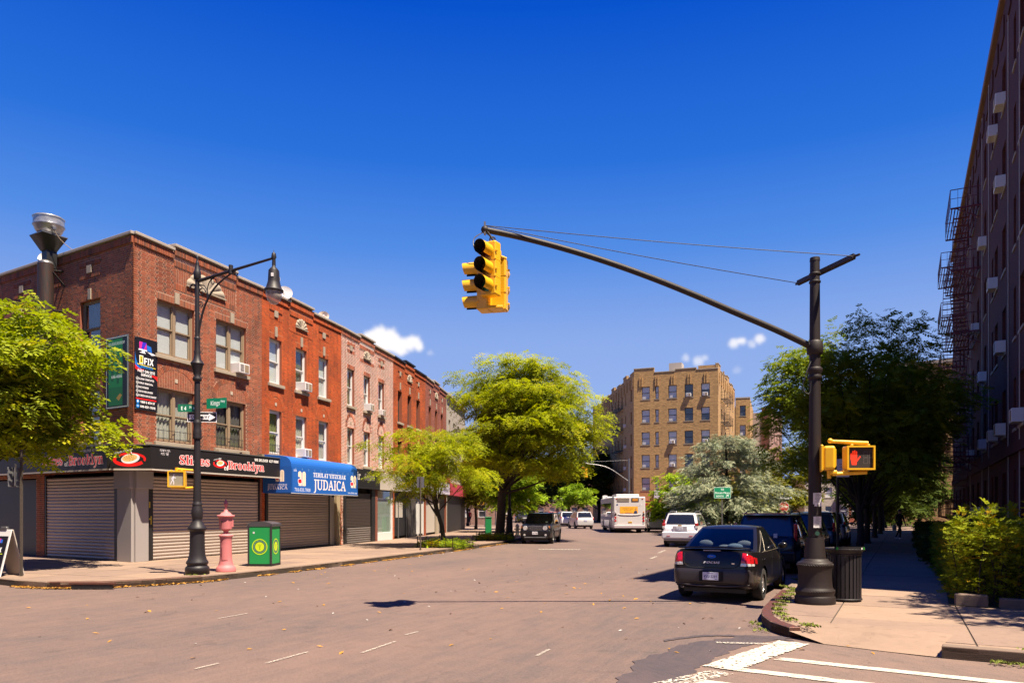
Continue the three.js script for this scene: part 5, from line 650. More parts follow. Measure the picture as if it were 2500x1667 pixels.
    const ns = o.spokes ?? 7; for (let k = 0; k < ns; k++) sp.push(box(.03, R * .56, .055, s * .055, R * .32, 0).rotateX(k / ns * 6.283)); mesh('rim', merge(sp), o.rimMat ?? M.galv, w); mesh('hub_disc', new THREE.CylinderGeometry(R * .57, R * .57, .02, 24).rotateZ(Math.PI / 2), trim, w);
  }
  // side mirrors and door seams
  for (const s of [1, -1]) { mesh('mirror', new THREE.SphereGeometry(1, 12, 8).scale(.1, .075, .06).translate(s * (C.w0 + .12), C.y0 + .09, zf(0) + .42), o.mirrorMat ?? col, g); for (const dz of o.seams ?? []) mesh('door_seam', box(.006, C.y0 - .45, .012, s * (interp(B, dz, 2) - .001), (C.y0 + .35) / 2 + .05, dz), trim, g); for (const dz of o.handles ?? []) mesh('door_handle', rbox(.03, .03, .17, .01, s * (interp(B, dz, 2) * .985), C.y0 - .12, dz), o.handleMat ?? col, g); }
  const rearZ = (x, y) => { for (let z = z1; z > z1 - 1.6; z -= .006) { const yt = interp(B, z, 1), w = interp(B, z, 2), yb = interp(B, z, 3); if (y < yb || y > yt) continue; const h = (y - yb) / (yt - yb); let k = 0; while (k < prof.length - 2 && prof[k + 1][1] < h) k++; const a = prof[k], b = prof[k + 1], wf = lerp(a[0], b[0], (h - a[1]) / Math.max(1e-6, b[1] - a[1])); if (Math.abs(x) <= w * wf) return z; } return z1 - 1.6; };
  return { g, S, Rr, Ff, T, patch, B, rearZ };
}
// a lamp or panel that hugs the end of the body
const onEnd = (name, pts, z, t, mat, g, bev = .008) => { const s = new THREE.Shape(pts.map(p => new THREE.Vector2(...p))); const m = mesh(name, plain(new THREE.ExtrudeGeometry(s, { depth: t, bevelEnabled: true, bevelSize: bev, bevelThickness: bev, bevelSegments: 2 }).translate(0, 0, z)), mat, g); return m; };
const mir = pts => pts.map(([x, y]) => [-x, y]).reverse();
const plateOn = (g, x, y, z, turn, text, bg = '#c8cbe0', fg = '#262e66') => { const q = grp('licence_plate'); q.position.set(x, y, z); q.rotation.y = turn; g.add(q); mesh('plate', rbox(.31, .155, .012, .004), plateMat, q); mesh('print', new THREE.PlaneGeometry(.3, .145).translate(0, 0, .008), new THREE.MeshStandardMaterial({ map: canvasTex(256, 124, (c, w, h) => { c.fillStyle = bg; c.fillRect(0, 0, w, h); txt(c, 'NEW YORK', 128, 24, 'bold 18px sans-serif', fg, { align: 'center' }); txt(c, text, 128, 92, 'bold 66px sans-serif', fg, { align: 'center', fit: 224 }); c.fillStyle = fg; c.fillRect(16, 106, 44, 8); c.fillRect(200, 106, 40, 8); }), roughness: .5 }), q); return q; };

{ // black sedan at the kerb
  const blk = darkPaint(.0065, .0055, .0065);
  const { g, Rr, S, T, rearZ } = car('sedan_car', 'black four-door sedan parked at the kerb corner by the signal mast', 4.98, 16.62, 28.2, {
    openRear: true, paint: blk, width: 1.72, wheelR: .325, axles: [-1.29, 1.33], spokes: 9, rimMat: std(.62, .6, .6, .3, { metalness: .8 }),
    body: [[-2.2, .62, .5, .34], [-2.1, .7, .7, .25], [-1.85, .78, .8, .21], [-1.0, .9, .85, .2], [-.6, .97, .86, .2], [.6, 1.0, .86, .2], [1.3, 1.02, .86, .21], [1.75, 1.04, .84, .23], [2.05, 1.04, .8, .26], [2.17, 1.0, .76, .29], [2.24, .86, .72, .33], [2.26, .7, .66, .38]],
    cabin: { y0: .94, y1: 1.45, rear: [1.72, .72], front: [-1.12, -.28], w0: .79, w1: .585, rp: 1.15 }, rearWin: [.05, .95, .14, .93], rearGlass: new THREE.MeshPhysicalMaterial({ color: rgb(.42, .5, .56), roughness: .02, transmission: 1, thickness: 0 }),
    sideWins: [[.05, .37, .12, .4], [.39, .72, .42, .72], [.74, .93, .74, .78]], seams: [-.55, .45], handles: [.3, 1.25], handleMat: blk });
  // windows frames, deck lid, lamps, badge, plate
  const bump = z => 0; const dk = std(.02, .018, .02, .45, {}), seam = std(.004, .004, .004, .8), zR = 2.262;
  mesh('spoiler', surfGeo(18, 4, (u, v) => { const q = 2 * u - 1; return [q * .72, 1.055 + .03 * v - .02 * q * q, 1.95 + .2 * v - .09 * q * q]; }), blk, g); mesh('spoiler_edge', tube([[-.7, 1.062, 2.06], [-.35, 1.085, 2.135], [0, 1.092, 2.155], [.35, 1.085, 2.135], [.7, 1.062, 2.06]], .014, .014, 20, 6), blk, g);
  mesh('brake_light', rbox(.34, .02, .012, .005, 0, 1.02, 2.2), std(.3, .26, .27, .3), g);
  mesh('bumper', surfGeo(36, 8, (u, v) => { const x = (2 * u - 1) * .815, yy = lerp(.36, .66, v); return [x, yy, rearZ(x, yy) + .022 - .02 * Math.pow(2 * v - 1, 4)]; }), std(.03, .024, .026, .38, {}), g); mesh('bumper_lip', tube([[-.72, .36, 2.2], [-.4, .335, 2.29], [0, .33, 2.305], [.4, .335, 2.29], [.72, .36, 2.2]], .018, .018, 24, 6), std(.035, .028, .03, .4), g);
  mesh('lid_seam', tube([[-.55, .97, 0], [-.54, .78, 0], [-.47, .705, 0], [0, .69, 0], [.47, .705, 0], [.54, .78, 0], [.55, .97, 0]].map(q => [q[0], q[1], rearZ(q[0], q[1]) + .003]), .007, .007, 40, 5), seam, g);
  mesh('plate_recess', rbox(.46, .2, .01, .004, 0, .52, 2.302), seam, g); plateOn(g, 0, .525, 2.316, 0, 'KVU-3281');
  for (const s of [1, -1]) { const lamp = grp('tail_light'); g.add(lamp); const f = (u, v) => { const x = s * lerp(.56 + .03 * v, .82 - .02 * v, u), yy = lerp(.73, lerp(.985, .87, u * u), v); return [x, yy, rearZ(x, yy) + .008]; }; mesh('lens', surfGeo(14, 10, (u, v) => f(u, lerp(.24, 1, v))), redLamp, lamp); mesh('reversing_lens', surfGeo(14, 3, (u, v) => f(u * .9, lerp(0, .23, v))), clearLamp, lamp); }
  const em = grp('emblem'); em.position.set(0, .905, rearZ(0, .905) + .008); em.rotation.x = -.35; g.add(em); mesh('rim', new THREE.CylinderGeometry(.082, .082, .012, 28).rotateX(Math.PI / 2).scale(1, .42, 1), M.chrome, em); mesh('disc', new THREE.CylinderGeometry(.074, .074, .016, 28).rotateX(Math.PI / 2).scale(1, .38, 1), std(.015, .045, .24, .3), em); mesh('script', merge([tube([[-.045, -.005, .011], [-.02, .012, .011], [0, -.006, .011], [.02, .008, .011], [.045, -.004, .011]], .004, .004, 16, 4)]), M.chrome, em);
  const nm = mesh('lettering', new THREE.PlaneGeometry(.34, .055), new THREE.MeshStandardMaterial({ map: canvasTex(512, 84, (c, w, h) => { c.fillStyle = '#0a0809'; c.fillRect(0, 0, w, h); txt(c, 'FOCUS', 256, 72, 'italic bold 84px sans-serif', '#e8e6e8', { align: 'center', fit: 480 }); }), roughness: .4 }), g, [0, .79, rearZ(0, .79) + .012]); nm.rotation.x = -.12; mesh('badge', rbox(.055, .022, .006, .002, .42, .775, rearZ(.42, .775) + .006), M.chrome, g);
  mesh('exhaust', new THREE.TorusGeometry(.04, .01, 8, 18).translate(-.6, .31, 2.16), M.chrome, g); mesh('exhaust_pipe', cyl(.038, .038, .25, 0, 0, 0, 14).rotateX(Math.PI / 2).translate(-.6, .31, 1.95), M.black, g);
  mesh('aerial', merge([cyl(.03, .012, .03, 0, 1.49, .42, 10), rod([0, 1.5, .42], [0, 1.66, .56], .005)]), M.black, g);
  const trimPale = std(.3, .26, .2, .35, { metalness: .5 }); for (const s of [1, -1]) { const pl = (pts) => pts.map(([u, v]) => { const q = S(s, u, v); return [q[0] + s * .008, q[1], q[2]]; }); mesh('window_trim', tube(pl([[.74, .05], [.93, .05], [.86, .5], [.78, .88], [.745, .55], [.74, .05]]), .006, .006, 30, 5), trimPale, g); mesh('window_trim', tube(pl([[.05, .03], [.4, .03], [.95, .03]]), .005, .005, 16, 5), trimPale, g); }
  for (const x of [-.4, .4]) mesh('rear_headrest', new THREE.SphereGeometry(1, 14, 10).scale(.15, .085, .06).translate(x, 1.1, 1.02), std(.35, .32, .30, .9), g); mesh('rear_headrest', new THREE.SphereGeometry(1, 14, 10).scale(.14, .05, .06).translate(0, 1.04, 1.02), std(.35, .32, .30, .9), g); mesh('parcel_shelf', box(1.2, .02, .5, 0, .99, 1.2), std(.05, .05, .055, .9), g); mesh('cushion', new THREE.SphereGeometry(1, 14, 10).scale(.16, .07, .1).translate(.25, 1.06, 1.22), std(.3, .33, .36, .9), g); for (const x of [-.37, .37]) mesh('front_headrest', rbox(.26, .2, .1, .04, x, 1.2, -.1), std(.06, .06, .065, .9), g);
  mesh('cabin_floor', box(1.4, .04, 2.6, 0, .9, .2), M.black, g);
}
const suvSpec = (o = {}) => ({ width: 1.84, wheelR: .36, axles: [-1.35, 1.4], body: [[-2.32, .7, .6, .42], [-2.2, .86, .8, .32], [-1.9, .98, .88, .27], [-1.1, 1.06, .91, .25], [.5, 1.1, .92, .25], [1.7, 1.12, .91, .27], [2.15, 1.1, .87, .32], [2.28, 1.0, .84, .36], [2.33, .8, .8, .4]], cabin: { y0: 1.02, y1: 1.68, rear: [2.2, 1.86], front: [-1.25, -.45], w0: .86, w1: .68 }, sideWins: [[.06, .36, .12, .38], [.38, .66, .4, .66], [.69, .94, .69, .9]], seams: [-.5, .55], handles: [.35, 1.35], rearWin: [.06, .94, .16, .9], ...o });
{ const dk = darkPaint(.008, .009, .014), { g } = car('crossover_car', 'dark blue crossover with a red-edged tailgate parked ahead of the black sedan', 8.2, 23.1, 27.7, suvSpec({ paint: dk, group: 'cars parked along the shaded kerb', rearGlass: carGlassBlue, rearWin: [.05, .95, .08, .88] }));
  for (const s of [1, -1]) mesh('tail_light', rbox(.1, .5, .1, .03, s * .82, 1.2, 2.1), redLamp, g); mesh('roof_spoiler', rbox(1.3, .035, .2, .015, 0, 1.72, 1.93), redLamp, g); plateOn(g, 0, .86, 2.345, 0, 'HDR 7741'); mesh('bumper', rbox(1.7, .3, .14, .05, 0, .52, 2.3), dk, g); mesh('sticker', box(.1, .12, .004, .3, 1.1, 2.26), plateMat, g); mesh('badge', box(.14, .02, .006, .55, .98, 2.33), M.chrome, g); for (const s of [1, -1]) mesh('roof_rail', tube([[s * .62, 1.72, -.5], [s * .63, 1.79, -.1], [s * .63, 1.79, 1.2], [s * .62, 1.73, 1.7]], .018, .018, 20, 6), M.black, g); }
{ const dk = darkPaint(.006, .006, .008), { g } = car('crossover_car', 'black crossover with roof rails parked second from the corner', 11.1, 28.6, 27.7, suvSpec({ paint: dk, group: 'cars parked along the shaded kerb' })); for (const s of [1, -1]) { mesh('tail_light', rbox(.12, .3, .1, .03, s * .82, 1.05, 2.2), redLamp, g); mesh('roof_rail', tube([[s * .62, 1.72, -.5], [s * .63, 1.8, -.1], [s * .63, 1.8, 1.2], [s * .62, 1.73, 1.7]], .018, .018, 20, 6), M.black, g); } plateOn(g, 0, .86, 2.345, 0, 'GYT 2290'); }
{ const { g } = car('minivan_car', 'grey blue minivan in the shaded row before the tree trunks', 14.1, 34.3, 27.7, suvSpec({ paint: paint(.06, .08, .11), glass: carGlassBlue, group: 'cars parked along the shaded kerb', cabin: { y0: 1.02, y1: 1.74, rear: [2.22, 1.95], front: [-1.7, -.7], w0: .88, w1: .72 } })); for (const s of [1, -1]) mesh('tail_light', rbox(.1, .4, .1, .03, s * .83, 1.1, 2.2), redLamp, g); plateOn(g, 0, .86, 2.345, 0, 'FRK 6102'); }
{ const { g } = car('crossover_car', 'pale silver crossover parked beyond the grey blue minivan', 17.2, 40.2, 27.7, suvSpec({ paint: paint(.3, .31, .33), group: 'cars parked along the shaded kerb' })); for (const s of [1, -1]) mesh('tail_light', rbox(.1, .3, .1, .03, s * .83, 1.1, 2.2), redLamp, g); plateOn(g, 0, .86, 2.345, 0, 'JLM 4417'); }
{ // white crossover driving off
  const wh = paint(.62, .6, .64), { g } = car('crossover_car', 'white crossover driving away toward the island', 9.15, 38.9, 22, suvSpec({ paint: wh, mirrorMat: trim, glass: carGlass, rimMat: M.galv }));
  for (const s of [1, -1]) { const l = grp('tail_light'); g.add(l); mesh('lens', rbox(.16, .16, .16, .03, s * .8, 1.12, 2.22), redLamp, l); mesh('lens', rbox(.15, .12, .15, .03, s * .8, .98, 2.24), clearLamp, l); mesh('reflector', rbox(.18, .03, .02, .008, s * .55, .56, 2.42), redLamp, g); }
  mesh('bumper', rbox(1.76, .34, .18, .06, 0, .6, 2.32), wh, g); mesh('lower_bumper', rbox(1.6, .12, .14, .04, 0, .38, 2.3), std(.3, .27, .25, .5), g); plateOn(g, 0, .92, 2.36, 0, 'AWP 4215', '#d8d8e2'); mesh('plate_recess', rbox(.7, .24, .02, .008, 0, .92, 2.335), std(.4, .38, .42, .5), g); mesh('emblem', rbox(.2, .06, .012, .01, 0, 1.08, 2.345), std(.55, .33, .05, .3, { metalness: .6 }), g);
  mesh('wiper', tube([[.05, 1.14, 2.27], [-.2, 1.18, 2.24], [-.5, 1.19, 2.2]], .012, .008, 12, 5), trim, g); for (const s of [1, -1]) mesh('roof_rail', tube([[s * .62, 1.71, -.4], [s * .63, 1.77, 0], [s * .63, 1.77, 1.2], [s * .62, 1.72, 1.7]], .016, .016, 20, 6), M.galv, g); mesh('aerial_fin', rbox(.05, .06, .14, .02, -.3, 1.76, 1.5), wh, g); }
{ // black boxy off-roader coming toward the camera
  const bk = darkPaint(.007, .006, .008), { g } = car('off_roader_car', 'black boxy off-roader with a slotted grille driving toward the crossing', 1.68, 42.4, 191.5, { paint: bk, width: 1.8, wheelR: .36, axles: [-1.28, 1.28], body: [[-2.12, .8, .72, .42], [-2.06, .98, .82, .36], [-1.8, 1.06, .88, .3], [-1.0, 1.1, .9, .27], [1.6, 1.14, .9, .27], [2.0, 1.12, .87, .34], [2.1, .9, .84, .4]], cabin: { y0: 1.06, y1: 1.66, rear: [2.0, 1.85], front: [-1.0, -.55], w0: .84, w1: .71 }, sideWins: [[.05, .36, .08, .37], [.38, .68, .39, .68], [.7, .94, .7, .92]], seams: [-.4, .55], handles: [.3, 1.3] });
  const z = -2.14; for (let i = 0; i < 7; i++) { const s = grp('grille_slot'); s.position.set((i - 3) * .105, .86, z); g.add(s); mesh('ring', rbox(.085, .27, .02, .02, 0, 0, 0), M.chrome, s); mesh('gap', rbox(.06, .24, .024, .016, 0, 0, -.002), M.black, s); }
  for (const s of [1, -1]) { const h = grp('headlight'); h.position.set(s * .54, .87, z + .01); g.add(h); mesh('ring', new THREE.TorusGeometry(.125, .016, 8, 28), M.chrome, h); mesh('lens', new THREE.CylinderGeometry(.115, .115, .05, 24).rotateX(Math.PI / 2), clearLamp, h); mesh('turn_lamp', rbox(.07, .12, .05, .015, s * .76, .92, z + .1), amberLamp, g); mesh('fog_lamp', new THREE.CylinderGeometry(.06, .06, .04, 18).rotateX(Math.PI / 2).translate(s * .58, .5, z - .03), clearLamp, g); }
  mesh('bumper', rbox(1.66, .32, .2, .07, 0, .6, z + .06), bk, g); mesh('lower_bumper', rbox(1.4, .16, .16, .04, 0, .4, z + .06), trim, g); mesh('skid_strip', rbox(1.2, .04, .05, .015, 0, .36, z - .02), M.galv, g); const pl = plateOn(g, 0, .6, z - .06, Math.PI, 'HNS 4024', '#d8d4dc', '#444'); for (const s of [1, -1]) mesh('roof_rail', tube([[s * .66, 1.7, -.3], [s * .67, 1.75, 0], [s * .67, 1.75, 1.4], [s * .66, 1.7, 1.7]], .018, .018, 16, 6), M.black, g); mesh('inspection_sticker', box(.12, .07, .004, -.45, 1.18, -.98), std(.5, .55, .3, .6), g, null); }
const simple = (name, label, X, Z, h, c, more = {}) => { const { g } = car(name, label, X, Z, h, suvSpec({ paint: c, ...more })); for (const s of [1, -1]) { mesh('tail_light', rbox(.12, .26, .1, .03, s * .82, 1.02, 2.22), redLamp, g); mesh('headlight', rbox(.24, .14, .12, .04, s * .6, .82, -2.2), clearLamp, g); } plateOn(g, 0, .84, 2.345, 0, more.plate ?? 'EAB 1205'); return g; };
simple('minivan_car', 'silver minivan parked at the far kerb before the bus', 7.0, 76.5, -8, paint(.42, .40, .40), { cabin: { y0: 1.02, y1: 1.7, rear: [2.2, 1.8], front: [-1.7, -.7], w0: .86, w1: .7 } });
simple('crossover_car', 'white crossover parked beyond the silver minivan', 6.1, 88, -10, paint(.6, .58, .58), { plate: 'HZT 3388' });
simple('crossover_car', 'red car parked farthest along the curving road', 5.0, 98, -12, paint(.3, .015, .02), { plate: 'KCC 9054' });
simple('crossover_car', 'dark crossover far down the road beside the off-roader', 1.6, 112, 172, darkPaint(.03, .026, .03), { plate: 'DYX 5561' });
simple('hatchback_car', 'blue car with a yellow plate beyond the shop row', -3.3, 103, 2, paint(.02, .06, .16), { plate: 'T 6612' });
simple('minivan_car', 'cream minivan waiting between the bus and the white crossover', 12.7, 65.5, 5, paint(.5, .47, .44), { plate: 'BRN 8120', cabin: { y0: 1.02, y1: 1.72, rear: [2.2, 1.9], front: [-1.7, -.7], w0: .88, w1: .72 } });
simple('hatchback_car', 'black car half hidden behind the white crossover', 12.2, 55.5, 12, darkPaint(.01, .01, .012), { plate: 'CMV 7203' });
{ // city bus
  const g = thing('city_bus', 'white city bus driving away with a yellow advertisement on its rear', 'bus', P(9.75, 66.6), -1.8 * deg), W = 2.58, H = 2.95, L = 12, wh = paint(.6, .56, .55, { clearcoat: .5 });
  mesh('body', rbox(W, H - .38, L, .09, 0, .38 + (H - .38) / 2, 0, 3), wh, g); mesh('skirt', box(W - .12, .2, L - .3, 0, .36, 0), trim, g);
  mesh('roof_pod', rbox(1.9, .28, 3.2, .08, -.1, H + .08, 4.0), wh, g); mesh('roof_pod', rbox(1.7, .22, 2.6, .08, -.2, H + .05, -3.4), wh, g);
  for (const s of [1, -1]) { for (let i = 0; i < 7; i++) mesh('side_window', rbox(.02, .95, 1.28, .008, s * (W / 2 + .004), 1.98, -4.9 + i * 1.36), carGlass, g); mesh('blue_band', box(.012, .28, L - 1.6, s * (W / 2 + .004), 1.15, -.4), std(.12, .13, .2, .5), g); mesh('rear_door', rbox(.02, 2.1, .9, .008, s * (W / 2 + .006), 1.45, 4.5), std(.35, .28, .25, .5), g); }
  const z = L / 2; const grl = []; for (let i = 0; i < 6; i++) grl.push(box(1.0, .02, .02, -.52, 2.55 + i * .055, z + .012)); mesh('vent_grille', merge(grl), M.stone, g); mesh('route_display', rbox(.6, .3, .03, .01, .45, 2.7, z + .01), trim, g); mesh('route_text', box(.44, .2, .01, .45, 2.7, z + .028), std(.55, .22, .03, .5), g);
  mesh('advertisement', new THREE.PlaneGeometry(1.45, .55).translate(-.05, 1.88, z + .016), new THREE.MeshStandardMaterial({ map: canvasTex(512, 194, (c, w, h) => { c.fillStyle = '#f0a828'; c.fillRect(0, 0, w, h); txt(c, 'PATRIOT LAW', 220, 80, 'bold 46px sans-serif', '#6a4a18', { align: 'center' }); txt(c, '888-844-2738', 220, 125, 'bold 34px sans-serif', '#6a4a18', { align: 'center' }); c.fillStyle = '#c8843a'; c.fillRect(150, 168, 190, 26); c.fillStyle = '#2c3a5e'; c.beginPath(); c.moveTo(390, 194); c.lineTo(420, 120); c.lineTo(480, 120); c.lineTo(500, 194); c.fill(); c.fillStyle = '#a8714e'; c.beginPath(); c.ellipse(450, 78, 24, 32, 0, 0, 7); c.fill(); }), roughness: .6 }), g);
  mesh('engine_hatch', rbox(2.0, 1.0, .03, .01, 0, 1.02, z + .004), wh, g); mesh('hatch_lip', tube([[-.95, 1.55, z + .03], [-.8, 1.5, z + .04], [.8, 1.5, z + .04], [.95, 1.55, z + .03]], .02, .02, 20, 6), wh, g);
  for (const s of [1, -1]) { [[1.5, std(.05, .02, .02, .3)], [1.25, redLamp], [1.0, redLamp], [.78, clearLamp]].forEach(([y, m]) => mesh('tail_light', new THREE.CylinderGeometry(.09, .09, .04, 18).rotateX(Math.PI / 2).translate(s * 1.14, y, z + .01), m, g)); mesh('marker_light', rbox(.12, .06, .03, .01, s * 1.05, 2.78, z + .01), redLamp, g); mesh('side_bolt', rbox(.1, .1, .03, .02, s * 1.14, 1.7, z + .01), s > 0 ? amberLamp : wh, g); }
  mesh('bumper', rbox(W - .04, .26, .2, .05, 0, .52, z + .06), std(.4, .34, .36, .6), g); plateOn(g, .05, .88, z + .03, 0, 'L60 712', '#d0a02a', '#3a2a10');
  const txtP = mesh('fleet_number', new THREE.PlaneGeometry(.42, .16).translate(.8, 2.3, z + .006), new THREE.MeshStandardMaterial({ map: canvasTex(128, 48, c => { c.fillStyle = '#d9d2d2'; c.fillRect(0, 0, 128, 48); txt(c, '7161', 64, 40, 'bold 44px sans-serif', '#9a9298', { align: 'center' }); }), roughness: .6 }), g); mesh('roundel', new THREE.CircleGeometry(.07, 18).translate(-1.0, 2.3, z + .006), std(.03, .06, .2, .5), g);
  for (const az of [-3.2, 3.0]) for (const s of [1, -1]) { const w = grp('wheel'); w.position.set(s * (W / 2 - .18), .48, az); g.add(w); mesh('tyre', lathe([[.28, -.15], [.46, -.15], [.48, -.1], [.48, .1], [.46, .15], [.28, .15]], 28).rotateZ(Math.PI / 2), M.rubber, w); mesh('rim', new THREE.CylinderGeometry(.29, .29, .2, 20).rotateZ(Math.PI / 2), M.galv, w); mesh('wheel_arch', new THREE.CylinderGeometry(.56, .56, .03, 28).rotateZ(Math.PI / 2).translate(s * .185, 0, 0), trim, w); }
}
// ---------- trees and planting ----------
const leafMat = (r, g, b, tr = .38) => new THREE.MeshPhysicalMaterial({ color: rgb(r, g, b), roughness: .95, transmission: tr, thickness: 0, side: THREE.DoubleSide, specularIntensity: .2 });
function sprig(n, len, w, L, droop = .25, seed = 1) { // a twig with n leaflets in two rows
  const r = rng(seed), p = []; for (let i = 0; i < n; i++) { const t = (i + .5) / n, s = i % 2 ? 1 : -1, x = t * L, y = -droop * t * t * L, a = (.5 + .5 * r()) * s + .3 * s, l = len * (.75 + .5 * r()), dx = Math.cos(a) * l, dz = Math.sin(a) * l, up = (r() - .55) * l * .8; const px = -Math.sin(a) * w / 2, pz = Math.cos(a) * w / 2; const q = [[x, y, 0], [x + dx * .45 + px, y + up * .5 + w * .12, dz * .45 + pz], [x + dx, y + up, dz], [x + dx * .45 - px, y + up * .5 + w * .12, dz * .45 - pz]]; p.push(...q[0], ...q[1], ...q[2], ...q[0], ...q[2], ...q[3]); }
  const g = new THREE.BufferGeometry(); g.setAttribute('position', new THREE.Float32BufferAttribute(p, 3)); g.computeVertexNormals(); return g;
}
const SPRIG = { locust: sprig(14, .17, .055, .55, .45, 3), maple: sprig(9, .17, .10, .42, .3, 5), pear: sprig(9, .12, .085, .36, .2, 7), far: sprig(8, .42, .22, .8, .35, 9), hedge: sprig(9, .055, .034, .14, .1, 11), tuft: sprig(8, .22, .035, .1, -1.5, 13) };
function crownInto(g, name, geo, mat, list, cols, seed) { // list: [x, y, z, scale, tilt, dir?]
  const im = new THREE.InstancedMesh(geo, mat, list.length), d = new THREE.Object3D(), r = rng(seed), c = new THREE.Color(); list.forEach((p, i) => { d.position.set(p[0], p[1], p[2]); d.rotation.set((r() - .5) * 1.3, p[5] ?? r() * 6.283, (r() - .5) * .9 + (p[4] ?? 0), 'YXZ'); d.scale.setScalar(p[3] * (.75 + .5 * r())); d.updateMatrix(); im.setMatrixAt(i, d.matrix); c.copy(cols[0]).lerp(cols[1], clamp(Math.pow(r(), 1.3) * .65 + (p[6] ?? .5) * .5 - .05)); c.multiplyScalar(.82 + .36 * (p[6] ?? .5)); if (cols[2] && r() < .1) c.copy(cols[2]); im.setColorAt(i, c); });
  im.name = name; im.castShadow = im.receiveShadow = true; im.userData.kind = 'stuff'; g.add(im); return im;
}
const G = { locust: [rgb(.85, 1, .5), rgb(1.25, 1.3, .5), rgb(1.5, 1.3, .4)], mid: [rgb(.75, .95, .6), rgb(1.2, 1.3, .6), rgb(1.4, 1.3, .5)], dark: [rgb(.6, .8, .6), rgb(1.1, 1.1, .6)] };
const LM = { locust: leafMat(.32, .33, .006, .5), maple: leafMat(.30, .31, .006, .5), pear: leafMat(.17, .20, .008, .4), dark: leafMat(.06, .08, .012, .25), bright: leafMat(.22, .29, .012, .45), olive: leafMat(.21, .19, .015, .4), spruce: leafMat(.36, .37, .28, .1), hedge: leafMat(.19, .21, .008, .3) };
function tree(name, label, X, Z, o) {
  const g = thing(name, label, 'tree', P(X, Z, o.y ?? .15), 0, o.group), r = rng(o.seed ?? 1), [rx, ry, rz] = o.r, c = o.c, H = o.trunk, wood = [];
  const lean = o.lean ?? [0, 0]; const top = [lean[0], H, lean[1]];
  wood.push(tube([[0, -.1, 0], [lean[0] * .3 + .03, H * .35, lean[1] * .3], [lean[0] * .7 - .03, H * .7, lean[1] * .7], top], o.tr, o.tr * .72, 16, 10), lathe([[o.tr * 1.5, 0], [o.tr * 1.15, .12], [o.tr, .35]], 14));
  const cl = []; let guard = 0; while (cl.length < o.clumps && guard++ < 9000) { const u = r() * 2 - 1, a = r() * 6.283, q = Math.pow(r(), .42), s = Math.sqrt(1 - u * u), x = s * Math.cos(a) * q, y = u * q, z = s * Math.sin(a) * q; if (y < -.75 && q > .7) continue; const wob = 1 + .3 * n3(x * 1.4 + o.seed, y * 1.4, z * 1.4); if (n3(x * 2.1 + 9, y * 2.1 + o.seed, z * 2.1) < (o.gap ?? -.45)) continue; cl.push([c[0] + x * rx * wob, c[1] + y * ry * wob, c[2] + z * rz * wob]); }
  const limbs = cl.filter((_, i) => i % (o.limbEvery ?? 4) === 0); for (const q of limbs) { const f = .55 + .4 * r(), s = [lerp(top[0] * f, top[0], .5), H * f, lerp(top[2] * f, top[2], .5)]; const m = [lerp(s[0], q[0], .5) + (r() - .5) * .3, lerp(s[1], q[1], .42), lerp(s[2], q[2], .5) + (r() - .5) * .3]; wood.push(tube([s, m, q], o.tr * .32, o.tr * .07, 10, 6)); }
  mesh('trunk', merge(wood), o.bark ?? M.bark, g);
  const list = [], cr = o.cr; for (const q of cl) { const n = Math.round(o.per * (.7 + .6 * r())), fy = o.flat ?? .55, tone = r(); for (let i = 0; i < n; i++) { const a = r() * 6.283, u = r() * 2 - 1, k = cr * Math.pow(r(), .5), s = Math.sqrt(1 - u * u); list.push([q[0] + Math.cos(a) * s * k, q[1] + u * k * fy, q[2] + Math.sin(a) * s * k, o.ls ?? 1, -.15, -a + (r() - .5) * 1.2, tone]); } }
  crownInto(g, 'crown', SPRIG[o.leaf], o.mat, list, o.cols ?? G.mid, (o.seed ?? 1) + 50); return g;
}
tree('maple_tree', 'bright green leafy tree on the cross street before the brick side wall', -15.0, 20.3, { seed: 4, trunk: 2.9, tr: .17, c: [.2, 4.95, .2], r: [3.2, 2.35, 3.0], clumps: 90, per: 64, cr: .95, leaf: 'maple', mat: LM.maple, ls: 1, gap: -.4, flat: .62, cols: G.mid });
tree('honey_locust_tree', 'young feathery green tree in a small railed bed before the shops', -3.15, 34.6, { seed: 8, trunk: 2.5, tr: .115, lean: [-.45, 0], c: [-.5, 3.95, .2], r: [2.75, 1.9, 2.3], clumps: 58, per: 46, cr: .85, leaf: 'locust', mat: LM.locust, ls: .78, gap: -.3, flat: .34, cols: G.locust });
tree('honey_locust_tree', 'tall feathery yellow-green tree arching over the road beside the black lamp post', -.75, 43.4, { seed: 15, trunk: 4.3, tr: .3, lean: [.3, 0], c: [1.3, 6.7, .3], r: [3.9, 3.5, 3.8], clumps: 175, per: 84, cr: 1.15, leaf: 'locust', mat: LM.locust, ls: 1, gap: -.38, flat: .42, cols: G.locust });
tree('honey_locust_tree', 'low bright tree behind the tall feathery tree', -.2, 57.5, { seed: 22, trunk: 2.2, tr: .14, c: [.3, 3.8, 0], r: [2.3, 2.3, 2.2], clumps: 34, per: 40, cr: 1.0, leaf: 'maple', mat: LM.bright, ls: 1.5, cols: G.mid });
tree('street_tree', 'yellowing tree at the far end of the shop pavement', -3.2, 66, { seed: 23, trunk: 2.4, tr: .14, c: [0, 4.3, 0], r: [2.6, 2.3, 2.4], clumps: 32, per: 38, cr: 1.1, leaf: 'maple', mat: LM.olive, ls: 1.5, cols: G.locust });
tree('street_tree', 'pale green tree beyond the far crossing signals', -5, 84, { seed: 24, trunk: 2.4, tr: .16, c: [0, 5, 0], r: [3.2, 3, 3], clumps: 34, per: 34, cr: 1.2, leaf: 'far', mat: LM.olive, ls: .9, cols: G.mid });
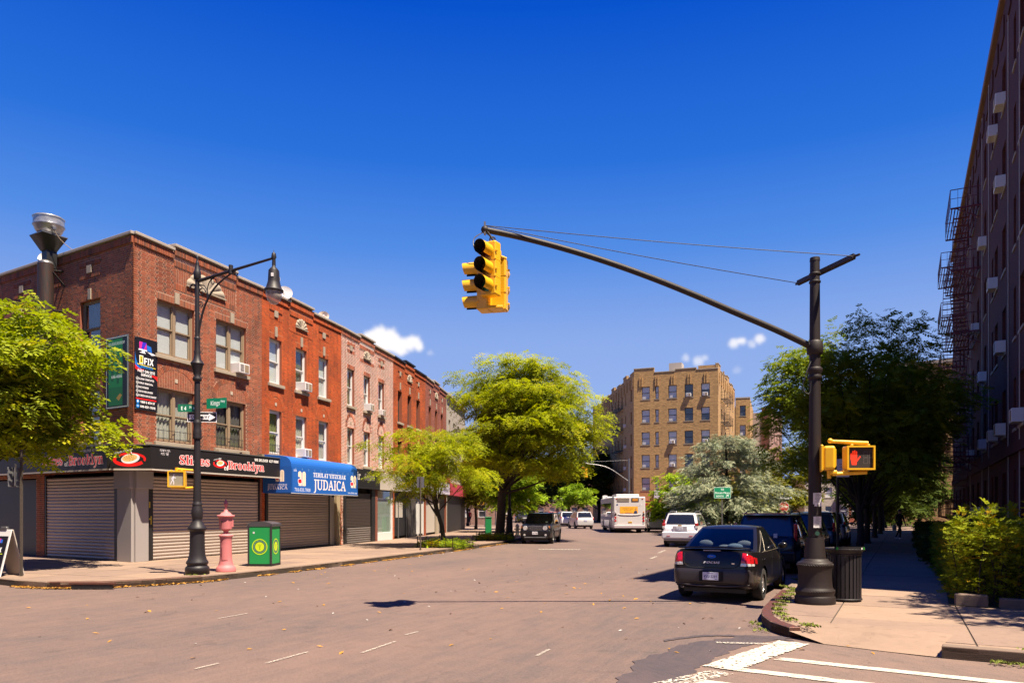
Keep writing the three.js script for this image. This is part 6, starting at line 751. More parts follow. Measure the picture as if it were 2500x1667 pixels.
tree('street_tree', 'small lit sapling hanging over the far kerb by the signal', 7.9, 92, { seed: 25, trunk: 1.6, tr: .1, c: [-.4, 3.4, 0], r: [2.4, 1.9, 2.0], clumps: 26, per: 30, cr: .9, leaf: 'far', mat: LM.bright, ls: .62, cols: G.mid, flat: .4 });
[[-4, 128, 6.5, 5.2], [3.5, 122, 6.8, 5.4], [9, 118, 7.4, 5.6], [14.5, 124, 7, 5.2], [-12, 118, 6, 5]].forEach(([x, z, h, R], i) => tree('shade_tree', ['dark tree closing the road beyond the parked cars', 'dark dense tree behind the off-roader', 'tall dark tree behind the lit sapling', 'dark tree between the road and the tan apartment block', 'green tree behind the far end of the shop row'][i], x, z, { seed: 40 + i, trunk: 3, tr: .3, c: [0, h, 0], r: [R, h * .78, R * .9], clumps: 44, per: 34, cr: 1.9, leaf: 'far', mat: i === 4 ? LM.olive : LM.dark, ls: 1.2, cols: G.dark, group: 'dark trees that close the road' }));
// trees on the shaded pavement
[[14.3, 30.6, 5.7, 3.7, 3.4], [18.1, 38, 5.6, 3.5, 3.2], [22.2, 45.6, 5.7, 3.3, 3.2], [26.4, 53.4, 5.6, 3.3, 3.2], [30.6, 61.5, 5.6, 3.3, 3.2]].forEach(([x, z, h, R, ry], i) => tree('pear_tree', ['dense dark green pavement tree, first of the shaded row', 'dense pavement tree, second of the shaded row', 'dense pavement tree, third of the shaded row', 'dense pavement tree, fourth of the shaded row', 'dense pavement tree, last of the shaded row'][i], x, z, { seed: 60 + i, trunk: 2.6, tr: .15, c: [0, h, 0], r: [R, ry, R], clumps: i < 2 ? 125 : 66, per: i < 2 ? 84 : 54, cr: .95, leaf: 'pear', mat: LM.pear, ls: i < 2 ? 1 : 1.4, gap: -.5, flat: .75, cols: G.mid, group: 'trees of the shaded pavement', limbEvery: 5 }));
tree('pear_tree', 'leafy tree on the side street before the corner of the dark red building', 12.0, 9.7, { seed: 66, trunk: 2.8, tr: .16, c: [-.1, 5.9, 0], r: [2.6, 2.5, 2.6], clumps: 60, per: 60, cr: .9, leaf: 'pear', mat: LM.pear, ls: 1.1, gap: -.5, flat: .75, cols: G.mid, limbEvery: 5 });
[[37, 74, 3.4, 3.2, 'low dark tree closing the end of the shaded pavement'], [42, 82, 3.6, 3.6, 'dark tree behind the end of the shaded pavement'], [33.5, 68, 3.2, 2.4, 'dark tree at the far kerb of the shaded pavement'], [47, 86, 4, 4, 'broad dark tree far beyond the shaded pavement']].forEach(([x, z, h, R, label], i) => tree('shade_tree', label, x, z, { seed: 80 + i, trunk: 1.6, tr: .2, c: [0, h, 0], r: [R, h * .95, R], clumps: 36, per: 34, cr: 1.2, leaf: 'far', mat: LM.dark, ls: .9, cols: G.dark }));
// island planting
const island = struct('traffic_island', solid(smooth([[11.2, 46], [12.3, 45.2], [14.5, 47], [22, 58], [30, 72], [34, 84], [20, 86], [15.5, 76], [12, 56], [11.2, 46]], 40), -.02, .14), M.kerb, 'raised island with planting between the two roads', 'island');
mesh('soil', flat(smooth([[11.6, 46.3], [12.3, 45.6], [14.3, 47.4], [21.7, 58.3], [29.6, 72], [33, 83.5], [20.3, 85.5], [15.8, 75.8], [12.4, 56], [11.6, 46.3]], 40), .145), M.earth, island);
{ const r = rng(91), L = []; for (let i = 0; i < 5200; i++) { const t = r(), z = 46 + t * 24, x = lerp(11.9, 14.5, t) + r() * (1.4 + t * 13); L.push([x, .16, -z, 1.5, -.2]); } const g = crownInto(scene, numbered('ground_cover'), SPRIG.tuft, LM.bright, L, G.locust, 92); g.userData = { kind: 'stuff', label: 'yellow-green ground cover on the traffic island', category: 'ground cover' }; }
{ // blue-grey spruce with drooping boughs
  const g = thing('spruce_tree', 'broad blue-grey spruce with drooping boughs on the island', 'tree', P(16.2, 56.5, .14)), r = rng(33), wood = [tube([[0, 0, 0], [.1, 3, 0], [0, 7.6, 0]], .2, .04, 14, 8)], L = [];
  for (let i = 0; i < 170; i++) { const t = i / 170, y = lerp(.7, 7.3, t), R = (t < .1 ? 3.7 : 4.3) * Math.sqrt(1 - Math.pow(t * .96, 2)) * (.68 + .5 * r()) * (1 + .25 * n2(t * 3, 4)) + .2, a = r() * 6.283, dr = .06 + .12 * (1 - t); const p = s => [Math.cos(a) * R * s, y + .35 * s * R * .22 - dr * R * s * s, Math.sin(a) * R * s]; if (i % 2) wood.push(tube([p(0), p(.5), p(1)], .03, .008, 6, 5)); const n = Math.round(20 + 26 * R); for (let k = 0; k < n; k++) { const s = .18 + .85 * Math.pow(r(), .7), q = p(s), w = .4 + .55 * (1.15 - s); L.push([q[0] + (r() - .5) * w, q[1] + .14 - r() * .5, q[2] + (r() - .5) * w, .8, -.2 - .5 * r(), -a + (r() - .5) * 2.4, r()]); } }
  mesh('trunk', merge(wood), M.bark, g); crownInto(g, 'crown', (() => { const rr = rng(3), p = []; for (let i = 0; i < 16; i++) { const t = i / 16, x = t * .42, a = (i % 2 ? 1 : -1) * (.7 + .4 * rr()), l = .15 * (1.1 - t * .5), dx = Math.cos(a) * l, dz = Math.sin(a) * l, up = (rr() - .4) * .09, w = .017; p.push(x, 0, 0, x + dx, up, dz, x + w * 1.6, .004, w, x, 0, 0, x + w * 1.4, .01, -w, x + dx, up, dz); } const q = new THREE.BufferGeometry(); q.setAttribute('position', new THREE.Float32BufferAttribute(p, 3)); q.computeVertexNormals(); return q; })(), LM.spruce, L, [rgb(.7, .85, .8), rgb(1.25, 1.2, 1.0)], 34);
}
[[14.2, 63, 2.4, 1.9, 'bright bush showing behind the spruce, toward the bus'], [21.5, 66, 3.2, 2.6, 'olive bush behind the spruce and the stop sign'], [27, 74, 4.2, 3.2, 'tall olive tree behind the stop sign'], [19.6, 69, 2.2, 2.2, 'low bush beyond the spruce']].forEach(([x, z, h, R, label], i) => tree('island_bush', label, x, z, { seed: 70 + i, trunk: 1, tr: .1, c: [0, h, 0], r: [R, h * .92, R], clumps: 30, per: 36, cr: 1, leaf: 'far', mat: i ? LM.olive : LM.bright, ls: .7, cols: G.locust }));
// hedge on the building's corner
{ const g = thing('hedge', 'clipped green hedge with unruly shoots at the brick building corner', 'hedge', P(7.75, 13.05, .12)), r = rng(44), L = [], u = [.465, .885], v = [.855, -.518];
  const inside = (a, b, y) => true; const pts = []; for (let i = 0; i < 66000; i++) { let a = r() * 10, b = r() * 4.2, y = r(); const hgt = 1.28 + .16 * fbm(a * .7 + b * .5, b * .6, 3) + (a < 1.6 && b < 1.6 ? .22 * fbm(a * 2, b * 2, 2) : 0); if (a > 1.7 && b > 1.5) continue; const edge = Math.min(a, b, a > 1.7 ? 1.5 - b : 9, b > 1.5 ? 1.7 - a : 9, (1 - y) * hgt * .9); if (edge > .28 * r() + .05 && r() > .12) continue; const bul = .13 * fbm(a * 1.1 + 5, y * 2 + b, 3); const x = u[0] * a + v[0] * b, z = u[1] * a + v[1] * b; L.push([x + bul, .04 + y * hgt, -z + bul, .85, .1]); }
  for (let k = 0; k < 46; k++) { const a = r() * 4, b = r() * 1.3, n = 10, hh = .15 + .4 * r(), tx = (r() - .5) * .4, tz = (r() - .5) * .4; for (let i = 0; i < n; i++) { const t = i / n, x = u[0] * a + v[0] * b, z = u[1] * a + v[1] * b; L.push([x + tx * t, 1.3 + hh * t, -z + tz * t, .95, .4]); } }
  crownInto(g, 'foliage', SPRIG.hedge, LM.hedge, L, [rgb(.7, .85, .5), rgb(1.5, 1.45, .6), rgb(1.9, 1.1, .5)], 45);
  const w = []; for (let i = 0; i < 26; i++) { const a = r() * 5, b = r() * 1.3, x = u[0] * a + v[0] * b, z = u[1] * a + v[1] * b; w.push(tube([[x, 0, -z], [x + (r() - .5) * .2, .6, -z], [x + (r() - .5) * .5, 1.2, -z + (r() - .5) * .4]], .02, .006, 6, 5)); } mesh('stems', merge(w), M.bark, g);
  const bed = struct('planting_bed', solid([[7.6, 12.95], [11.6, 10.55], [20, 26], [27.5, 40.5], [24.5, 42.2], [15.5, 27]], .1, .165), M.earth, 'dark soil bed along the foot of the brick apartment building', 'bed');
  for (const [a, b, w2, h2] of [[-.05, .25, .5, .2], [-.08, 1.0, .7, .16], [-.06, 1.85, .6, .17], [-.06, 2.7, .7, .16]]) { const X = 7.75 + u[0] * a + v[0] * b, Z = 13.05 + u[1] * a + v[1] * b; const m = mesh('edging_stone', rbox(w2, h2 + .05, .16, .03, 0, h2 / 2 + .1, 0), M.kerb, bed, [X, .04, -Z]); m.rotation.y = -31 * deg; }
}
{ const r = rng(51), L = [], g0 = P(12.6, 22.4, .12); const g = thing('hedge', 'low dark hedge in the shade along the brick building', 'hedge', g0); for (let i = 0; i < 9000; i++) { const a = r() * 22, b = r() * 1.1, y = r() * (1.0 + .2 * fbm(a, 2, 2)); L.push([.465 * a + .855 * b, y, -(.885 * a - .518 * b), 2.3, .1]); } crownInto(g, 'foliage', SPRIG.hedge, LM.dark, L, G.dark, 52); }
// railed beds round the street trees
function bed(label, X, Z, w, d, turn) { const g = thing('tree_bed', label, 'tree bed', P(X, Z, .152), turn, 'railed tree beds'); mesh('soil', box(w, .03, d, 0, .016, 0), M.earth, g); const rails = []; for (const [a, b] of [[[-w / 2, d / 2], [w / 2, d / 2]], [[-w / 2, -d / 2], [w / 2, -d / 2]], [[-w / 2, -d / 2], [-w / 2, d / 2]], [[w / 2, -d / 2], [w / 2, d / 2]]]) { rails.push(bar([a[0], .36, a[1]], [b[0], .36, b[1]], .02, .02), bar([a[0], .16, a[1]], [b[0], .16, b[1]], .016, .016)); const n = 5; for (let i = 0; i <= n; i++) { const x = lerp(a[0], b[0], i / n), z = lerp(a[1], b[1], i / n); rails.push(rod([x, .0, z], [x, i % n ? .38 : .5, z], i % n ? .008 : .02, i % n ? .008 : .02, 6)); } } mesh('rail', merge(rails), M.iron, g); const r = rng(w * 100 | 0), L = []; for (let i = 0; i < 420; i++) L.push([(r() - .5) * w * .92, .03, (r() - .5) * d * .92, 1.0 + .8 * r(), .2]); crownInto(g, 'flowers', SPRIG.tuft, LM.bright, L, [rgb(.6, .8, .5), rgb(1.7, 1.5, .5), rgb(3, 1.6, .3)], 71); }
bed('railed planted bed at the foot of the young tree', -3.05, 34.4, 1.7, 2.6, -17 * deg); bed('railed planted bed at the foot of the tall tree', -.95, 42.6, 1.7, 2.4, -10 * deg);
// ---------- other buildings ----------
const floorName = ['ground-floor', 'second-floor', 'third-floor', 'fourth-floor', 'fifth-floor', 'top-floor'];
const tanBrick = (() => { const N = 512; return dataTex(N, N, (i, j) => { const row = Math.floor(j / 8), x = i + (row % 2) * 12, br = Math.floor(x / 24), h = Math.abs(Math.sin(br * 12.9898 + row * 78.233) * 43758.5453) % 1; let v = .82 + .26 * (h - .5) + .08 * (rt() - .5) + .08 * fbm(i * .01, j * .01, 3); if (h > .93) v *= .62; const jo = j % 8 < 1 || x % 24 < 1 ? .82 : 1; return [v * jo, v * jo * .985, v * jo * .95]; }); })();
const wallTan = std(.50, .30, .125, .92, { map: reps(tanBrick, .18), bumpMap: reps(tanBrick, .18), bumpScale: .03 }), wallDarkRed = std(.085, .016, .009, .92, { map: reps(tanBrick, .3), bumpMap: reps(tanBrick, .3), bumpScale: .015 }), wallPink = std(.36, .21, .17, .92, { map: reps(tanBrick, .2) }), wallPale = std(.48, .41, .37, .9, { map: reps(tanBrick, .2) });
function holed(fr, name, W, H, ops, mat, t = .35) { const sh = new THREE.Shape([[0, 0], [W, 0], [W, H], [0, H]].map(p => new THREE.Vector2(...p))); for (const q of ops) sh.holes.push(new THREE.Path([[q.x0, q.y0], [q.x0, q.y1], [q.x1, q.y1], [q.x1, q.y0]].map(p => new THREE.Vector2(...p)))); return put(fr, mesh(name, metreUV(new THREE.ExtrudeGeometry(sh, { depth: t, bevelEnabled: false }).translate(0, 0, -t)), mat)); }
const winDark = new THREE.MeshPhysicalMaterial({ color: rgb(.05, .05, .055), roughness: .06, clearcoat: 1 });
const winPale = new THREE.MeshPhysicalMaterial({ color: rgb(.5, .47, .46), roughness: .15, clearcoat: 1 });
function plainWindow(fr, q, k, frame) { const w = grp('window'), W = q.x1 - q.x0, H = q.y1 - q.y0, f = .07; mesh('frame', merge([box(f, H, .1, f / 2, H / 2, 0), box(f, H, .1, W - f / 2, H / 2, 0), box(W - 2 * f, f, .1, W / 2, H - f / 2, 0), box(W - 2 * f, f, .1, W / 2, f / 2, 0), box(W - 2 * f, .06, .09, W / 2, H / 2, 0)]), frame, w); mesh('pane', box(W - 2 * f, H / 2 - f - .03, .02, W / 2, H * .75 - f / 2 + .015, -.02), k % 4 === 1 ? winDark : winPale, w); mesh('pane', box(W - 2 * f, H / 2 - f - .03, .02, W / 2, H * .25 + f / 2 - .015, -.03), k % 2 ? winDark : winPale, w); mesh('sill', box(W + .2, .1, .2, W / 2, -.05, .14), M.stone, w); w.position.set(q.x0, q.y0, -.2); return put(fr, w); }
function fireEscape(fr, x0, x1, floors, D, mat, dy, bars = 12) { // platforms, rails and ladders bolted to a wall
  const g = grp('fire_escape'); floors.forEach((y, k) => { const sl = []; for (let i = 0; i < 9; i++) sl.push(box(x1 - x0, .03, .05, (x0 + x1) / 2, y, .1 + i * (D - .1) / 8.5)); sl.push(box(.05, .08, D, x0, y, D / 2), box(.05, .08, D, x1, y, D / 2)); mesh('platform', merge(sl), mat, g);
    const rl = [bar([x0, y + .95, D], [x1, y + .95, D], .035, .035), bar([x0, y + .5, D], [x1, y + .5, D], .02, .02)]; for (const x of [x0, x1]) rl.push(bar([x, y + .95, 0], [x, y + .95, D], .035, .035), bar([x, y + .5, 0], [x, y + .5, D], .02, .02)); for (let i = 0; i <= bars; i++) { const x = lerp(x0, x1, i / bars); rl.push(bar([x, y, D], [x, y + .95, D], .018, .018)); } for (const x of [x0, x1]) for (let i = 1; i < 4; i++) rl.push(bar([x, y, D * i / 4], [x, y + .95, D * i / 4], .018, .018)); mesh('railing', merge(rl), mat, g);
    if (k < floors.length - 1) { const st = [], a = k % 2 ? x0 + .4 : x1 - .4, b = k % 2 ? x1 - .7 : x0 + .7; for (const z of [D * .35, D * .85]) st.push(bar([b, y, z], [a, y + dy, z], .05, .03)); for (let i = 1; i < 11; i++) st.push(box(.16, .03, D * .5, lerp(b, a, i / 11), y + dy * i / 11, D * .6)); mesh('stair', merge(st), mat, g); }
    mesh('bracket', merge([bar([x0 + .1, y - .6, 0], [x0 + .1, y, D * .8], .04, .04), bar([x1 - .1, y - .6, 0], [x1 - .1, y, D * .8], .04, .04)]), mat, g); }); return put(fr, g); }
{ // tan apartment block
  const g = thing('apartment_block', 'tan brick apartment block with notched parapet and fire escapes', 'building', P(17, 104)), H = 20.6, FL = [1.1, 4.3, 7.45, 10.6, 13.7, 16.9].map(y => y), wh = 1.75;
  const fA = frameOf(g, 17, 104, 10.6, -4.3), WA = Math.hypot(10.6, 4.3), fL = frameOf(g, 15.5, 142.7, 1.5, -38.7), WL = 38.7, fR = frameOf(g, 27.6, 99.7, 7.7, 18.3), WR = 19.8;
  const dark = std(.035, .02, .018, .6), fr3 = [[fA, WA, [[1.1, 1.15], [3.0, .5], [4.8, 1.15], [7.0, 1.15], [9.2, 1.15]], 'wall'], [fL, WL, [[3, .9], [6, .9], [9, .9], [12, .9], [15.5, .5], [18, .9], [21, .9], [24, .9], [26.5, .9], [29.5, .9], [32.5, .6], [36.5, .9]], 'side_wall'], [fR, WR, [[3, .9], [6.5, .9], [9.5, .9], [13, .9], [16.5, .9]], 'side_wall']];
  let k = 0; for (const [fr, W, xs, nm] of fr3) { const ops = []; for (const y of FL) for (const [x, w] of xs) ops.push({ x0: x, x1: x + w, y0: y + .35, y1: y + .35 + wh }); holed(fr, nm, W, H, ops, wallTan); for (const q of ops) plainWindow(fr, q, (k++ * 7) % 5, dark); const n = Math.round(W / 2.6); for (let i = 0; i < n; i++) { const x = (i + .5) * W / n, up = i % 4 === 0 ? .9 : i % 2 ? .25 : .5; panel(fr, 'merlon', x - W / n / 2 + .01, x + W / n / 2 - .01, H, H + up, -.17, .33, wallTan); panel(fr, 'merlon_cap', x - W / n / 2, x + W / n / 2, H + up, H + up + .12, -.17, .45, M.stone); } for (let i = 0; i < W / 2.2; i++) for (const dx of [0, .3]) panel(fr, 'fin', i * 2.2 + .8 + dx, i * 2.2 + .95 + dx, H - 1.6, H - .2, .06, .12, wallTan); }
  put(fA, mesh('corner_tower', box(1.4, .9, 1.4, .7, H + .45, -.75), wallTan)); put(fA, mesh('corner_tower', box(2.6, .8, 2.2, WA - 1.32, H + .4, -1.15), wallTan)); put(fA, mesh('roof_hut', box(1.8, 3.4, 2, 4.9, H + .7, -6), M.offwhite)); put(fA, mesh('roof_hut', box(3.2, 1.4, 2, 6.2, H + .5, -5), M.stone));
  const rf = mesh('roof_deck', solid([[17.2, 104], [27.4, 100], [34.6, 118], [34, 140], [15.8, 142]], H - 1, H - .8), M.kerb); rf.applyMatrix4(g.matrixWorld.clone().invert()); g.add(rf); const cr = mesh('interior', solid([[18.2, 105], [27.2, 101.4], [33.4, 118], [33, 139], [16.8, 140]], 0, H - 1.2), M.room); cr.applyMatrix4(g.matrixWorld.clone().invert()); g.add(cr);
  fireEscape(fL, 26, 31, FL.slice(0, 6).map(y => y + .2), 1.1, M.black, 3.15, 8); fireEscape(fR, 2.4, 7.6, FL.slice(0, 6).map(y => y + .2), 1.1, M.black, 3.15, 8);
  panel(fA, 'entrance_canopy', .2, 2.6, 2.2, 2.9, .9, 1.8, std(.5, .012, .018, .6), .1); panel(fA, 'wall_box', 2.9, 3.8, 3.5, 4.6, .15, .3, M.white);
  const spots = [[fA, 7.55, 4, 'third'], [fA, 9.75, 4, 'fourth'], [fA, 5.35, 3, ''], [fA, 9.75, 3, ''], [fA, 5.35, 2, ''], [fA, 1.65, 0, ''], [fA, 5.3, 0, ''], [fL, 32.8, 4, ''], [fL, 33, 3, ''], [fL, 32.8, 2, ''], [fL, 32.8, 1, ''], [fL, 12.4, 3, '']];
  spots[0][2] = 5; spots[1][2] = 5; spots.forEach(([fr, x, f]) => acUnit(fr, x, FL[f] + .4, `white air conditioner in a ${floorName[f]} window ${fr === fA ? 'in the broad front' : 'on the receding side'} of the tan apartment block`, fr === fA ? 'air conditioners on the tan block front' : 'air conditioners on the tan block side', 1.15));
}
{ // wing behind the tan block
  const g = thing('apartment_block', 'narrow tan brick wing behind the notched apartment block', 'building', P(37, 121)), fr = frameOf(g, 36.3, 121, 2.2, -.6), f2 = frameOf(g, 38.5, 120.4, 5, 14), ops = [], H = 20; for (let i = 0; i < 6; i++) for (const x of [.7]) ops.push({ x0: x, x1: x + .9, y0: 1.4 + i * 3.15, y1: 3.1 + i * 3.15 }); holed(fr, 'wall', 2.28, H, ops, wallTan); ops.forEach((q, k) => plainWindow(fr, q, k, M.black)); holed(f2, 'side_wall', 17, H, [], wallTan); put(fr, mesh('parapet_cap', box(2.3, .2, .5, 1.15, H + .1, -.2), M.stone)); put(fr, mesh('interior', box(2, H - 1, 8, 1.1, H / 2, -4.9), M.room)); }
{ const g = thing('apartment_block', 'pinkish brick block with a blank whitish flank beyond the island', 'building', P(39.8, 134)), f1 = frameOf(g, 39.8, 134, 5.6, -2.6), f2 = frameOf(g, 45.4, 131.4, 8, 16), H = 19.2, ops = []; for (let i = 0; i < 5; i++) for (const x of [2, 6, 10, 14]) ops.push({ x0: x, x1: x + 1.1, y0: 1.6 + i * 3.2, y1: 3.4 + i * 3.2 }); holed(f1, 'wall', 6.17, H, [], wallPale); holed(f2, 'side_wall', 18.4, H + 1, ops, wallPink); ops.forEach((q, k) => plainWindow(f2, q, k, M.black)); put(f1, mesh('interior', box(5.6, H - 1, 7, 3.0, H / 2, -4.5), M.room)); panel(f1, 'corner_pier', 4.9, 6.2, 0, H + .9, .06, .12, std(.16, .06, .045, .9, { map: reps(tanBrick, .3) })); fireEscape(f2, 6.6, 11.4, [5, 8.2, 11.4], 1.1, std(.2, .05, .04, .6), 3.2, 8); }
dish(41, 134.5, 18.6, .6, 0, 'white satellite dish on the pinkish brick block beyond the island');
{ // tall dark brick building on the shaded pavement
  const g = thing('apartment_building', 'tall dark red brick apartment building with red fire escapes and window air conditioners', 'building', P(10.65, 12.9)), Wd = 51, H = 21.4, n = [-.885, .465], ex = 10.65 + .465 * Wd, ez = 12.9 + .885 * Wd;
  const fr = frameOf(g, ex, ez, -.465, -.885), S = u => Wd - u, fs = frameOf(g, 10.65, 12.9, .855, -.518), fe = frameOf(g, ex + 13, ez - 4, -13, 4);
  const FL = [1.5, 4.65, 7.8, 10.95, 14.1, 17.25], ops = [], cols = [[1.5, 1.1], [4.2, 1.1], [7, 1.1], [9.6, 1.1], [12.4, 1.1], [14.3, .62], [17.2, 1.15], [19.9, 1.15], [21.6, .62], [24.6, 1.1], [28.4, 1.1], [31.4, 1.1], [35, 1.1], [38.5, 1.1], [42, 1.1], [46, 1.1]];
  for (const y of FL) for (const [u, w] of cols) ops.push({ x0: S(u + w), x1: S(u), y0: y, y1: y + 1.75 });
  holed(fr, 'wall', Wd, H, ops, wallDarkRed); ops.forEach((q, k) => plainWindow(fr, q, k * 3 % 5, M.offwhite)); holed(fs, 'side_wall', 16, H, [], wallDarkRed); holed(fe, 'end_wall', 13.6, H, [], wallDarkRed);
  const cr = mesh('interior', solid([[11.4 + .8, 13.2], [24, 5.5], [46, 54], [ex + .9, ez - 1]], 0, H - .8), M.room); cr.applyMatrix4(g.matrixWorld.clone().invert()); g.add(cr);
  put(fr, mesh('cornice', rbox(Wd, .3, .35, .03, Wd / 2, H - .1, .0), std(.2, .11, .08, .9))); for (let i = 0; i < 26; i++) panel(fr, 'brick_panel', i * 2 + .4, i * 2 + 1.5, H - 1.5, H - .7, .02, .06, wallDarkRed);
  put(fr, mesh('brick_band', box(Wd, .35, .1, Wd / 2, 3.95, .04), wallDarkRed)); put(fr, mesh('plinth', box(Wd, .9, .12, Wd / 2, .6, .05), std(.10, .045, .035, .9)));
  const red = std(.13, .012, .022, .55); fireEscape(fr, S(32.6), S(27.6), FL.map(y => y - .1).slice(0, 6), 1.3, red, 3.15, 9); fireEscape(fr, S(43), S(38), FL.map(y => y - .1).slice(0, 6), 1.3, red, 3.15, 9);
  for (const u of [13.2, 16.2, 23.2, 26.4, 33.6]) put(fr, mesh('cable_run', rod([S(u), .5, .03], [S(u), H - .5, .03], .016, .016, 6), M.offwhite));
  for (const [u, f] of [[17.75, 5], [17.75, 4], [20.45, 5], [20.45, 3], [24.9, 4], [24.9, 2], [17.75, 2], [17.75, 1], [20.45, 1], [24.9, 1], [28.9, 3], [31.9, 1], [12.9, 1], [20.4, 0], [24.9, 0], [28.9, 0]]) acUnit(fr, S(u), FL[f] + .03, `white air conditioner in a ${floorName[f]} window ${u > 24 ? 'beside' : u > 19 ? 'one column short of' : 'well before'} the red fire escapes`, 'air conditioners on the dark red building', 1.2);
}
{ const g = thing('apartment_block', 'tan brick block far behind the shaded pavement trees', 'building', P(52, 98)), fr = frameOf(g, 50, 99, 9, -5), H = 21; holed(fr, 'wall', 10.3, H, [], wallTan); put(fr, mesh('cornice', box(10.4, .5, .6, 5.1, H, 0), M.stone)); put(fr, mesh('interior', box(9.8, H - .6, 8, 5.1, H / 2, -4.5), wallTan)); }
// the buildings on the other two corners, behind the camera
function cornerBlock(label, X, Z, d1, w1, d2, w2, H, mat) { const g = thing('brick_building', label, 'building', P(X, Z)), end = [X + d2[0] * w2, Z + d2[1] * w2], f1 = frameOf(g, X, Z, d1[0], d1[1]), f2 = frameOf(g, end[0], end[1], -d2[0], -d2[1]); for (const [fr, w, nm] of [[f1, w1, 'wall'], [f2, w2, 'side_wall']]) { const ops = []; for (let y = 4.2; y + 2 < H; y += 3.1) for (let i = 1; i + 1.2 < w; i += 2.6) ops.push({ x0: i, x1: i + 1.1, y0: y, y1: y + 1.8 }); holed(fr, nm, w, H, ops, mat); ops.forEach((q, k) => plainWindow(fr, q, k, M.white)); put(fr, mesh('cornice', rbox(w, .3, .4, .03, w / 2, H + .1, 0), M.coping)); panel(fr, 'shop_window', .6, w - .6, .4, 2.9, .02, .05, M.black); } const q = [X + d1[0] * w1, Z + d1[1] * w1], c = [(X + q[0] + end[0]) / 3, (Z + q[1] + end[1]) / 3], sh = p => [lerp(p[0], c[0], .08), lerp(p[1], c[1], .08)]; const m = mesh('interior', solid([sh([X, Z]), sh(q), [q[0] + d2[0] * w2, q[1] + d2[1] * w2], sh(end)], 0, H - .4), mat); m.applyMatrix4(g.matrixWorld.clone().invert()); g.add(m); }
cornerBlock('red brick corner building across the side street from the pizza shop', -17, 8, [-.855, .518], 26, [-.335, -.942], 19.5, 11, wallPink);
cornerBlock('tall red brick corner building across the side street from the hedge', 3.4, -3.2, [-.465, -.885], 30, [.855, -.518], 20, 17, wallPink);
// small sunlit houses at the end of the shaded pavement
[[44, 112, wallPale, 'pale grey house at the end of the shaded pavement', 7, 6.4], [52, 116, std(.36, .10, .07, .9, { map: reps(tanBrick, .3) }), 'small red brick house at the end of the shaded pavement', 5, 7], [61, 118, std(.34, .08, .06, .9, { map: reps(tanBrick, .3) }), 'second red brick house beyond the shaded pavement', 5.5, 7], [-16, 96, wallPink, 'low pinkish brick building beyond the shop row', 8, 14], [-2, 150, wallPink, 'brick block closing the far end of the road', 9, 30]].forEach(([x, z, m, label, h, w]) => { const g = thing('brick_house', label, 'building', P(x, z)), fr = frameOf(g, x, z, 1, -.12), ops = []; for (let y = 1; y + 1.8 < h; y += 2.8) for (let i = .8; i + 1 < w; i += 2.2) ops.push({ x0: i, x1: i + 1, y0: y, y1: y + 1.5 }); holed(fr, 'wall', w, h, ops, m); ops.forEach((q, k) => plainWindow(fr, q, k, M.white)); put(fr, mesh('interior', box(w - .1, h - .2, 7, w / 2, (h - .2) / 2, -4.2), m)); put(fr, mesh('roof_edge', box(w + .2, .3, .6, w / 2, h + .15, 0), M.coping)); });
// ---------- distant street furniture ----------
{ const g = thing('road_sign', 'green road sign on a thin post at the island tip reading To Ocean Pkwy North', 'sign', P(13.05, 46.2, .14)); mesh('post', box(.06, 3.2, .06, 0, 1.6, -.05), M.galv, g); mesh('plate', rbox(1.06, .7, .015, .005, 0, 2.78, 0), M.galv, g); mesh('print', new THREE.PlaneGeometry(1.05, .69).translate(0, 2.78, .011), new THREE.MeshStandardMaterial({ map: canvasTex(512, 336, (c, w, h) => { c.fillStyle = '#0f8a62'; c.fillRect(0, 0, w, h); c.strokeStyle = '#e8f4ee'; c.lineWidth = 8; c.beginPath(); c.roundRect(8, 8, w - 16, h - 16, 24); c.stroke(); txt(c, 'TO', 256, 100, 'bold 78px sans-serif', '#eef8f2', { align: 'center' }); txt(c, 'Ocean Pkwy', 256, 200, 'bold 82px sans-serif', '#eef8f2', { align: 'center', fit: 450 }); txt(c, 'NORTH', 60, 296, 'bold 72px sans-serif', '#eef8f2', { fit: 240 }); c.strokeStyle = '#eef8f2'; c.lineWidth = 18; c.beginPath(); c.moveTo(360, 300); c.lineTo(430, 235); c.stroke(); c.beginPath(); c.moveTo(375, 232); c.lineTo(436, 230); c.lineTo(436, 290); c.stroke(); }), roughness: .5 }), g); }
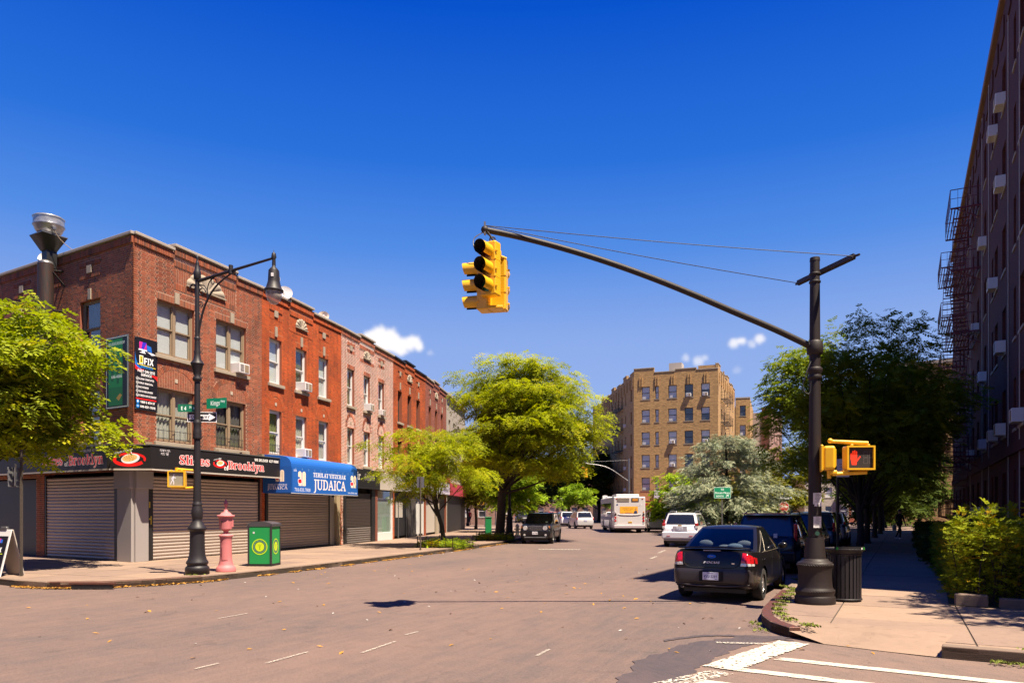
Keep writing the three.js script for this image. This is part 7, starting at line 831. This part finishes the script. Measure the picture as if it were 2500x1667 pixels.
{ const g = thing('stop_sign', 'red octagonal stop sign on a post beyond the island', 'stop sign', P(21.4, 58.6, .14)); mesh('post', box(.06, 3.1, .06, 0, 1.55, -.04), M.galv, g); const oct = n => { const s = new THREE.Shape(); for (let i = 0; i < 8; i++) { const a = (i + .5) * Math.PI / 4; s[i ? 'lineTo' : 'moveTo'](Math.cos(a) * n, Math.sin(a) * n); } return s; }; mesh('plate', new THREE.ExtrudeGeometry(oct(.42), { depth: .01, bevelEnabled: false }).translate(0, 1.98, 0), M.white, g); mesh('field', new THREE.ExtrudeGeometry(oct(.385), { depth: .006, bevelEnabled: false }).translate(0, 1.98, .008), std(.5, .012, .02, .5), g); mesh('lettering', new THREE.PlaneGeometry(.6, .26).translate(0, 1.98, .018), new THREE.MeshStandardMaterial({ map: canvasTex(256, 110, (c, w, h) => { c.fillStyle = '#c01a22'; c.fillRect(0, 0, w, h); txt(c, 'STOP', 128, 92, 'bold 100px sans-serif', '#fff', { align: 'center', fit: 240 }); }), roughness: .5 }), g);
  const o = textSign('one_way_sign', 'small black and white arrow sign above the stop sign', .9, .3, .012, 512, 170, (c, w, h) => { c.fillStyle = '#151418'; c.fillRect(0, 0, w, h); c.fillStyle = '#f0eef2'; c.beginPath(); c.moveTo(490, 50); c.lineTo(130, 50); c.lineTo(130, 20); c.lineTo(20, 85); c.lineTo(130, 150); c.lineTo(130, 120); c.lineTo(490, 120); c.fill(); txt(c, 'ONE WAY', 150, 112, 'bold 72px sans-serif', '#151418', { fit: 310 }); }); o.position.copy(P(21.4, 58.6, 2.78)); }
{ const g = thing('street_lamp', 'plain black lamp post beside the tall feathery tree', 'street lamp', P(-.15, 43.9, .15)); mesh('base', lathe([[0, 0], [.3, 0], [.3, .16], [.25, .24], [.2, .5], [.18, 1.1], [.22, 1.2], [.12, 1.4], [.13, 1.6], [.09, 1.8]], 20), M.iron, g); mesh('post', cyl(.085, .05, 6.4, 0, 1.7, 0, 14), M.iron, g); mesh('arm', tube([[0, 7.4, 0], [.6, 7.9, 0], [2.2, 8.1, 0]], .04, .03, 14, 8), M.iron, g); mesh('lantern', lathe([[0, 8.1], [.1, 8.0], [.16, 7.7], [.25, 7.4], [.2, 7.3], [0, 7.1]], 16), M.iron, g, [2.2, 0, 0]); }
{ const g = thing('fire_hydrant', 'pale fire hydrant beside a grey bollard at the kerb', 'hydrant', P(.35, 49.2, .15)); mesh('barrel', lathe([[0, 0], [.17, 0], [.17, .06], [.12, .1], [.11, .55], [.14, .6], [.14, .65], [.1, .74], [.03, .8], [0, .8]], 18), std(.42, .40, .38, .5), g); for (const s of [1, -1]) mesh('outlet', cyl(.05, .05, .1, 0, 0, 0, 10).rotateZ(-s * Math.PI / 2).translate(s * .1, .45, 0), std(.42, .4, .38, .5), g); const b = thing('bollard', 'grey round-topped bollard beside the fire hydrant', 'bollard', P(.78, 48.6, .15)); mesh('post', lathe([[0, 0], [.1, 0], [.1, .85], [.08, .93], [0, .96]], 16), M.galv, b); mesh('band', cyl(.103, .103, .08, 0, .7, 0, 16), M.white, b); }
{ const g = thing('newspaper_box', 'narrow green box standing behind the tall tree trunk', 'street box', P(-1.6, 50.5, .15)); mesh('body', rbox(.42, 1.1, .42, .03, 0, .62, 0), std(.01, .2, .06, .5), g); mesh('foot', box(.46, .08, .46, 0, .04, 0), M.black, g); mesh('hood', rbox(.46, .1, .46, .03, 0, 1.2, 0), std(.01, .14, .05, .5), g); }
{ const g = thing('bicycle', 'dark bicycle leaning by the railed bed of the tall tree', 'bicycle', P(-.45, 46.6, .15), 70 * deg); for (const x of [-.5, .5]) { const w = grp('wheel'); w.position.set(x, .34, 0); g.add(w); mesh('tyre', new THREE.TorusGeometry(.32, .02, 6, 28), M.rubber, w); const sp = []; for (let i = 0; i < 8; i++) sp.push(rod([0, 0, 0], [.31 * Math.cos(i * .785), .31 * Math.sin(i * .785), 0], .003, .003, 4)); mesh('spokes', merge(sp), M.galv, w); } mesh('frame', merge([rod([-.5, .34, 0], [-.1, .32, 0], .016), rod([-.1, .32, 0], [-.2, .82, 0], .016), rod([-.5, .34, 0], [-.18, .74, 0], .014), rod([-.1, .32, 0], [.38, .78, 0], .018), rod([-.18, .74, 0], [.38, .82, 0], .016), rod([.36, .9, 0], [.5, .34, 0], .016)]), M.black, g); mesh('saddle', rbox(.24, .05, .12, .02, -.22, .87, 0), M.black, g); mesh('handlebar', tube([[.3, .98, -.26], [.38, .95, 0], [.3, .98, .26]], .014, .014, 10, 6), M.black, g); }
function farPed(X, Z, label) { const g = thing('signal_post', label, 'signal post', P(X, Z, .15)); mesh('post', merge([cyl(.1, .08, .4, 0, 0, 0, 12), cyl(.05, .05, 3.0, 0, .3, 0, 12)]), M.galv, g); mesh('signal', rbox(.5, .45, .25, .04, -.38, 2.5, 0), M.signal, g); mesh('lens', box(.36, .33, .02, -.38, 2.5, .13), M.black, g); mesh('bracket', bar([-.3, 2.78, 0], [0, 2.78, 0], .06, .06), M.signal, g); }
farPed(-2.7, 75.5, 'grey post with a yellow crossing signal at the end of the shop pavement'); farPed(-1.9, 86, 'grey post with a yellow crossing signal across the side street');
{ const g = thing('signal_mast', 'thin grey signal mast with an arm over the road beyond the bus', 'signal mast', P(13.2, 84, .1)); mesh('post', cyl(.12, .08, 7.6, 0, 0, 0, 10), M.galv, g); mesh('arm', tube([[0, 5.0, 0], [-2.5, 6.6, 0], [-5.2, 7.1, 0]], .06, .05, 16, 8), M.galv, g); mesh('guy_wire', rod([0, 7.4, 0], [-5.2, 7.2, 0], .015), M.galv, g); const t = thing('traffic_light', 'small yellow traffic light with a red lamp over the far road', 'traffic light', P(8.0, 84, 5.6)); mesh('housing', merge([rbox(.34, 1.05, .26, .03, 0, .62, 0), rbox(.34, 1.05, .26, .03, .38, .5, -.1)]), M.signal, t); [[.95, std(.5, .02, .01, .3)], [.62, std(.3, .15, .01, .3)], [.3, std(.02, .15, .08, .3)]].forEach(([y, m]) => { mesh('lens', new THREE.CylinderGeometry(.1, .1, .03, 16).rotateX(Math.PI / 2).translate(0, y, .14), m, t); mesh('visor', new THREE.CylinderGeometry(.115, .115, .2, 16, 1, true).rotateX(Math.PI / 2).translate(0, y, .22), M.signal, t); }); mesh('hanger', rod([0, 1.1, 0], [0, 1.6, 0], .03), M.galv, t); }
{ const g = thing('work_sign', 'orange diamond roadwork sign by the island under the spruce', 'sign', P(15.4, 60, .14)); mesh('panel', box(1.0, 1.0, .02).rotateZ(.785).translate(0, 1.25, 0), std(.7, .12, .02, .6), g); mesh('stand', merge([rod([-.4, 0, .2], [0, .7, 0], .02), rod([.4, 0, .2], [0, .7, 0], .02), rod([0, 0, -.4], [0, .9, 0], .02)]), M.black, g); }
for (const [x, z, label] of [[8.8, 70.5, 'white parking sign on a thin post beside the silver minivan'], [9.3, 62, 'white parking sign on a thin post hidden behind the bus'], [1.9, 90, 'small white parking sign before the dark far trees']].filter((_, i) => i !== 1)) { const g = thing('sign_pole', label, 'sign pole', P(x, z, .1)); mesh('pole', cyl(.035, .035, 3.2, 0, 0, 0, 8), M.galv, g); mesh('plate', rbox(.45, .6, .02, .005, 0, 2.85, .04), M.white, g); }
{ const g = thing('fire_escape_lamp', 'black hanging lamp on a post behind the olive tree', 'street lamp', P(34, 78, .1)); g.name = numbered('street_lamp'); mesh('post', cyl(.1, .06, 8.5, 0, 0, 0, 10), M.iron, g); mesh('arm', rod([0, 8.4, 0], [-1.6, 8.6, 0], .05), M.iron, g); mesh('lantern', lathe([[0, 8.5], [.14, 8.2], [.3, 7.7], [.2, 7.5], [0, 7.3]], 14), M.white, g, [-1.6, 0, 0]); }

// ---------- people ----------
function person(label, X, Z, turn, J, cols, y = .15) { // one continuous body from tapered capsules joined smoothly
  const g = thing('person', label, 'person', P(X, Z, y), turn), N = 76, S = 2.0, mc = new MarchingCubes(N, M.black, false, false, 60000), bones = J.bones;
  const cap = (p, a, b, ra, rb) => { const ba = [b[0] - a[0], b[1] - a[1], b[2] - a[2]], pa = [p[0] - a[0], p[1] - a[1], p[2] - a[2]], h = clamp((pa[0] * ba[0] + pa[1] * ba[1] + pa[2] * ba[2]) / (ba[0] ** 2 + ba[1] ** 2 + ba[2] ** 2 + 1e-9)); return Math.hypot(pa[0] - ba[0] * h, pa[1] - ba[1] * h, pa[2] - ba[2] * h) - lerp(ra, rb, h); };
  for (let k = 0; k < N; k++) for (let j = 0; j < N; j++) for (let i = 0; i < N; i++) { const p = [(i / N - .5) * S, (j / N) * S - .05, (k / N - .5) * S]; let d = 9; if (Math.abs(p[0]) < .55 && Math.abs(p[2]) < .6) for (const b of bones) { const q = cap(p, b[0], b[1], b[2], b[3]), kk = .035, h = clamp(.5 + .5 * (d - q) / kk); d = lerp(d, q, h) - kk * h * (1 - h); } mc.field[i + j * N + k * N * N] = -d; }
  mc.isolation = 0; mc.update(); const n = mc.count ?? mc.geometry.drawRange.count, pos = new Float32Array(n * 3), col = new Float32Array(n * 3); for (let i = 0; i < n; i++) { const x = mc.positionArray[3 * i] * S / 2, yy = (mc.positionArray[3 * i + 1] + 1) / 2 * S - .05, z = mc.positionArray[3 * i + 2] * S / 2; pos.set([x, yy, z], 3 * i); const c = cols(x, yy, z); col.set(c, 3 * i); }
  const bg = new THREE.BufferGeometry(); bg.setAttribute('position', new THREE.BufferAttribute(pos, 3)); bg.setAttribute('color', new THREE.BufferAttribute(col, 3)); bg.setAttribute('normal', new THREE.BufferAttribute(new Float32Array(mc.normalArray.slice(0, n * 3)), 3)); bg.computeVertexNormals(); mesh('body', bg, vcol(.9), g);
  mesh('hair', new THREE.SphereGeometry(.112, 14, 10, 0, 6.3, 0, 1.75).translate(0, J.head + .02, .012), J.hair, g); return g;
}
const walker = () => { const f = (x, y, z) => [x, y, z], B = []; const add = (a, b, ra, rb) => B.push([a, b, ra, rb]); add([0, .95, 0], [0, 1.12, 0], .145, .125); add([0, 1.12, 0], [0, 1.36, .01], .125, .13); add([-.13, 1.4, 0], [.13, 1.4, 0], .06, .06); add([0, 1.42, 0], [0, 1.53, 0], .055, .05); add([0, 1.58, -.01], [0, 1.64, 0], .085, .095); add([0, 1.57, -.09], [0, 1.55, -.11], .014, .016);
  for (const s of [1, -1]) { const k = s * .2; add([s * .085, .93, 0], [s * .09, .5, -k * .9], .085, .06); add([s * .09, .5, -k * .9], [s * .09, .09, -k * 1.1 + (s > 0 ? .1 : .22)], .058, .04); const fz = -k * 1.1 + (s > 0 ? .1 : .22); add([s * .09, .05, fz + .03], [s * .1, .035, fz - .15], .045, .035); add([s * .19, 1.39, 0], [s * .22, 1.12, k * .35], .05, .042); add([s * .22, 1.12, k * .35], [s * .2, .9, k * .35 - .12], .04, .032); const h = [s * .2, .86, k * .35 - .14]; add([s * .2, .9, k * .35 - .12], h, .03, .032); for (let i = 0; i < 4; i++) add([h[0], h[1] - .02, h[2] - .025 + i * .018], [h[0] - s * .012, h[1] - .09 + .01 * Math.abs(i - 1), h[2] - .04 + i * .02], .0105, .009); add([h[0] - s * .02, h[1], h[2] - .02], [h[0] - s * .03, h[1] - .05, h[2] - .05], .011, .009); }
  return { bones: B, head: 1.62 }; };
{ const J = walker(); J.hair = std(.02, .015, .012, .8); const g = person('person in dark clothes walking up the shaded pavement with a pale bag', 22.6, 43.4, Math.PI + .2, J, (x, y, z) => y > 1.5 ? [.35, .2, .14] : y < .1 ? [.45, .45, .48] : y < .95 ? [.012, .012, .016] : Math.abs(x) > .17 && y < .93 ? [.35, .2, .14] : [.014, .013, .016]); const b = thing('handbag', 'pale bag carried by the person on the shaded pavement', 'bag', P(22.34, 43.5, .62)); mesh('bag', rbox(.22, .3, .1, .03, 0, .2, 0), M.offwhite, b); mesh('strap', tube([[-.08, .34, 0], [0, .48, 0], [.08, .34, 0]], .01, .01, 10, 5), M.offwhite, b); }
{ const J = walker(); J.hair = std(.02, .015, .012, .8); person('person in a red top walking beyond the shop row', -5.0, 88, .4, J, (x, y, z) => y > 1.5 ? [.35, .2, .14] : y > .95 ? [.5, .015, .02] : y < .1 ? [.05, .05, .05] : [.03, .03, .05]); }
renderer.render(scene, camera);
